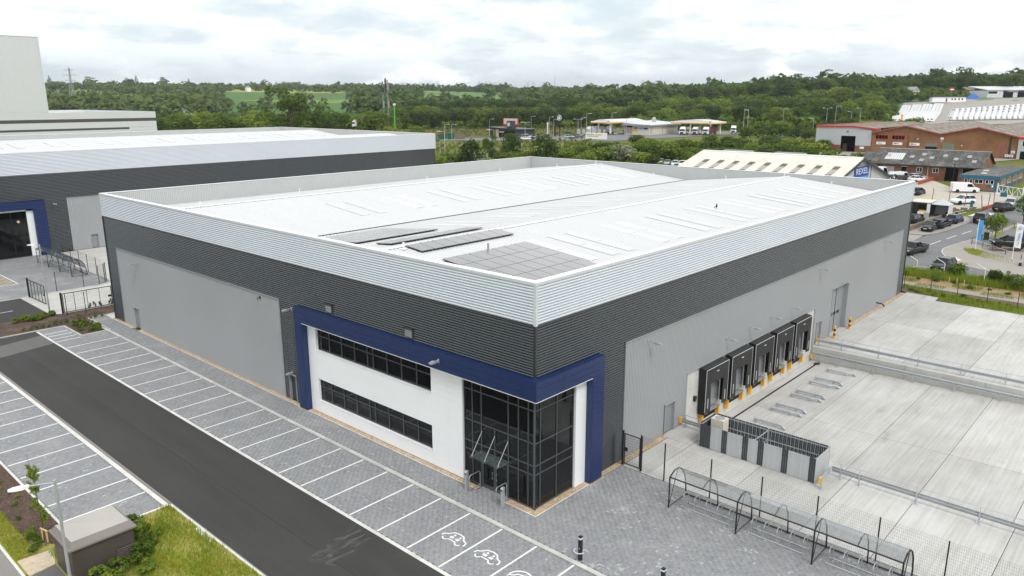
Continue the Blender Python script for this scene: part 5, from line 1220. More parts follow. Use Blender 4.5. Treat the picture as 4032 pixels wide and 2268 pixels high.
MB().box(-9.0,68.65,0.005,-6.35,68.75,0.010).build('road_dash','line_white',lines)
for x0,y0,x1,y1 in ((-2.05,82.35,-1.95,90),(-12,82.3,-1.95,82.4),(-4.1,82.4,-4.0,90)):MB().box(x0,y0,0.03,x1,y1,0.034).build('bay_line','line_white',lines)
for k in range(5):MB().add([(-3.95,82.6+k*1.5,0.035),(-3.8,82.6+k*1.5,0.035),(-2.1,84.0+k*1.5,0.035),(-2.25,84.0+k*1.5,0.035)],[(0,1,2,3)]).add([(-3.95,84.0+k*1.5,0.036),(-3.8,84.0+k*1.5,0.036),(-2.1,82.6+k*1.5,0.036),(-2.25,82.6+k*1.5,0.036)],[(0,1,2,3)]).build('hatch_line','line_yellow',lines)
bike_shelter(3.75,94.3,3,'arched bike shelter on the neighbouring forecourt with a tinted roof',4.35,1.85,0.0,2.1,'black_metal','glass_green')
fence('mesh_fence',[(-0.15,74.55),(2.8,74.4),(4.6,74.5),(5.45,75.0),(5.95,75.85),(6.3,79.9),(6.37,83.1),(6.45,86.3),(6.5,89.5),(6.6,92.8)],2.35,'black fence of slim posts curving round the neighbouring bike shelter',18,10,r=0.003)
fence('mesh_fence',[(-3.08,62.25),(-1.45,61.6)],2.35,'two slim black fence posts standing in the planting bed',10,8,r=0.003)
def yard_gate(p0,p1,h,lab,bars):
    r=tag(empty('yard_gate',(*p0,0)),lab,'gate');a,b=Vector((*p0,0)),Vector((*p1,0));d=(b-a).normalized();ang=math.atan2(d.y,d.x);L=(b-a).length
    MB().cbox((a.x,a.y,h/2+0.05),(0.16,0.16,h+0.2),ang).build('gate_post','black_metal',r)
    fr=MB()
    for z in (0.12,h):q=a+d*(L/2+0.1);fr.cbox((q.x,q.y,z),(L-0.2,0.06,0.07),ang)
    for t in (0.16,L-0.04):q=a+d*t;fr.cbox((q.x,q.y,h/2+0.06),(0.07,0.06,h-0.05),ang)
    fo=fr.build('gate_frame','black_metal',r)
    for i in range(1,bars+1):q=a+d*(L*i/(bars+1));MB().cbox((q.x,q.y,h/2+0.06),(0.045,0.045,h-0.1),ang).build('gate_bar','black_metal',fo)
    mb=MB();mesh_panel(mb,a+d*0.16,a+d*(L-0.05),0.15,h,40,10,0.004);mb.build('gate_mesh','black_metal',fo)
    q=a+d*(L-0.25);MB().cbox((q.x,q.y,1.1),(0.3,0.1,0.22),ang).build('gate_lock','black_metal',fo)
yard_gate((-3.22,73.95),(-3.08,68.75),2.15,'black yard gate leaf standing open beside the access road',4)
yard_gate((-3.12,63.4),(1.95,63.35),2.15,'black yard gate leaf closed across the concrete strip',3)
def lamp_post(x,y,h,az,lab,arm=0.7,m='galv',z=0.0,head='lens_white',r0=0.075):
    r=tag(empty('street_lamp',(x,y,z)),lab,'street lamp');c,s=math.cos(az),math.sin(az)
    MB().cyl((x,y,z),(x,y,z+h*0.22),r0*1.25,10).build('base',m,r);MB().tube([(x,y,z+h*0.22),(x,y,z+h)],r0,10,True,r0*0.75).build('pole',m,r)
    MB().tube([(x,y,z+h-0.12),(x+c*arm,y+s*arm,z+h-0.02)],0.032,7).build('arm',m,r)
    V=[]
    for q,w_,h0,h1 in ((arm-0.05,0.07,-0.05,0.05),(arm+0.2,0.15,-0.07,0.06),(arm+0.55,0.16,-0.05,0.04),(arm+0.72,0.10,-0.03,0.01)):
        for ww,hh in ((-w_,h0),(w_,h0),(w_*0.8,h1),(-w_*0.8,h1)):V.append((x+c*q-s*ww,y+s*q+c*ww,z+h-0.02+hh))
    MB().add(V,[(3,2,1,0),(12,13,14,15)]+[(4*i+j,4*i+(j+1)%4,4*i+4+(j+1)%4,4*i+4+j) for i in range(3) for j in range(4)]).build('lamp_head',head,r)
    return r
lamp_post(-4.18,64.05,7.6,R(150),'tall galvanised street lamp at the corner of the access road',0.4)
lamp_post(-19.95,10.45,6.1,R(163),'galvanised street lamp in front of the small substation at lower left',1.0)
# ------------------------------------------------------------------ planting beds by the gate
sheet('planting_bed',[(-40,58.5),(-7.2,58.5),(-4.65,58.3),(-4.65,53.65),(-2.15,53.7),(-2.1,59.5),(-0.35,59.6),(2.0,59.7),(2.0,63.25),(-3.3,63.3),(-4.2,63.9),(-40,64.2)],0.05,'mulch',0.2)
be=struct(empty('bed_edging'))
for pts in ([(-16,58.45),(-7.25,58.45),(-4.7,58.25),(-4.7,53.55),(-2.1,53.6)],[(-2.05,53.6),(-2.0,59.5),(2.0,59.65)]):
    for (xa,ya),(xb,yb) in zip(pts,pts[1:]):
        n=max(1,int(math.hypot(xb-xa,yb-ya)/0.92))
        for i in range(n):
            t=(i+0.5)/n;MB().cbox((xa+(xb-xa)*t,ya+(yb-ya)*t,-0.02),(math.hypot(xb-xa,yb-ya)/n-0.01,0.13,0.2),math.atan2(yb-ya,xb-xa)).build('edging_stone','kerb',be)
gs=np.random.default_rng(3)
def sprig(n,size,seed,m,spread=0.5):
    V,F,s=leaf_cloud([(0.30*math.cos(k*2.4+seed),0.30*math.sin(k*2.4+seed),0.22+0.55*((k*0.37+seed*0.21)%1),spread*0.42,spread*0.42,0.24) for k in range(7)],n*2,size*0.62,seed,fill=0.2);return data_of(np_mesh('foliage',V,F,m,None,s))
SPR={'lime':[sprig(150,0.26,i,'leaf_lime') for i in range(3)],'mid':[sprig(150,0.22,10+i,'leaf_mid') for i in range(3)],'grey':[sprig(130,0.22,20+i,'leaf_grey') for i in range(2)],'dark':[sprig(150,0.2,30+i,'leaf_dark') for i in range(2)]}
def low_plant(x,y,h,kind,label,group,z=0.05,w_=1.0):
    i=NTREE[0];NTREE[0]+=1;r=tag(empty('low_shrub',(x,y,z),i*1.7),label,'shrub',group);o=bpy.data.objects.new('foliage',SPR[kind][i%len(SPR[kind])]);COL.objects.link(o);o.parent=r;o.scale=(h*w_,h*w_,h)
for i in range(26):low_plant(-4.35+gs.uniform(0,1.9),53.95+gs.uniform(0,4.6),gs.uniform(0.35,0.6),['mid','lime','mid'][i%3],'small green shrub in the square planter at the end of the parking bays','planter shrubs')
for i in range(22):x=-8.3+gs.uniform(0,4.4);low_plant(x,62.2+gs.uniform(0,1.5),gs.uniform(0.45,0.75),['lime','lime','mid'][i%3],'yellow-green shrub along the bed beside the access road','roadside bed shrubs')
for i in range(14):x=-8.0+i*0.55;low_plant(x,59.0+gs.uniform(-0.1,0.3),gs.uniform(0.3,0.5),'mid','small dark green tuft along the front of the long bed','front bed tufts')
for i in range(20):low_plant(-7.0+i*0.34+gs.uniform(-.1,.1),60.2+gs.uniform(-0.25,0.25)+i*0.04,gs.uniform(0.22,0.36),'grey','silvery low plant in the curving band through the bed','silvery plants')
for i,x in enumerate((-0.6,-0.1,0.5,1.5,1.75)):low_plant(x,62.9,0.9,'dark','dark upright plant at the foot of the closed yard gate','gate plants',w_=0.4)
# ------------------------------------------------------------------ lower left corner
sheet('mulch_bed',[(-18.1,16.2),(-18.1,60),(-19.85,60),(-19.85,18.8),(-19.4,17.0),(-18.9,16.2)],0.03,'mulch',0.1)
sheet('grass_strip',[(-20.8,14.4),(-19.45,14.25),(-18.1,15.8),(-18.1,16.4),(-18.9,16.4),(-19.85,18.9),(-19.85,60),(-20.8,60)],0.02,'grass_soil',0.1)
sheet('footpath',rect(-30,10,-20.9,60),0.0,'path_asphalt');sheet('substation_path',[(-20.6,10),(-20.5,14.05),(-19.5,14.2),(-19.5,10)],0.028,'patch_asphalt')
sheet('path_edging',rect(-20.92,10,-20.8,60),0.04,'edge_white');sheet('gravel_pad',[(-20.68,14.1),(-19.5,14.3),(-19.05,15.75),(-20.68,15.95)],0.035,'gravel_pale')
sheet('wildflower_patch',[(-19.5,-5),(-13.2,-5),(-13.2,15.72),(-18.1,15.72),(-19.5,14.2)],0.01,'grass_soil')
sheet('patch_edging',rect(-13.2,-5,-13.08,15.72),0.03,'edge_white');sheet('patch_edging',rect(-18,15.7,-13.2,15.8),0.03,'edge_white')
def grass(name,pts_fn,n,h0,h1,m,label,cat='grass',seed=1,wdt=0.02,zf=None):
    g=np.random.default_rng(seed);p=pts_fn(g,n);n=len(p);h=g.uniform(h0,h1,n);a=g.uniform(0,6.28,n);lean=g.uniform(0.05,0.5,n)*h;b=g.uniform(0,6.28,n)
    z=np.zeros(n)+0.01 if zf is None else zf(p[:,0],p[:,1]);dx,dy=np.cos(a)*wdt,np.sin(a)*wdt
    V=np.stack([np.stack([p[:,0]-dx,p[:,1]-dy,z],-1),np.stack([p[:,0]+dx,p[:,1]+dy,z],-1),np.stack([p[:,0]+lean*np.cos(b),p[:,1]+lean*np.sin(b),z+h],-1)],1).reshape(-1,3)
    o=np_mesh(name,V,np.arange(3*n).reshape(-1,3),m,None,np.clip(0.5+0.3*np.sin(p[:,0]*2.1)*np.sin(p[:,1]*1.7)+g.normal(0,0.2,n),0,1));return tag(o,label,cat,None,'stuff')
def in_patch(g,n):
    p=np.stack([g.uniform(-19.4,-13.25,n),g.uniform(4,15.65,n)],-1);dens=0.55+0.45*np.sin(p[:,0]*1.9+1)*np.sin(p[:,1]*1.3);k=g.random(n)<dens
    inside=(p[:,0]>-19.4)&(p[:,0]<-16.6)&(p[:,1]>11.7)&(p[:,1]<14.3);return p[k&~inside]
grass('meadow_grass',in_patch,26000,0.10,0.34,'grass_blade','yellow-green meadow grass around the substation',seed=2)
grass('verge_grass',lambda g,n:np.stack([g.uniform(-20.75,-19.8,n),g.uniform(15.9,26,n)],-1),5000,0.06,0.2,'grass_blade','grass strip between the footpath and the mulch bed',seed=3)
def chips(g,n):return np.stack([g.uniform(-19.8,-18.15,n),g.uniform(16.3,30,n)],-1)
mat('chip',(0.22,0.165,0.135),0.9,0,0.2,0.45,8,40);grass('bark_chips',chips,7000,0.015,0.05,'chip','loose bark chips on the mulch bed at lower left','bark',4,0.035,lambda x,y:np.full_like(x,0.03))
fl=np.random.default_rng(12);V=[];F=[]
for i in range(150):
    x,y,z=fl.uniform(-16.2,-13.3),fl.uniform(5,15.4),fl.uniform(0.18,0.36);s=fl.uniform(0.02,0.035);b=len(V)
    V+=[(x-s,y,z),(x,y-s,z+0.01),(x+s,y,z),(x,y+s,z+0.01)];F.append((b,b+1,b+2,b+3))
tag(np_mesh('poppies',V,F,'poppy_red' if 'poppy_red' in MATS else mat('poppy_red',(0.62,0.06,0.015),0.6,0,0.3,0.1)),'scattered red poppies in the meadow grass','flowers',None,'stuff')
for i,(x,y,h,k) in enumerate(((-16.0,14.6,1.0,'mid'),(-15.6,13.9,1.1,'mid'),(-16.2,13.3,1.2,'mid'),(-15.9,12.4,1.0,'mid'),(-16.35,11.7,1.05,'mid'),(-17.0,11.2,0.9,'mid'),(-17.8,11.0,0.95,'mid'),(-18.6,10.9,1.0,'mid'),(-15.4,15.0,0.8,'mid'),(-18.2,10.2,0.8,'lime'),(-16.8,10.2,0.8,'mid'),(-15.2,12.9,0.7,'lime'))):
    low_plant(x,y,h,k,'leafy green weed clump growing close to the substation walls','substation weeds',0.0,1.1)
for i in range(16):low_plant(-19.6+gs.uniform(0,1.2),17.5+i*0.9,gs.uniform(0.2,0.4),['lime','mid'][i%2],'small sprouting plant on the mulch bed at lower left','mulch bed sprouts',0.02)
for i in range(5):low_plant(-19.9+gs.uniform(-0.6,0.5),16.2+i*0.45,gs.uniform(0.45,0.7),'mid','green weed at the end of the mulch bed beside the gravel pad','gravel pad weeds',0.0)
# substation
ss=tag(empty('substation',(-18.0,13.0,0)),'brown box-shaped substation with a pale shallow roof at lower left','substation')
MB().box(-19.42,11.72,0.0,-16.62,14.2,1.86).build('body','brown_grp',ss,bevel=0.02)
V=[(-19.55,11.58,1.80),(-16.48,11.58,1.80),(-16.48,14.35,1.80),(-19.55,14.35,1.80),(-19.55,11.58,1.88),(-16.48,11.58,1.88),(-16.48,14.35,1.88),(-19.55,14.35,1.88),(-19.30,11.95,2.12),(-16.70,11.95,2.12),(-16.70,14.1,2.12),(-19.30,14.1,2.12),(-18.0,13.0,2.20)]
MB().add(V[:8]+[(-19.46,11.70,1.885),(-16.57,11.70,1.885),(-16.57,14.25,1.885),(-19.46,14.25,1.885)]+V[8:12],[(3,2,1,0),(0,1,5,4),(1,2,6,5),(2,3,7,6),(3,0,4,7),(4,5,9,8),(5,6,10,9),(6,7,11,10),(7,4,8,11),(8,9,13,12),(9,10,14,13),(10,11,15,14),(11,8,12,15)]).build('roof_rim',mat('grp_rim',(0.20,0.18,0.165),0.55,0,0.4,0.08),ss)
MB().add(V[8:],[(0,1,4),(1,2,4),(2,3,4),(3,0,4)]).build('roof_top','grp_roof',ss)
lv=MB().box(-17.5,11.70,0.35,-16.72,11.73,1.0).build('louvre_vent','black_metal',ss)
for k in range(6):MB().hexa([(-17.5,11.66,0.36+k*0.108),(-16.72,11.66,0.36+k*0.108),(-16.72,11.71,0.40+k*0.108),(-17.5,11.71,0.40+k*0.108),(-17.5,11.66,0.40+k*0.108),(-16.72,11.66,0.40+k*0.108),(-16.72,11.71,0.44+k*0.108),(-17.5,11.71,0.44+k*0.108)]).build('louvre_slat','brown_grp',lv)
dr=MB().box(-19.45,12.25,0.08,-19.42,13.9,1.72).build('door','brown_grp',ss);MB().box(-19.48,12.45,0.9,-19.45,12.55,1.0).build('handle','lens_white',dr)
# sapling and its stake
sp_=tag(empty('sapling',(-19.15,17.0,0)),'thin young tree with sparse leaves behind the lamp at lower left','tree')
mb=MB();mb.tube([(-19.15,17.0,0),(-19.12,17.05,1.6),(-19.1,17.3,3.2),(-19.1,17.9,4.55)],0.028,6,True,0.006)
bp_=[]
gs2=np.random.default_rng(9)
for i in range(38):
    z=gs2.uniform(0.7,4.1);a=gs2.uniform(0,6.28);L=gs2.uniform(0.25,0.85)*(1.15-z/5.5);bx,by=-19.12,17.05+max(0,z-2)*0.26
    e_=(bx+L*math.cos(a)*0.6,by+L*math.sin(a)*0.6,z+L*0.9);mb.tube([(bx,by,z),e_],0.009,4,True,0.004);bp_.append(((bx,by,z),e_))
mb.build('trunk','bark',sp_)
lob=[(a[0]+(b[0]-a[0])*t,a[1]+(b[1]-a[1])*t,a[2]+(b[2]-a[2])*t,0.10,0.10,0.10) for a,b in bp_ for t in (0.5,0.8,1.0)]
V_,F_,s_=leaf_cloud(lob,2200,0.075,4,fill=0.1);np_mesh('crown',V_,F_,'leaf_lime',sp_,s_)
stk=tag(empty('tree_stake',(-19.1,16.7,0)),'pale timber tree stake with a crossbar beside the sapling','stake')
MB().box(-19.13,16.6,0,-19.06,16.67,0.72).box(-19.22,17.0,0,-19.16,17.06,0.62).build('post','wood_stake',stk);MB().tube([(-19.2,17.15,0.68),(-19.08,16.5,0.72)],0.04,6).build('crossbar','wood_stake',stk)
# ------------------------------------------------------------------ vehicles
def mat_paint():
    m,n=new_mat('car_paint');c=n.add('ShaderNodeObjectInfo').outputs['Color']
    fin(m,n,P(n,c,0.3,0.0,0.35,**{'Coat Weight':0.25,'Coat Roughness':0.06}))
mat_paint()
mat('tyre',(0.016,0.016,0.017),0.8,0,0.3,0.1);mat('alloy',(0.42,0.43,0.44),0.35,0.6,0.5,0.1);mat('trim_black',(0.018,0.018,0.019),0.5,0,0.4,0.1);mat('lamp_clear',(0.72,0.74,0.76),0.15,0.1,0.7,0.04);mat('lamp_red',(0.35,0.008,0.008),0.25,0,0.5,0.05);mat('plate_yellow',(0.75,0.55,0.05),0.5,0,0.4,0.05)
def loft(stations):
    """closed body from (x, half_width, z_low, z_top) stations"""
    mb=MB();n=12
    for x,w_,z0,z1 in stations:
        h=z1-z0;ring=[(0.0,z0),(0.82,z0),(0.97,z0+0.16*h),(1.0,z0+0.45*h),(0.985,z0+0.78*h),(0.90,z1-0.03*h),(0.60,z1)]
        pts=[(a*w_,z) for a,z in ring]+[(-a*w_,z) for a,z in reversed(ring[1:])];n=len(pts)
        mb.v+=[(x,a,z) for a,z in pts]
    for i in range(len(stations)-1):
        for k in range(n):mb.f.append((i*n+k,i*n+(k+1)%n,(i+1)*n+(k+1)%n,(i+1)*n+k))
    mb.f.append(tuple(range(n-1,-1,-1)));mb.f.append(tuple((len(stations)-1)*n+k for k in range(n)))
    return mb
CARS={}
def car(kind,full=True):
    T_={'hatch':([(-1.95,.74,.35,.80),(-1.84,.83,.25,.93),(-1.2,.86,.2,.94),(0.4,.86,.2,.93),(0.98,.85,.2,.92),(1.55,.82,.22,.82),(1.86,.74,.26,.70),(1.97,.6,.34,.58)],-1.82,1.0,-1.42,0.05,.92,1.46,.80,.60,(-1.22,1.25),.31,.86),'estate':([(-2.28,.76,.35,.84),(-2.16,.85,.25,.95),(-1.3,.87,.2,.95),(0.5,.87,.2,.94),(1.05,.86,.2,.92),(1.8,.83,.22,.82),(2.16,.75,.26,.70),(2.27,.6,.34,.58)],-2.2,0.98,-1.95,0.12,.93,1.45,.80,.62,(-1.35,1.36),.32,.87),'suv':([(-2.22,.80,.42,.98),(-2.1,.90,.30,1.10),(-1.3,.93,.27,1.10),(0.5,.93,.27,1.08),(1.05,.92,.27,1.06),(1.75,.89,.3,.98),(2.14,.80,.32,.84),(2.26,.66,.42,.70)],-2.1,1.0,-1.68,0.10,1.07,1.66,.86,.66,(-1.36,1.38),.37,.93),'saloon':([(-2.28,.74,.35,.86),(-2.15,.84,.25,.95),(-1.4,.87,.2,.95),(0.5,.87,.2,.92),(1.05,.86,.2,.90),(1.8,.83,.22,.80),(2.15,.75,.26,.68),(2.26,.6,.34,.56)],-1.85,0.98,-0.95,0.06,.92,1.42,.78,.58,(-1.36,1.38),.32,.87),'pickup':([(-2.66,.84,.52,1.06),(-2.6,.91,.42,1.10),(-1.0,.93,.38,1.10),(0.6,.93,.36,1.10),(1.25,.92,.36,1.08),(2.1,.9,.38,1.02),(2.5,.82,.4,.86),(2.62,.68,.46,.74)],-0.85,1.3,-0.65,0.45,1.08,1.78,.84,.66,(-1.6,1.62),.40,.93),}[kind]
    st,bx0,bx1,rx0,rx1,zb,zr,wb,wr,axl,wrad,hw=T_
    r=empty('car',(0,0,0));r['category']='car'
    def b(mb,nm,m,par=None,sm=False,color=False):o=mb.build(nm,m,None,sm);o.parent=par or r;return o
    b(loft(st),'body','car_paint',sm=True)
    rf=MB().hexa([(rx0,-wr,zr-0.05),(rx1,-wr,zr-0.05),(rx1,wr,zr-0.05),(rx0,wr,zr-0.05),(rx0+0.08,-wr+0.07,zr),(rx1-0.08,-wr+0.07,zr),(rx1-0.08,wr-0.07,zr),(rx0+0.08,wr-0.07,zr)])
    for s in (-1,1):
        for (xa,xb) in ((bx0,rx0),(bx1,rx1)):rf.tube([(xa,s*wb,zb),(xb,s*wr,zr-0.03)],0.035,5)
        xm=(rx0+rx1)/2+0.05;rf.tube([(xm,s*wb,zb),(xm,s*wr,zr-0.03)],0.03,5)
        rf.tube([(rx0,s*wr,zr-0.03),(rx1,s*wr,zr-0.03)],0.035,5)
    b(rf,'roof','car_paint')
    gz=zr-0.055
    b(MB().quad((bx1,-wb+.02,zb-.02),(bx1,wb-.02,zb-.02),(rx1,wr-.02,gz),(rx1,-wr+.02,gz)),'windscreen','glass_car')
    b(MB().quad((bx0,wb-.02,zb-.02),(bx0,-wb+.02,zb-.02),(rx0,-wr+.02,gz),(rx0,wr-.02,gz)),'rear_window','glass_car')
    for s in (-1,1):b(MB().quad((bx0,s*(wb-.01),zb-.02),(bx1,s*(wb-.01),zb-.02),(rx1,s*(wr-.01),gz),(rx0,s*(wr-.01),gz)),'side_window','glass_car')
    b(MB().box(bx0+.15,-wb+.1,zb-.1,bx1-.15,wb-.1,zb+0.02),'interior','trim_black')
    if full:
        for ax in axl:
            for s in (-1,1):
                wl=empty('wheel');wl.parent=r;wl.location=(ax,s*(hw-0.10),wrad)
                t=MB().lathe((0,-0.1,0),[(wrad*0.62,0),(wrad*0.94,0.0),(wrad,0.03),(wrad,0.17),(wrad*0.94,0.2),(wrad*0.62,0.2)],18,'y').build('tyre','tyre');t.parent=wl
                rm=MB().lathe((0,-0.07,0),[(0.02,0),(wrad*0.64,0.0),(wrad*0.64,0.14),(0.02,0.14)],12,'y').build('rim','alloy');rm.parent=wl
                b(MB().lathe((ax,s*(hw-0.17),wrad+0.02),[(wrad*1.14,-0.14),(wrad*1.14,0.14)],16,'y'),'wheel_arch','trim_black')
        fx=st[-2][0]
        for s in (-1,1):
            b(MB().cbox((fx-0.05,s*0.60*hw/0.86,st[-2][3]-0.08),(0.26,0.30,0.12),-s*0.35),'headlight','lamp_clear');b(MB().cbox((st[1][0]+0.02,s*0.70*hw/0.86,st[1][3]-0.14),(0.16,0.22,0.16),0),'tail_light','lamp_red')
            b(MB().cbox((bx1-0.25,s*(hw+0.06),zb+0.06),(0.14,0.18,0.12)),'wing_mirror','car_paint')
        b(MB().box(st[0][0]-0.03,-0.26,0.55,st[0][0]+0.02,0.26,0.66),'number_plate','plate_yellow');b(MB().box(st[-1][0]-0.06,-0.26,0.40,st[-1][0]+0.03,0.26,0.51),'number_plate','lens_white')
        b(MB().box(st[-1][0]-0.10,-0.5,0.28,st[-1][0]+0.01,0.5,0.39),'grille','trim_black')
    else:
        for ax in axl:
            for s in (-1,1):b(MB().lathe((ax,s*(hw-0.2),wrad),[(wrad*0.6,0),(wrad,0.02),(wrad,0.22),(wrad*0.6,0.24)] if s>0 else [(wrad*0.6,0),(wrad,0.02),(wrad,0.22),(wrad*0.6,0.24)],12,'y'),'wheel','tyre')
    if kind=='pickup':
        b(MB().box(-2.55,-0.80,1.095,-0.95,0.80,1.115),'load_bed','trim_black')
        for s in (-1,1):b(MB().box(-2.6,s*0.86-0.06,1.09,-0.9,s*0.86+0.06,1.28),'bed_side','car_paint')
        b(MB().box(-2.64,-0.88,1.09,-2.54,0.88,1.28),'tailgate','car_paint')
    return r
def van_proto(L=4.9,H=1.95,W=0.95,nose=0.95,full=True):
    r=empty('van');r['category']='van'
    def b(mb,nm,m,par=None,sm=False):o=mb.build(nm,m,None,sm);o.parent=par or r;return o
    h=L/2;prof=[(-h,0.35),(-h,H-0.12),(-h+0.12,H),(h-nose-0.75,H),(h-nose-0.55,H-0.06),(h-nose+0.1,1.16),(h-0.15,0.95),(h,0.75),(h,0.35),(h-0.1,0.25),(-h+0.1,0.25)]
    n=len(prof);V=[]
    for y,k in ((-W,0.0),(-W*0.93,0.0),(W*0.93,0),(W,0)):
        for x,z in prof:V.append((x*(0.985 if abs(y)==W else 1.0),y,z if abs(y)!=W else 0.3+(z-0.3)*0.965))
    mb=MB();mb.v=V
    for i in range(3):
        for k in range(n):mb.f.append((i*n+k,(i+1)*n+k,(i+1)*n+(k+1)%n,i*n+(k+1)%n))
    mb.f.append(tuple(range(n)));mb.f.append(tuple(3*n+k for k in range(n-1,-1,-1)))
    b(mb,'body','car_paint')
    b(MB().quad((h-nose-0.48,-W*0.86,H-0.14),(h-nose-0.48,W*0.86,H-0.14),(h-nose+0.12,W*0.9,1.21),(h-nose+0.12,-W*0.9,1.21)),'windscreen','glass_car')
    for s in (-1,1):b(MB().extr([(h-nose-1.35,s*(W+.004),1.15),(h-nose-0.05,s*(W+.004),1.15),(h-nose-0.62,s*(W+.004)*0.995,H-0.2),(h-nose-1.3,s*(W+.004)*0.995,H-0.2)],(0,s*0.006,0)),'side_window','glass_car')
    for ax in (-h+0.95,h-0.95):
        for s in (-1,1):
            wl=empty('wheel');wl.parent=r;wl.location=(ax,s*(W-0.09),0.34)
            t=MB().lathe((0,-0.1,0),[(0.2,0),(0.32,0),(0.34,0.03),(0.34,0.17),(0.32,0.2),(0.2,0.2)],16,'y').build('tyre','tyre');t.parent=wl;q=MB().lathe((0,-0.08,0),[(0.02,0),(0.21,0),(0.21,0.16),(0.02,0.16)],10,'y').build('rim','alloy');q.parent=wl
            b(MB().lathe((ax,s*(W-0.16),0.36),[(0.40,-0.15),(0.40,0.15)],14,'y'),'wheel_arch','trim_black')
    b(MB().box(h-0.05,-W*0.85,0.28,h+0.04,W*0.85,0.62),'bumper','trim_black')
    for s in (-1,1):b(MB().cbox((h-0.12,s*W*0.78,0.85),(0.2,0.24,0.2)),'headlight','lamp_clear');b(MB().box(-h-0.02,s*W*0.88-0.06,0.8,-h+0.03,s*W*0.88+0.06,1.25),'tail_light','lamp_red')
    return r
PROTO={}
def tint(o,col):
    for c in [o]+list(o.children_recursive):c.color=(*col,1)
WHITE,BLACK,NAVY,SILVER,GREY,DBLUE=(0.80,0.81,0.82),(0.010,0.010,0.011),(0.008,0.012,0.035),(0.42,0.44,0.45),(0.10,0.105,0.11),(0.02,0.035,0.10)
def put(kind,x,y,az,col,label,group=None,z=None,full=True,cat=None,pitch=None):
    key=(kind,full)
    if key not in PROTO:PROTO[key]=(van_proto() if kind=='van' else van_proto(5.9,2.55,1.0,1.0) if kind=='bigvan' else car(kind,full))
    if isinstance(PROTO[key],tuple):pass
    o=place(PROTO[key],(x,y,th(x,y) if z is None else z),az,label,group)
    if cat:o['category']=cat
    if pitch is not None:o.rotation_euler=(0,pitch,az)
    tint(o,col);return o
A=R(-14)
put('pickup',90.9,5.6,R(166),(0.022,0.024,0.026),'dark grey pickup truck by the far corner of the warehouse',cat='pickup')
put('van',89.0,8.9,R(-8),WHITE,'white van half hidden behind the far warehouse corner')
put('hatch',107.4,7.6,R(172),BLACK,'small black hatchback facing the camera on the street kerb')
put('estate',110.6,6.75,A+0.1,NAVY,'dark blue estate car parked behind the small black hatchback')
put('hatch',115.2,5.9,A+0.12,DBLUE,'dark blue hatchback at the corner behind the snack trailer tables')
put('estate',112.4,11.3,A+0.1,BLACK,'black estate car inside the low wall by the snack trailer')
put('suv',117.6,2.4,A+0.2,BLACK,'black estate with roof bars driving up the street')
put('suv',128.8,1.4,R(160)+math.pi,BLACK,'black four-wheel drive at the site gateway')
put('hatch',133.8,1.3,A+math.pi+0.2,SILVER,'silver hatchback behind the black four-wheel drive at the gateway')
put('suv',132.6,8.7,R(145),WHITE,'white four-wheel drive inside the yard with the yellow hatching')
put('van',146.2,11.5,R(-62),WHITE,'white van in front of the blue-trimmed brick office')
put('hatch',139.0,18.1,R(-5),(0.018,0.02,0.05),'dark blue hatchback beside the yellow-hatched bays')
put('suv',82.6,-0.4,R(172),BLACK,'black estate with pale roof half hidden by weeds on the near road')
put('suv',99.0,-4.7,R(118),BLACK,'black four-wheel drive raised on a display ramp at the dealer corner',z=th(99,-4.7)+0.55,pitch=R(-3))
put('suv',103.8,-6.6,R(118),(0.03,0.06,0.28),'blue car at the right picture edge behind the display car')
rmp=tag(empty('display_ramp',(99.0,-4.7,th(99,-4.7))),'low steel ramp under the black display car','ramp')
for s in (-0.7,0.7):
    c,q=math.cos(R(118)),math.sin(R(118));MB().tube([(99+c*t-q*s,-4.7+q*t+c*s,th(99,-4.7)+0.50+(0.03 if t>0 else 0)) for t in (-2.4,2.4)],0.06,6).build('rail','rust',rmp)
    for t in (-2.0,-0.6,0.6,2.0):MB().cyl((99+c*t-q*s,-4.7+q*t+c*s,th(99,-4.7)),(99+c*t-q*s,-4.7+q*t+c*s,th(99,-4.7)+0.5),0.03,5).build('leg','rust',rmp)
    # cars in front of the long brick building
for x,y,az,col,k,lab in ((159,23.6,R(-30),WHITE,'saloon','white saloon nearest the red brick wall end'),(158,26.2,R(-30),BLACK,'hatch','black hatchback next to the white saloon by the brick wall'),(157.5,28.4,R(-30),WHITE,'suv','white car third from the red brick wall'),(161.5,24.3,R(-30),SILVER,'suv','silver car against the long brick building'),(160,27.6,R(-30),WHITE,'van','white small van among the cars by the long brick building'),(160,30.6,R(-30),GREY,'saloon','grey car beside the large white van'),(162.5,33.2,R(-35),WHITE,'bigvan','large white van at the left end of the long brick building')):
    put(k,x,y,az,col,lab)
    # packed car lot behind the pitched-roof depot
lotc=[WHITE,SILVER,GREY,WHITE,SILVER,BLACK,WHITE,(0.2,0.02,0.02)]
n_=0
for i in range(5):
    for j in range(6):
        x,y=158+i*6.0+j*1.1,80.0+j*3.0-i*0.6
        if n_==29:continue
        put(['hatch','suv','estate','saloon'][(i*3+j)%4],x,y,R(200)+0.05*math.sin(i+j),lotc[(i*5+j*3)%8],f"{['white', 'silver', 'grey', 'white', 'silver', 'black', 'white', 'red'][(i*5+j*3) % 8]} car in the dealer lot beyond the depot, {ORD[j]} in the {ORD[i]} row",'cars in the dealer lot',full=False);n_+=1
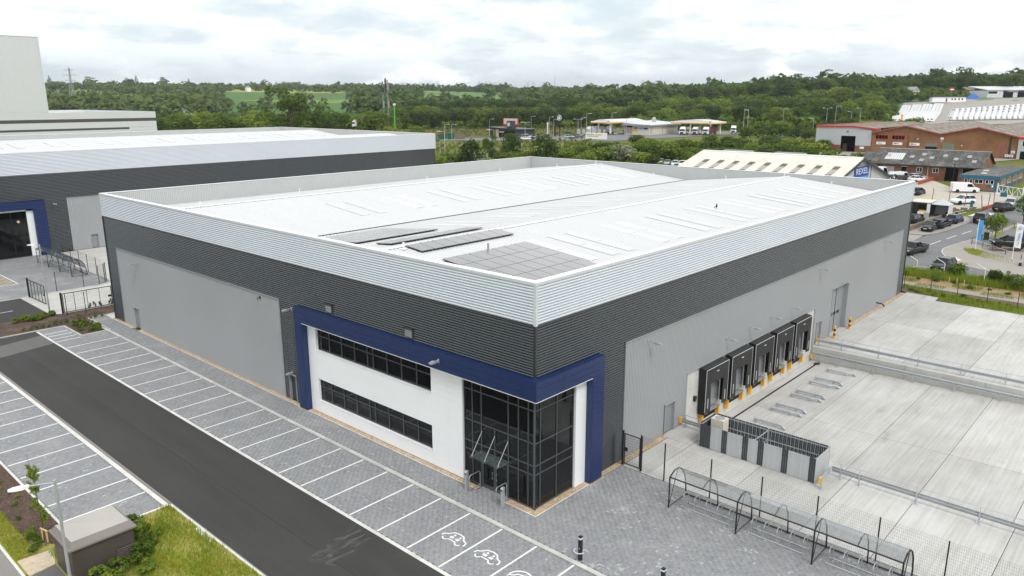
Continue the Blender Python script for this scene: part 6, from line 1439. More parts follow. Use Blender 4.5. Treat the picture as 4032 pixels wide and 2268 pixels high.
        # coffee shop and filling station cars
for x,y,az,col,k,lab in ((224.5,197.4,R(-45),WHITE,'saloon','white car in front of the coffee shop'),(231,200.5,R(-40),BLACK,'saloon','black car in front of the coffee shop corner'),(228,203.5,R(-45),GREY,'suv','grey car behind the white one at the coffee shop'),(236.5,203.2,R(-45),SILVER,'hatch','silver car right of the black one at the coffee shop'),(241.5,201,R(140),BLACK,'suv','black car at the right end of the coffee shop row'),(245,189.5,R(-45),SILVER,'suv','silver car nearest the roadside banner'),(250,191,R(-45),GREY,'estate','grey car behind the silver one by the banner'),(254,192,R(-45),GREY,'hatch','grey hatchback farthest along by the banner'),(286.5,193.5,R(30),SILVER,'hatch','silver car at the fuel pumps under the left canopy'),(263,189,R(-40),WHITE,'saloon','white car passing behind the roadside banner'),(126.0,147.5,R(-45),WHITE,'van','white van roof just showing over the warehouse parapet by the roundabout')):
    put(k,x,y,az,col,lab,full=False)
    # lorries
def lorry(x,y,az,lab,col=WHITE,trailer=None,z=None):
    r=empty('lorry',(x,y,th(x,y) if z is None else z),az);tag(r,lab,'lorry')
    def b(mb,nm,m,sm=False):o=mb.build(nm,m,None,sm);o.parent=r;o.color=(*col,1);return o
    b(MB().hexa([(-1.05,-1.22,0.9),(1.15,-1.22,0.75),(1.15,1.22,0.75),(-1.05,1.22,0.9),(-1.05,-1.22,3.1),(0.95,-1.2,3.0),(0.95,1.2,3.0),(-1.05,1.22,3.1)]),'cab','car_paint');b(MB().hexa([(-1.0,-1.2,3.1),(0.9,-1.15,3.0),(0.9,1.15,3.0),(-1.0,1.2,3.1),(-1.0,-1.15,3.9),(0.1,-1.0,3.75),(0.1,1.0,3.75),(-1.0,1.15,3.9)]),'roof_fairing','car_paint')
    b(MB().quad((1.10,-1.1,1.95),(1.10,1.1,1.95),(1.0,1.08,2.85),(1.0,-1.08,2.85)),'windscreen','glass_car');b(MB().box(1.10,-0.8,0.75,1.19,0.8,1.55),'grille','trim_black')
    for s in (-1,1):b(MB().box(0.0,s*1.235-0.01,1.9,0.85,s*1.235+0.01,2.7),'side_window','glass_car');b(MB().box(0.8,s*1.42-0.1,2.0,0.95,s*1.42+0.1,2.6),'mirror','trim_black')
    b(MB().box(-4.6,-0.45,0.75,-0.9,0.45,1.0),'chassis','trim_black')
    for ax in (0.2,-3.5):
        for s in (-1,1):b(MB().lathe((ax,s*1.0-0.15,0.5),[(0.3,0),(0.5,0.02),(0.5,0.28),(0.3,0.3)],14,'y'),'wheel','tyre')
    if trailer:
        corrm=MB();F=Fc((0,0),(-1,0),(0,1))
        b(MB().box(-13.6,-1.22,1.25,-1.5,1.22,3.95),'container',trailer)
        for s in (-1,1):
            for k in range(30):b(MB().box(-13.4+k*0.4,s*1.235-0.02,1.35,-13.2+k*0.4,s*1.235+0.02,3.85),'container_rib',trailer) if k%2==0 else None
        b(MB().box(-13.6,-1.0,0.95,-1.5,1.0,1.22),'trailer_frame','trim_black')
        for ax in (-10.2,-11.5,-12.8):
            for s in (-1,1):b(MB().lathe((ax,s*1.0-0.15,0.5),[(0.3,0),(0.5,0.02),(0.5,0.28),(0.3,0.3)],14,'y'),'wheel','tyre')
    return r
lorry(299.0,151.8,R(192),'white lorry with a dark red container trailer under the right fuel canopy',WHITE,'container_red')
lorry(296.5,162.5,R(190),'white lorry cab left of the container lorry at the fuel canopy')
lorry(298.5,157.0,R(190),'low white tipper cab between the two lorries at the fuel canopy',(0.6,0.6,0.6))
lorry(322.0,149.5,R(200),'white lorry cab parked behind the red container trailer')
xq,yq=at(1392,352);lorry(xq,yq,R(138),'white lorry with a red curtain trailer on the road behind the trees',WHITE,'container_red',z=th(xq,yq)+5.0)
lorry(281,206,R(140),'pale tanker lorry beside the left fuel canopy',(0.7,0.71,0.72),'board_light')
# caravans in the dealer compound
def caravan_proto():
    prof=[(-2.9,0.5),(-3.05,1.2),(-2.85,2.2),(-2.5,2.55),(2.2,2.6),(2.75,2.2),(3.05,1.3),(2.9,0.5)]
    r=MB().extr([(x,-1.12,z) for x,z in prof],(0,2.24,0)).build('caravan','white_panel');r['category']='caravan'
    for s in (-1,1):
        o=MB().box(-1.6,s*1.13-0.01,1.45,-0.5,s*1.13+0.01,2.0).box(0.5,s*1.13-0.01,1.45,1.5,s*1.13+0.01,2.0).build('window','glass_car');o.parent=r
    o=MB().quad((2.90,-0.8,1.55),(2.90,0.8,1.55),(2.78,0.75,2.1),(2.78,-0.75,2.1)).build('front_window','glass_car');o.parent=r
    o=MB().box(-0.35,-1.14,0.15,0.35,-0.9,0.75).box(-0.35,0.9,0.15,0.35,1.14,0.75).build('wheel','tyre');o.parent=r
    o=MB().box(2.9,-0.06,0.45,4.2,0.06,0.55).build('drawbar','galv');o.parent=r
    return r
CV=caravan_proto()
def caravans(u0,u1,D0,D1,nu,nd,az,lab,grp):
    for i in range(nu):
        for j in range(nd):
            u=u0+(u1-u0)*(i+0.5)/nu+(j*1.2);D=D0+(D1-D0)*(j+0.5)/nd;x,y=at(u,D);place(CV,(x,y,th(x,y)),az+gs.normal(0,0.03),f'{lab}, {ORD[j]} in the {ORD[i]} row',grp)
caravans(3520,3690,455,565,4,26,YAW+R(80),'white caravan in the left block','caravans in the left block')
caravans(3745,4070,462,540,15,8,YAW+R(10),'white caravan in the right block','caravans in the right block')
# ------------------------------------------------------------------ street corner on the right
drape('garden_soil',[(66.9,1.5),(78.5,3.5),(76.5,-40),(63.6,-40)],0.03,'soil',6,10)['kind']='structure'
drape('bark_mulch',[(71.8,1.6),(77.6,3.0),(76.0,-40),(70.3,-40)],0.045,'mulch_orange',6,10)['kind']='structure'
drape('garden_path',[(70.6,1.2),(72.2,1.5),(70.2,-40),(67.2,-40)],0.06,'pavement_brown',4,10)['kind']='structure'
drape('side_road',[(79.5,4.5),(91.0,4.5),(85.7,-40),(78.2,-40)],0.02,'street_asphalt',6,12)['kind']='structure'
def strip(name,pts,off,m,wdt,n=4):
    """ribbon that follows a polyline on the ground"""
    V=[];F=[];P_=[]
    for a,b in zip(pts,pts[1:]):
        for i in range(n):t=i/n;P_.append((a[0]+(b[0]-a[0])*t,a[1]+(b[1]-a[1])*t))
    P_.append(pts[-1])
    for i,p in enumerate(P_):
        a,b=P_[max(0,i-1)],P_[min(len(P_)-1,i+1)];d=Vector((b[0]-a[0],b[1]-a[1])).normalized();q=Vector((-d.y,d.x))*wdt/2
        z0,z1=th(p[0]+q.x,p[1]+q.y)+off,th(p[0]-q.x,p[1]-q.y)+off;V+=[(p[0]+q.x,p[1]+q.y,z0),(p[0]-q.x,p[1]-q.y,z1)]
    F=[(2*i,2*i+2,2*i+3,2*i+1) for i in range(len(P_)-1)];return np_mesh(name,V,F,m)
def patch(name,pts,off,m):
    cx,cy=sum(p[0] for p in pts)/len(pts),sum(p[1] for p in pts)/len(pts);V=[(cx,cy,th(cx,cy)+off)]+[(x,y,th(x,y)+off) for x,y in pts];n=len(pts);mb=MB();mb.add(V,[(0,1+i,1+(i+1)%n) for i in range(n)]);return struct(mb.build(name,m))
drape('street',[(84,9.5),(84,2.0),(150,-12.5),(150,1.5)],0.025,'street_asphalt',30,8)['kind']='structure'
patch('street_mouth',[(84,16),(84,8),(103.2,7.4),(103.3,9.6),(104,16)],0.022,'pavement_brown')
patch('kerbside_pavement',[(103.0,9.8),(103.3,7.4),(105.4,6.1),(109.7,5.0),(116.4,3.9),(118.2,4.2),(121.0,5.4),(120,9.5),(112,12.5),(104.5,12)],0.05,'pavement_brown')
strip('street_kerb',[(102.9,10.5),(103.2,7.4),(105.4,6.0),(109.7,4.9),(116.4,3.8),(118.3,4.1),(121,5.3)],0.08,'dull_kerb' if 'dull_kerb' in MATS else mat('dull_kerb',(0.22,0.19,0.165),0.85,0,0.3,0.15),0.2)['kind']='structure'
patch('trailer_stand',[(104.5,12),(112,12.5),(120,9.6),(124.3,9.7),(127,13),(120,20),(104,20)],0.045,'street_asphalt')
patch('corner_pavement',[(94.0,2.4),(95.6,2.65),(98.1,2.25),(101.7,1.35),(106.2,-0.25),(112,-0.8),(121.5,-2.9),(132,-5),(132,-9),(110,-9),(85.0,-9),(86,-4.5),(87,-2.6),(88,-1),(90.5,0.8),(92.6,2.0)],0.05,'pavement_brown')
strip('corner_kerb',[(85.0,-9),(86.6,-4.2),(88,-1.0),(90.5,0.85),(92.8,2.1),(94.0,2.5),(95.6,2.75),(98.1,2.35),(101.7,1.4),(106.2,-0.2),(112,-0.75),(121.5,-2.85),(132,-5)],0.085,'kerb',0.16)['kind']='structure'
patch('dealer_forecourt',[(101.5,0.3),(99.8,-1.9),(96.6,-5.1),(94.3,-7.4),(94,-12),(125,-14),(119,-3.6),(111.5,-1.7),(106.5,-0.9)],0.06,'street_asphalt')
for pts,nm in (([(97.2,0.5),(94.9,-0.7),(92.9,-3.0),(90.9,-6.4),(91.2,-9),(92.8,-9),(92.6,-7.4),(95.5,-4.0),(98.0,-0.8)],'grass_verge'),([(89.3,-1.5),(87.9,-4.0),(86.6,-8.9),(88.7,-8.6),(89.8,-5.1),(90.0,-2.1)],'grass_verge'),([(106,-0.9),(110.5,-1.4),(111.5,-2.2),(107,-1.9)],'grass_verge'),([(114,-2.2),(122,-4.0),(121,-5.0),(114,-3.0)],'grass_verge')):
    patch(nm,pts,0.075,'verge')
def pts_poly(poly):
    xs,ys=[p[0] for p in poly],[p[1] for p in poly]
    def f(g,n):
        q=np.stack([g.uniform(min(xs),max(xs),n),g.uniform(min(ys),max(ys),n)],-1);ins=np.zeros(n,bool);j=len(poly)-1
        for i in range(len(poly)):
            xi,yi=poly[i];xj,yj=poly[j];c=((yi>q[:,1])!=(yj>q[:,1]))&(q[:,0]<(xj-xi)*(q[:,1]-yi)/(yj-yi+1e-9)+xi);ins^=c;j=i
        return q[ins]
    return f
grass('verge_grass',pts_poly([(97.2,0.5),(94.9,-0.7),(92.9,-3.0),(90.9,-6.4),(91.2,-9),(92.8,-9),(92.6,-7.4),(95.5,-4.0),(98.0,-0.8)]),5000,0.08,0.22,'grass_blade','grass island in front of the dealer railing',seed=5,wdt=0.04,zf=lambda x,y:TH(x,y)+0.07)
grass('weed_strip',pts_poly([(66.2,-3.9),(68.5,0.6),(70.3,0.8),(68.4,-6),(67.0,-16),(64.0,-16),(64.6,-4.2)]),9000,0.10,0.45,'grass_blade','weedy grass strip between the concrete yard and the garden path',seed=6,wdt=0.035,zf=lambda x,y:TH(x,y)+0.03)
dash=struct(empty('street_markings'))
for a,b in (((97.6,5.0),(100.8,4.35)),((102.5,3.95),(105.4,3.3)),((106.9,2.9),(109.9,2.2)),((111.5,1.8),(114.4,1.1))):o=strip('centre_dash',[a,b],0.035,'line_white',0.12,3);o.parent=dash
o=strip('stop_line',[(80.5,3.4),(83,2.8),(83.4,0)],0.03,'line_white',0.12,3);o.parent=dash
for a,b in (((122.5,8.6),(126.2,7.0)),((121.0,7.6),(124.5,6.3))):o=strip('bay_line',[a,b],0.06,'line_white',0.12,3);o.parent=dash
tact=patch('tactile_paving',[(88.3,0.1),(89.5,1.0),(91.6,0.2),(90.2,-1.0)],0.09,'cream');patch('concrete_crossover',[(121.5,5.4),(125.5,4.6),(126.2,2.0),(122.7,2.2)],0.055,'conc_light')
# garden fence, hedge plants, white railings
fence('garden_fence',[(69.3,0.6),(68.55,-2.5),(68.1,-5.37),(67.1,-8.55),(66.7,-11.5),(66.2,-14.5)],2.0,'slim black posts of the fence between the yard and the garden strip',14,6,r=0.003,zf=lambda x,y:th(x,y)+0.03)
gh=np.random.default_rng(44)
for i in range(34):
    x=76.3+gh.uniform(0,2.6);y=3.0-i*0.55+gh.uniform(-0.5,0.5)
    h=gh.uniform(0.5,1.2) if -5.0<y<-3.0 else gh.uniform(0.7,1.5) if y>-1.6 else gh.uniform(0.8,2.5)
    mt=['leaf_mid','leaf_lime','leaf_lime','leaf_mid','leaf_dark'][int(gh.integers(5))] if i%3 else 'leaf_mid'
    tree(x,y,h,'bush' if i%3 else 'loose',mt,gh.uniform(0.7,1.5),f"{'feathery' if i % 3 == 0 else 'bushy'} weed in the scruffy hedge along the near road, {ORD[i]} from the left",'bush','hedge weeds')
grass('tall_weeds',lambda g,n:np.stack([g.uniform(75.6,79.2,n),g.uniform(-16,3.4,n)],-1),9000,0.3,1.1,'grass_blade','tangle of tall grass between the hedge weeds on the near roadside','weeds',7,0.03,lambda x,y:TH(x,y)+0.02)
grass('mulch_weeds',lambda g,n:(lambda q:q[np.sin(q[:,0]*1.3)*np.sin(q[:,1]*0.9)>0.1])(np.stack([g.uniform(70.6,76,n),g.uniform(-16,2.0,n)],-1)),7000,0.06,0.3,'grass_blade','sparse weeds sprouting through the bark mulch','weeds',8,0.03,lambda x,y:TH(x,y)+0.04)
for i in range(12):tree(66.9+gh.uniform(0,1.6),-0.6-i*0.9,gh.uniform(0.35,0.8),'bush',['leaf_mid','leaf_lime'][i%2],1.3,'low weed clump beside the garden path','weed','path weeds')
for i in range(7):tree(72.8+gh.uniform(0,2.5),0.5-i*2.0,gh.uniform(0.4,0.8),'bush','leaf_mid',1.6,'spreading weed on the orange bark mulch','weed','mulch weeds')
for i,(x,y,h) in enumerate(((81.2,2.4,1.1),(80.2,-1.1,1.4),(77.3,-6.2,1.9))):
    wp=tag(empty('railing_post',(x,y,0)),['short white railing post behind the weeds near the pickup','white railing post in the middle of the weedy hedge','tall white angled railing post at the end of the weeds'][i],'post','white posts');MB().cyl((x,y,0),(x,y,h),0.05,7).build('post','white_paint',wp)
    MB().tube([(x,y,h),(x+1.0,y+1.2,h+0.35)],0.04,6).build('strut','white_paint',wp)
for i,(x,y) in enumerate(((74.6,-3.0),(74.4,-3.9),(74.3,-4.7))):
    st_=tag(empty('garden_stake',(x,y,0)),['left','middle','right'][i]+' one of three short timber stakes on the orange mulch','stake','garden stakes');MB().box(x-0.04,y-0.04,0,x+0.04,y+0.04,0.8).build('post','wood_stake',st_);MB().box(x-0.045,y-0.045,0.8,x+0.045,y+0.045,0.83).build('tip','cream',st_)
    # low timber-coloured railing round the dealer corner
def railing(name,pts,h,lab,m='ridge_grey',n=None):
    r=tag(empty(name,(*pts[0],th(*pts[0]))),lab,'railing')
    for x,y in pts:MB().box(x-0.05,y-0.05,th(x,y),x+0.05,y+0.05,th(x,y)+h+0.08).build('post','timber',r)
    for a,b in zip(pts,pts[1:]):MB().tube([(*a,th(*a)+h-0.05),(*b,th(*b)+h-0.05)],0.045,6).build('rail',m,r)
    return r
railing('knee_rail',[(100.9,0.2),(99.6,-1.5),(98.1,-3.0),(96.3,-5.0),(94.5,-7.2),(93.5,-9)],0.75,'pale knee rail along the dealer corner beside the grass island','conc_light')
railing('knee_rail',[(101.5,0.3),(104.5,-0.35),(108,-1.0),(111.5,-1.7),(115.5,-2.6),(120,-3.7)],0.7,'timber knee rail running up the street past the small tree','timber')
# flags, totem, cabinet, bollard
def flag(x,y,h,lab,m,az,wv=0.7,hh=3.2,txt=None,logo=False):
    z=th(x,y);r=tag(empty('flag',(x,y,z)),lab,'flag');MB().cyl((x,y,z),(x,y,z+h),0.05,8,0.035).build('pole','white_paint',r)
    V=[];F=[];n=12;c,s=math.cos(az),math.sin(az)
    for i in range(n+1):
        zz=z+h-0.1-hh*i/n
        for j in range(5):
            t=j/4;wob=0.10*math.sin(3*t+i*0.6)*t;V.append((x+c*wv*t-s*wob,y+s*wv*t+c*wob,zz-0.15*t))
    for i in range(n):
        for j in range(4):F.append((i*5+j,i*5+j+1,i*5+j+6,i*5+j+5))
    np_mesh('banner',V,F,m,r,None,True)
    if txt:
        t=text(txt,(x+c*wv*0.5+0.16*s,y+s*wv*0.5-0.16*c,z+h-2.3),0.34,'sign_blue',r,az-math.pi/2,0.004);t.rotation_euler=(math.pi/2,-math.pi/2,az)
    if logo:
        o=MB().tube([(x+c*(wv*0.5+0.2*math.cos(a))+0.15*s,y+s*(wv*0.5+0.2*math.cos(a))-0.15*c,z+h-0.7+0.2*math.sin(a)) for a in np.linspace(0,6.2832,17)],0.025,5).build('roundel','sign_blue',r);text('V',(x+c*wv*0.5+0.16*s,y+s*wv*0.5-0.16*c,z+h-0.64),0.2,'sign_blue',r,az-math.pi/2,0.004);text('W',(x+c*wv*0.5+0.16*s,y+s*wv*0.5-0.16*c,z+h-0.80),0.2,'sign_blue',r,az-math.pi/2,0.004)
    return r
flag(97.4,-1.0,4.6,'blue feather flag on a white pole beside the street corner','sky_blue',R(-60),0.6,3.0)
flag(94.1,-6.2,5.2,'white brand flag with a roundel and vertical lettering at the dealer corner','white_panel',R(-70),0.8,3.3,'The Original',True)
tt=tag(empty('sign_totem',(103.1,-6.1,th(103.1,-6.1))),'tall blue sign totem cut off by the right picture edge','sign')
MB().cbox((103.1,-6.3,th(103,-6)+1.5),(0.25,1.1,3.0),0).build('board','sign_blue',tt);MB().cbox((103.1,-6.3,th(103,-6)+1.5),(0.2,1.22,3.1),0).build('frame','lens_white',tt)
for k in range(3):MB().cbox((102.96,-6.3,th(103,-6)+0.8+k*0.35),(0.02,0.7,0.06),0).build('lettering_line','lens_white',tt)
cb=tag(empty('utility_cabinet',(104.6,-0.9,th(104.6,-0.9))),'dark green utility cabinet by the knee rail','cabinet');MB().cbox((104.6,-0.9,th(104.6,-0.9)+0.6),(0.45,0.7,1.2),0.2).build('body',mat('cab_green',(0.02,0.045,0.025),0.6),cb,bevel=0.03);MB().cbox((104.6,-0.9,th(104.6,-0.9)+1.22),(0.5,0.75,0.04),0.2).build('lid','ridge_grey',cb)
bl=tag(empty('verge_bollard',(108.6,-0.35,th(108.6,-0.35))),'black bollard with a white band on the grass by the small tree','bollard');z0=th(108.6,-0.35)
MB().cyl((108.6,-0.35,z0),(108.6,-0.35,z0+0.95),0.1,10).build('shaft','black_metal',bl);MB().cyl((108.6,-0.35,z0+0.45),(108.6,-0.35,z0+0.75),0.108,10).build('band','lens_white',bl)
tree(104.4,-2.1,4.7,'street','leaf_mid',0.88,'small round street tree beside the display car','tree');tree(118.3,-3.3,5.2,'street','leaf_mid',0.95,'street tree at the right edge higher up the street','tree')
gp_=tag(empty('green_post',(90.6,-8.2,0.1)),'pale green post at the right picture edge in front of the grass','post');MB().cyl((90.6,-8.2,0.1),(90.6,-8.2,2.2),0.12,8).build('shaft',mat('pale_green',(0.42,0.55,0.42),0.6),gp_);MB().box(90.4,-7.9,0.1,90.9,-7.6,0.75).build('meter_box','trim_black',gp_)
# snack trailer, gazebo, wall, tables
tr=tag(empty('snack_trailer',(118.0,12.0,th(118,12))),'black catering trailer with a lifted hatch and yellow counter board','trailer');zt=th(118,12)
MB().box(117.0,10.4,zt+0.45,121.5,13.6,zt+2.5).build('body','trim_black',tr);MB().box(116.9,10.3,zt+2.5,121.6,13.7,zt+2.6).build('roof','cream',tr);MB().box(116.95,10.9,zt+1.0,116.99,12.0,zt+1.25).build('counter_board','yellow',tr);MB().box(116.9,10.3,zt+0.7,117.0,10.8,zt+2.4).build('door','white_panel',tr);MB().box(116.9,10.8,zt+0.5,116.99,12.2,zt+0.98).build('skirt','white_panel',tr);MB().box(116.9,10.85,zt+1.3,116.98,12.1,zt+2.1).build('hatch_opening','glass_car',tr)
gz=tag(empty('gazebo',(119.5,9.2,th(119.5,9.2))),'pale grey pitched gazebo beside the catering trailer','gazebo');zg=th(119.5,9.2)
MB().add([(117.9,7.6,zg+2.1),(121.1,7.6,zg+2.1),(121.1,10.7,zg+2.1),(117.9,10.7,zg+2.1),(119.5,9.15,zg+2.95)],[(0,1,4),(1,2,4),(2,3,4),(3,0,4)]).build('roof','board_light',gz);MB().box(121.0,7.7,zg+0.1,121.05,10.6,zg+2.1).box(118,7.65,zg+0.3,121.0,7.7,zg+2.1).build('side_curtain','white_tower',gz)
for x,y in ((118,7.7),(121,7.7),(118,10.6),(121,10.6)):MB().cyl((x,y,zg),(x,y,zg+2.1),0.03,6).build('leg','steel',gz)
pt=tag(empty('picnic_table',(117.2,6.9,th(117.2,6.9))),'white table with black chairs behind the parked cars','table');zp=th(117.2,6.9)
MB().cbox((117.2,7.2,zp+0.75),(1.6,0.9,0.05),0.3).build('table_top','white_panel',pt)
for a,b in ((-0.6,-0.3),(0.6,-0.3),(0.6,0.3),(-0.6,0.3)):MB().cyl((117.2+a,7.2+b,zp),(117.2+a,7.2+b,zp+0.73),0.03,5).build('leg','white_panel',pt)
for i,(x,y) in enumerate(((119.0,6.6),(116.0,7.9),(118.4,8.0))):
    c=tag(empty('chair',(x,y,th(x,y))),['black chair right of the white table','black chair left of the white table','black chair behind the white table'][i],'chair','black chairs');zc=th(x,y)
    MB().cbox((x,y,zc+0.45),(0.45,0.45,0.05)).build('seat','trim_black',c);MB().cbox((x+0.2,y,zc+0.75),(0.05,0.45,0.5)).build('backrest','trim_black',c)
    for a,b in ((-0.18,-0.18),(0.18,-0.18),(0.18,0.18),(-0.18,0.18)):MB().cyl((x+a,y+b,zc),(x+a,y+b,zc+0.43),0.02,4).build('leg','trim_black',c)
ab=tag(empty('menu_board',(115.4,10.4,th(115.4,10.4))),'leaning grey menu board beside the catering trailer','board');zc=th(115.4,10.4);MB().hexa([(115.3,10.0,zc),(115.35,10.0,zc),(115.35,10.8,zc),(115.3,10.8,zc),(115.55,10.0,zc+1.2),(115.6,10.0,zc+1.2),(115.6,10.8,zc+1.2),(115.55,10.8,zc+1.2)]).build('panel','ridge_grey',ab);MB().box(115.7,10.1,zc,115.74,10.7,zc+0.9).build('prop','timber',ab)
kz=tag(empty('kiosk',(112,17,th(112,17))),'grey flat-roofed cabin showing beside the far corner of the warehouse','cabin');zk=th(112,17)
MB().box(112,14.4,zk,119.5,19.5,zk+2.75).build('walls','grey_clad',kz);MB().box(111.8,14.2,zk+2.75,119.8,19.7,zk+2.95).build('roof','galv',kz);MB().box(111.9,14.3,zk+2.4,112.02,19.6,zk+2.74).build('fascia','anthracite',kz)
lw=tag(empty('low_wall',(105,10,th(105,10))),'low brown rendered wall beside the parked cars','wall');mat('render_brown',(0.20,0.165,0.125),0.9,0,0.2,0.2,1.5)
for i in range(10):
    t0,t1=i/10,(i+1)/10;xa,ya,xb,yb=104.8+11.2*t0,10.1-2.0*t0,104.8+11.2*t1,10.1-2.0*t1;MB().hexa([(xa,ya,th(xa,ya)-0.2),(xb,yb,th(xb,yb)-0.2),(xb,yb+0.25,th(xb,yb)-0.2),(xa,ya+0.25,th(xa,ya)-0.2),(xa,ya,th(xa,ya)+0.85),(xb,yb,th(xb,yb)+0.85),(xb,yb+0.25,th(xb,yb)+0.85),(xa,ya+0.25,th(xa,ya)+0.85)]).build('wall_section','render_brown',lw)
    # yard with leaning concrete posts, gate, office
patch('industrial_yard',[(124.2,10.2),(128.5,4.6),(133,3.4),(142,1.2),(150,6.3),(149,13.2),(164,22),(164,36),(140,34),(130,24),(122,18)],0.05,'yard_dust')
ym=struct(empty('yard_hatching'))
for a,b in (((135.1,17.4),(139.6,16.3)),((134.5,12.8),(131.3,13.3)),((139.6,16.3),(134.5,12.8)),((140.2,13.7),(135.0,10.5)),((136.7,10.1),(129.7,11.0)),((137.0,17.0),(133.0,13.1)),((142,13.4),(137.5,10.2))):o=strip('hatch_line',[a,b],0.07,'line_yellow',0.13,4);o.parent=ym
rb=tag(empty('rubble_wall',(127,8,th(127,8))),'overgrown broken brick wall along the yard edge','wall')
for i in range(14):
    t0,t1=i/14,(i+0.96)/14;xa,ya,xb,yb=124.3+4.2*t0,10.2-5.6*t0,124.3+4.2*t1,10.2-5.6*t1;h=0.35+0.25*math.sin(i*1.9);MB().hexa([(xa,ya,th(xa,ya)-.1),(xb,yb,th(xb,yb)-.1),(xb+.5,yb+.3,th(xb,yb)-.1),(xa+.5,ya+.3,th(xa,ya)-.1),(xa,ya,th(xa,ya)+h),(xb,yb,th(xb,yb)+h*.9),(xb+.4,yb+.3,th(xb,yb)+h*.8),(xa+.4,ya+.3,th(xa,ya)+h*.9)]).build('wall_section','render_brown',rb)
rb2=tag(empty('brick_kerb_wall',(130.5,4.0,th(130,4))),'low brick wall between the yard and the gateway','wall')
for i in range(6):t0,t1=i/6,(i+1)/6;xa,ya,xb,yb=128.6+4.4*t0,4.5-1.2*t0,128.6+4.4*t1,4.5-1.2*t1;MB().hexa([(xa,ya,th(xa,ya)),(xb,yb,th(xb,yb)),(xb,yb+.3,th(xb,yb)),(xa,ya+.3,th(xa,ya)),(xa,ya,th(xa,ya)+.5),(xb,yb,th(xb,yb)+.5),(xb,yb+.3,th(xb,yb)+.5),(xa,ya+.3,th(xa,ya)+.5)]).build('wall_section','dull_red',rb2)
for i,(x,y,lean) in enumerate(((132.5,13.9,0.1),(130.6,10.6,0.05),(130.5,7.9,0.12),(129.7,4.9,-0.25),(131.7,4.4,0.1),(133.6,3.9,-0.05))):
    z=th(x,y);p=tag(empty('concrete_post',(x,y,z)),f"rusty cranked fence post, {['first', 'second', 'third', 'fourth', 'fifth', 'sixth'][i]} from the left along the yard edge",'post','yard fence posts');MB().tube([(x,y,z),(x+lean,y-lean,z+2.1),(x+lean+0.25,y-lean+0.15,z+2.45)],0.07,5).build('shaft','timber',p)
np_=tag(empty('notice_post',(129.6,6.6,th(129.6,6.6))),'narrow blue sign post in front of the white four-wheel drive','sign');MB().cbox((129.6,6.6,th(129.6,6.6)+0.65),(0.1,0.45,1.3)).build('board','teal_blue',np_)
gt=tag(empty('site_gate',(144,4.5,th(144,4.5))),'white tubular site gate standing open by the brick office','gate');a,b=Vector((144.8,5.6,th(144.8,5.4))),Vector((142.0,0.9,th(142,1)))
for t in (0.0,1.0):q=a+(b-a)*t;MB().cyl(tuple(q),(q.x,q.y,q.z+2.3),0.10,8).build('gate_post','white_paint',gt)
for h in (0.35,1.95):MB().tube([tuple(a+Vector((0,0,h))),tuple(b+Vector((0,0,h)))],0.06,6).build('gate_rail','white_paint',gt)
for i in range(5):
    q,q2=a+(b-a)*(i/5),a+(b-a)*((i+1)/5);MB().tube([(q.x,q.y,q.z+(0.35 if i%2 else 1.95)),(q2.x,q2.y,q2.z+(1.95 if i%2 else 0.35))],0.045,6).build('gate_brace','white_paint',gt);MB().tube([(q2.x,q2.y,q2.z+0.35),(q2.x,q2.y,q2.z+1.95)],0.04,6).build('gate_bar','white_paint',gt)
gs_=tag(empty('gate_sign',(138,3.4,th(138,3.4))),'small blue sign hanging on the leaning white gate','sign');MB().cbox((138.2,3.3,th(138,3.4)+1.3),(0.06,1.1,0.8)).build('board','teal_blue',gs_);MB().tube([(138.4,4.1,th(138,3.4)),(138.2,3.6,th(138,3.4)+2.2)],0.06,6).build('post','white_paint',gs_);MB().tube([(138.4,2.4,th(138,3.4)),(138.2,2.9,th(138,3.4)+2.2)],0.06,6).build('post','white_paint',gs_)
# ------------------------------------------------------------------ industrial buildings on the right
def mat_brick(name,c1,c2,mort,var=(0.75,1.2)):
    m,n=new_mat(name);g_=n.add('ShaderNodeNewGeometry').outputs['Position'];s_=n.add('ShaderNodeSeparateXYZ',ins={0:g_})
    v=n.add('ShaderNodeCombineXYZ',ins={0:n.math('ADD',s_.outputs[0],s_.outputs[1]),1:s_.outputs[2],2:0.0}).outputs[0]
    br=n.add('ShaderNodeTexBrick',ins={'Vector':v,'Scale':4.4,'Color1':(*c1,1),'Color2':(*c2,1),'Mortar':(*mort,1),'Mortar Size':0.025,'Row Height':0.33,'Brick Width':1.0})
    w1=n.ramp(n.noise(g_,0.25,5,0.65),[(0.3,(var[0],)*3),(0.7,(var[1],)*3)]);w2=n.ramp(n.noise(g_,3.5,4,0.7),[(0.3,(0.8,)*3),(0.7,(1.15,)*3)])
    fin(m,n,P(n,n.mix(1.0,n.mix(1.0,br.outputs[0],w1,'MULTIPLY'),w2,'MULTIPLY'),0.9,0,0.2))
mat_brick('brick_orange',(0.30,0.135,0.055),(0.22,0.095,0.045),(0.26,0.19,0.13));mat_brick('brick_red',(0.25,0.105,0.06),(0.17,0.07,0.045),(0.24,0.18,0.14))
def mat_old_roof(name,a,b,c):
    m,n=new_mat(name);g_=n.add('ShaderNodeNewGeometry').outputs['Position']
    f=n.math('ADD',n.math('MULTIPLY',n.noise(g_,0.5,6,0.7),0.5),n.math('MULTIPLY',n.noise(n.mapping(g_,(0.3,1,1)),3.0,5,0.7),0.5));fin(m,n,P(n,n.ramp(f,[(0.32,a),(0.5,b),(0.66,c)]),0.95,0,0.1))
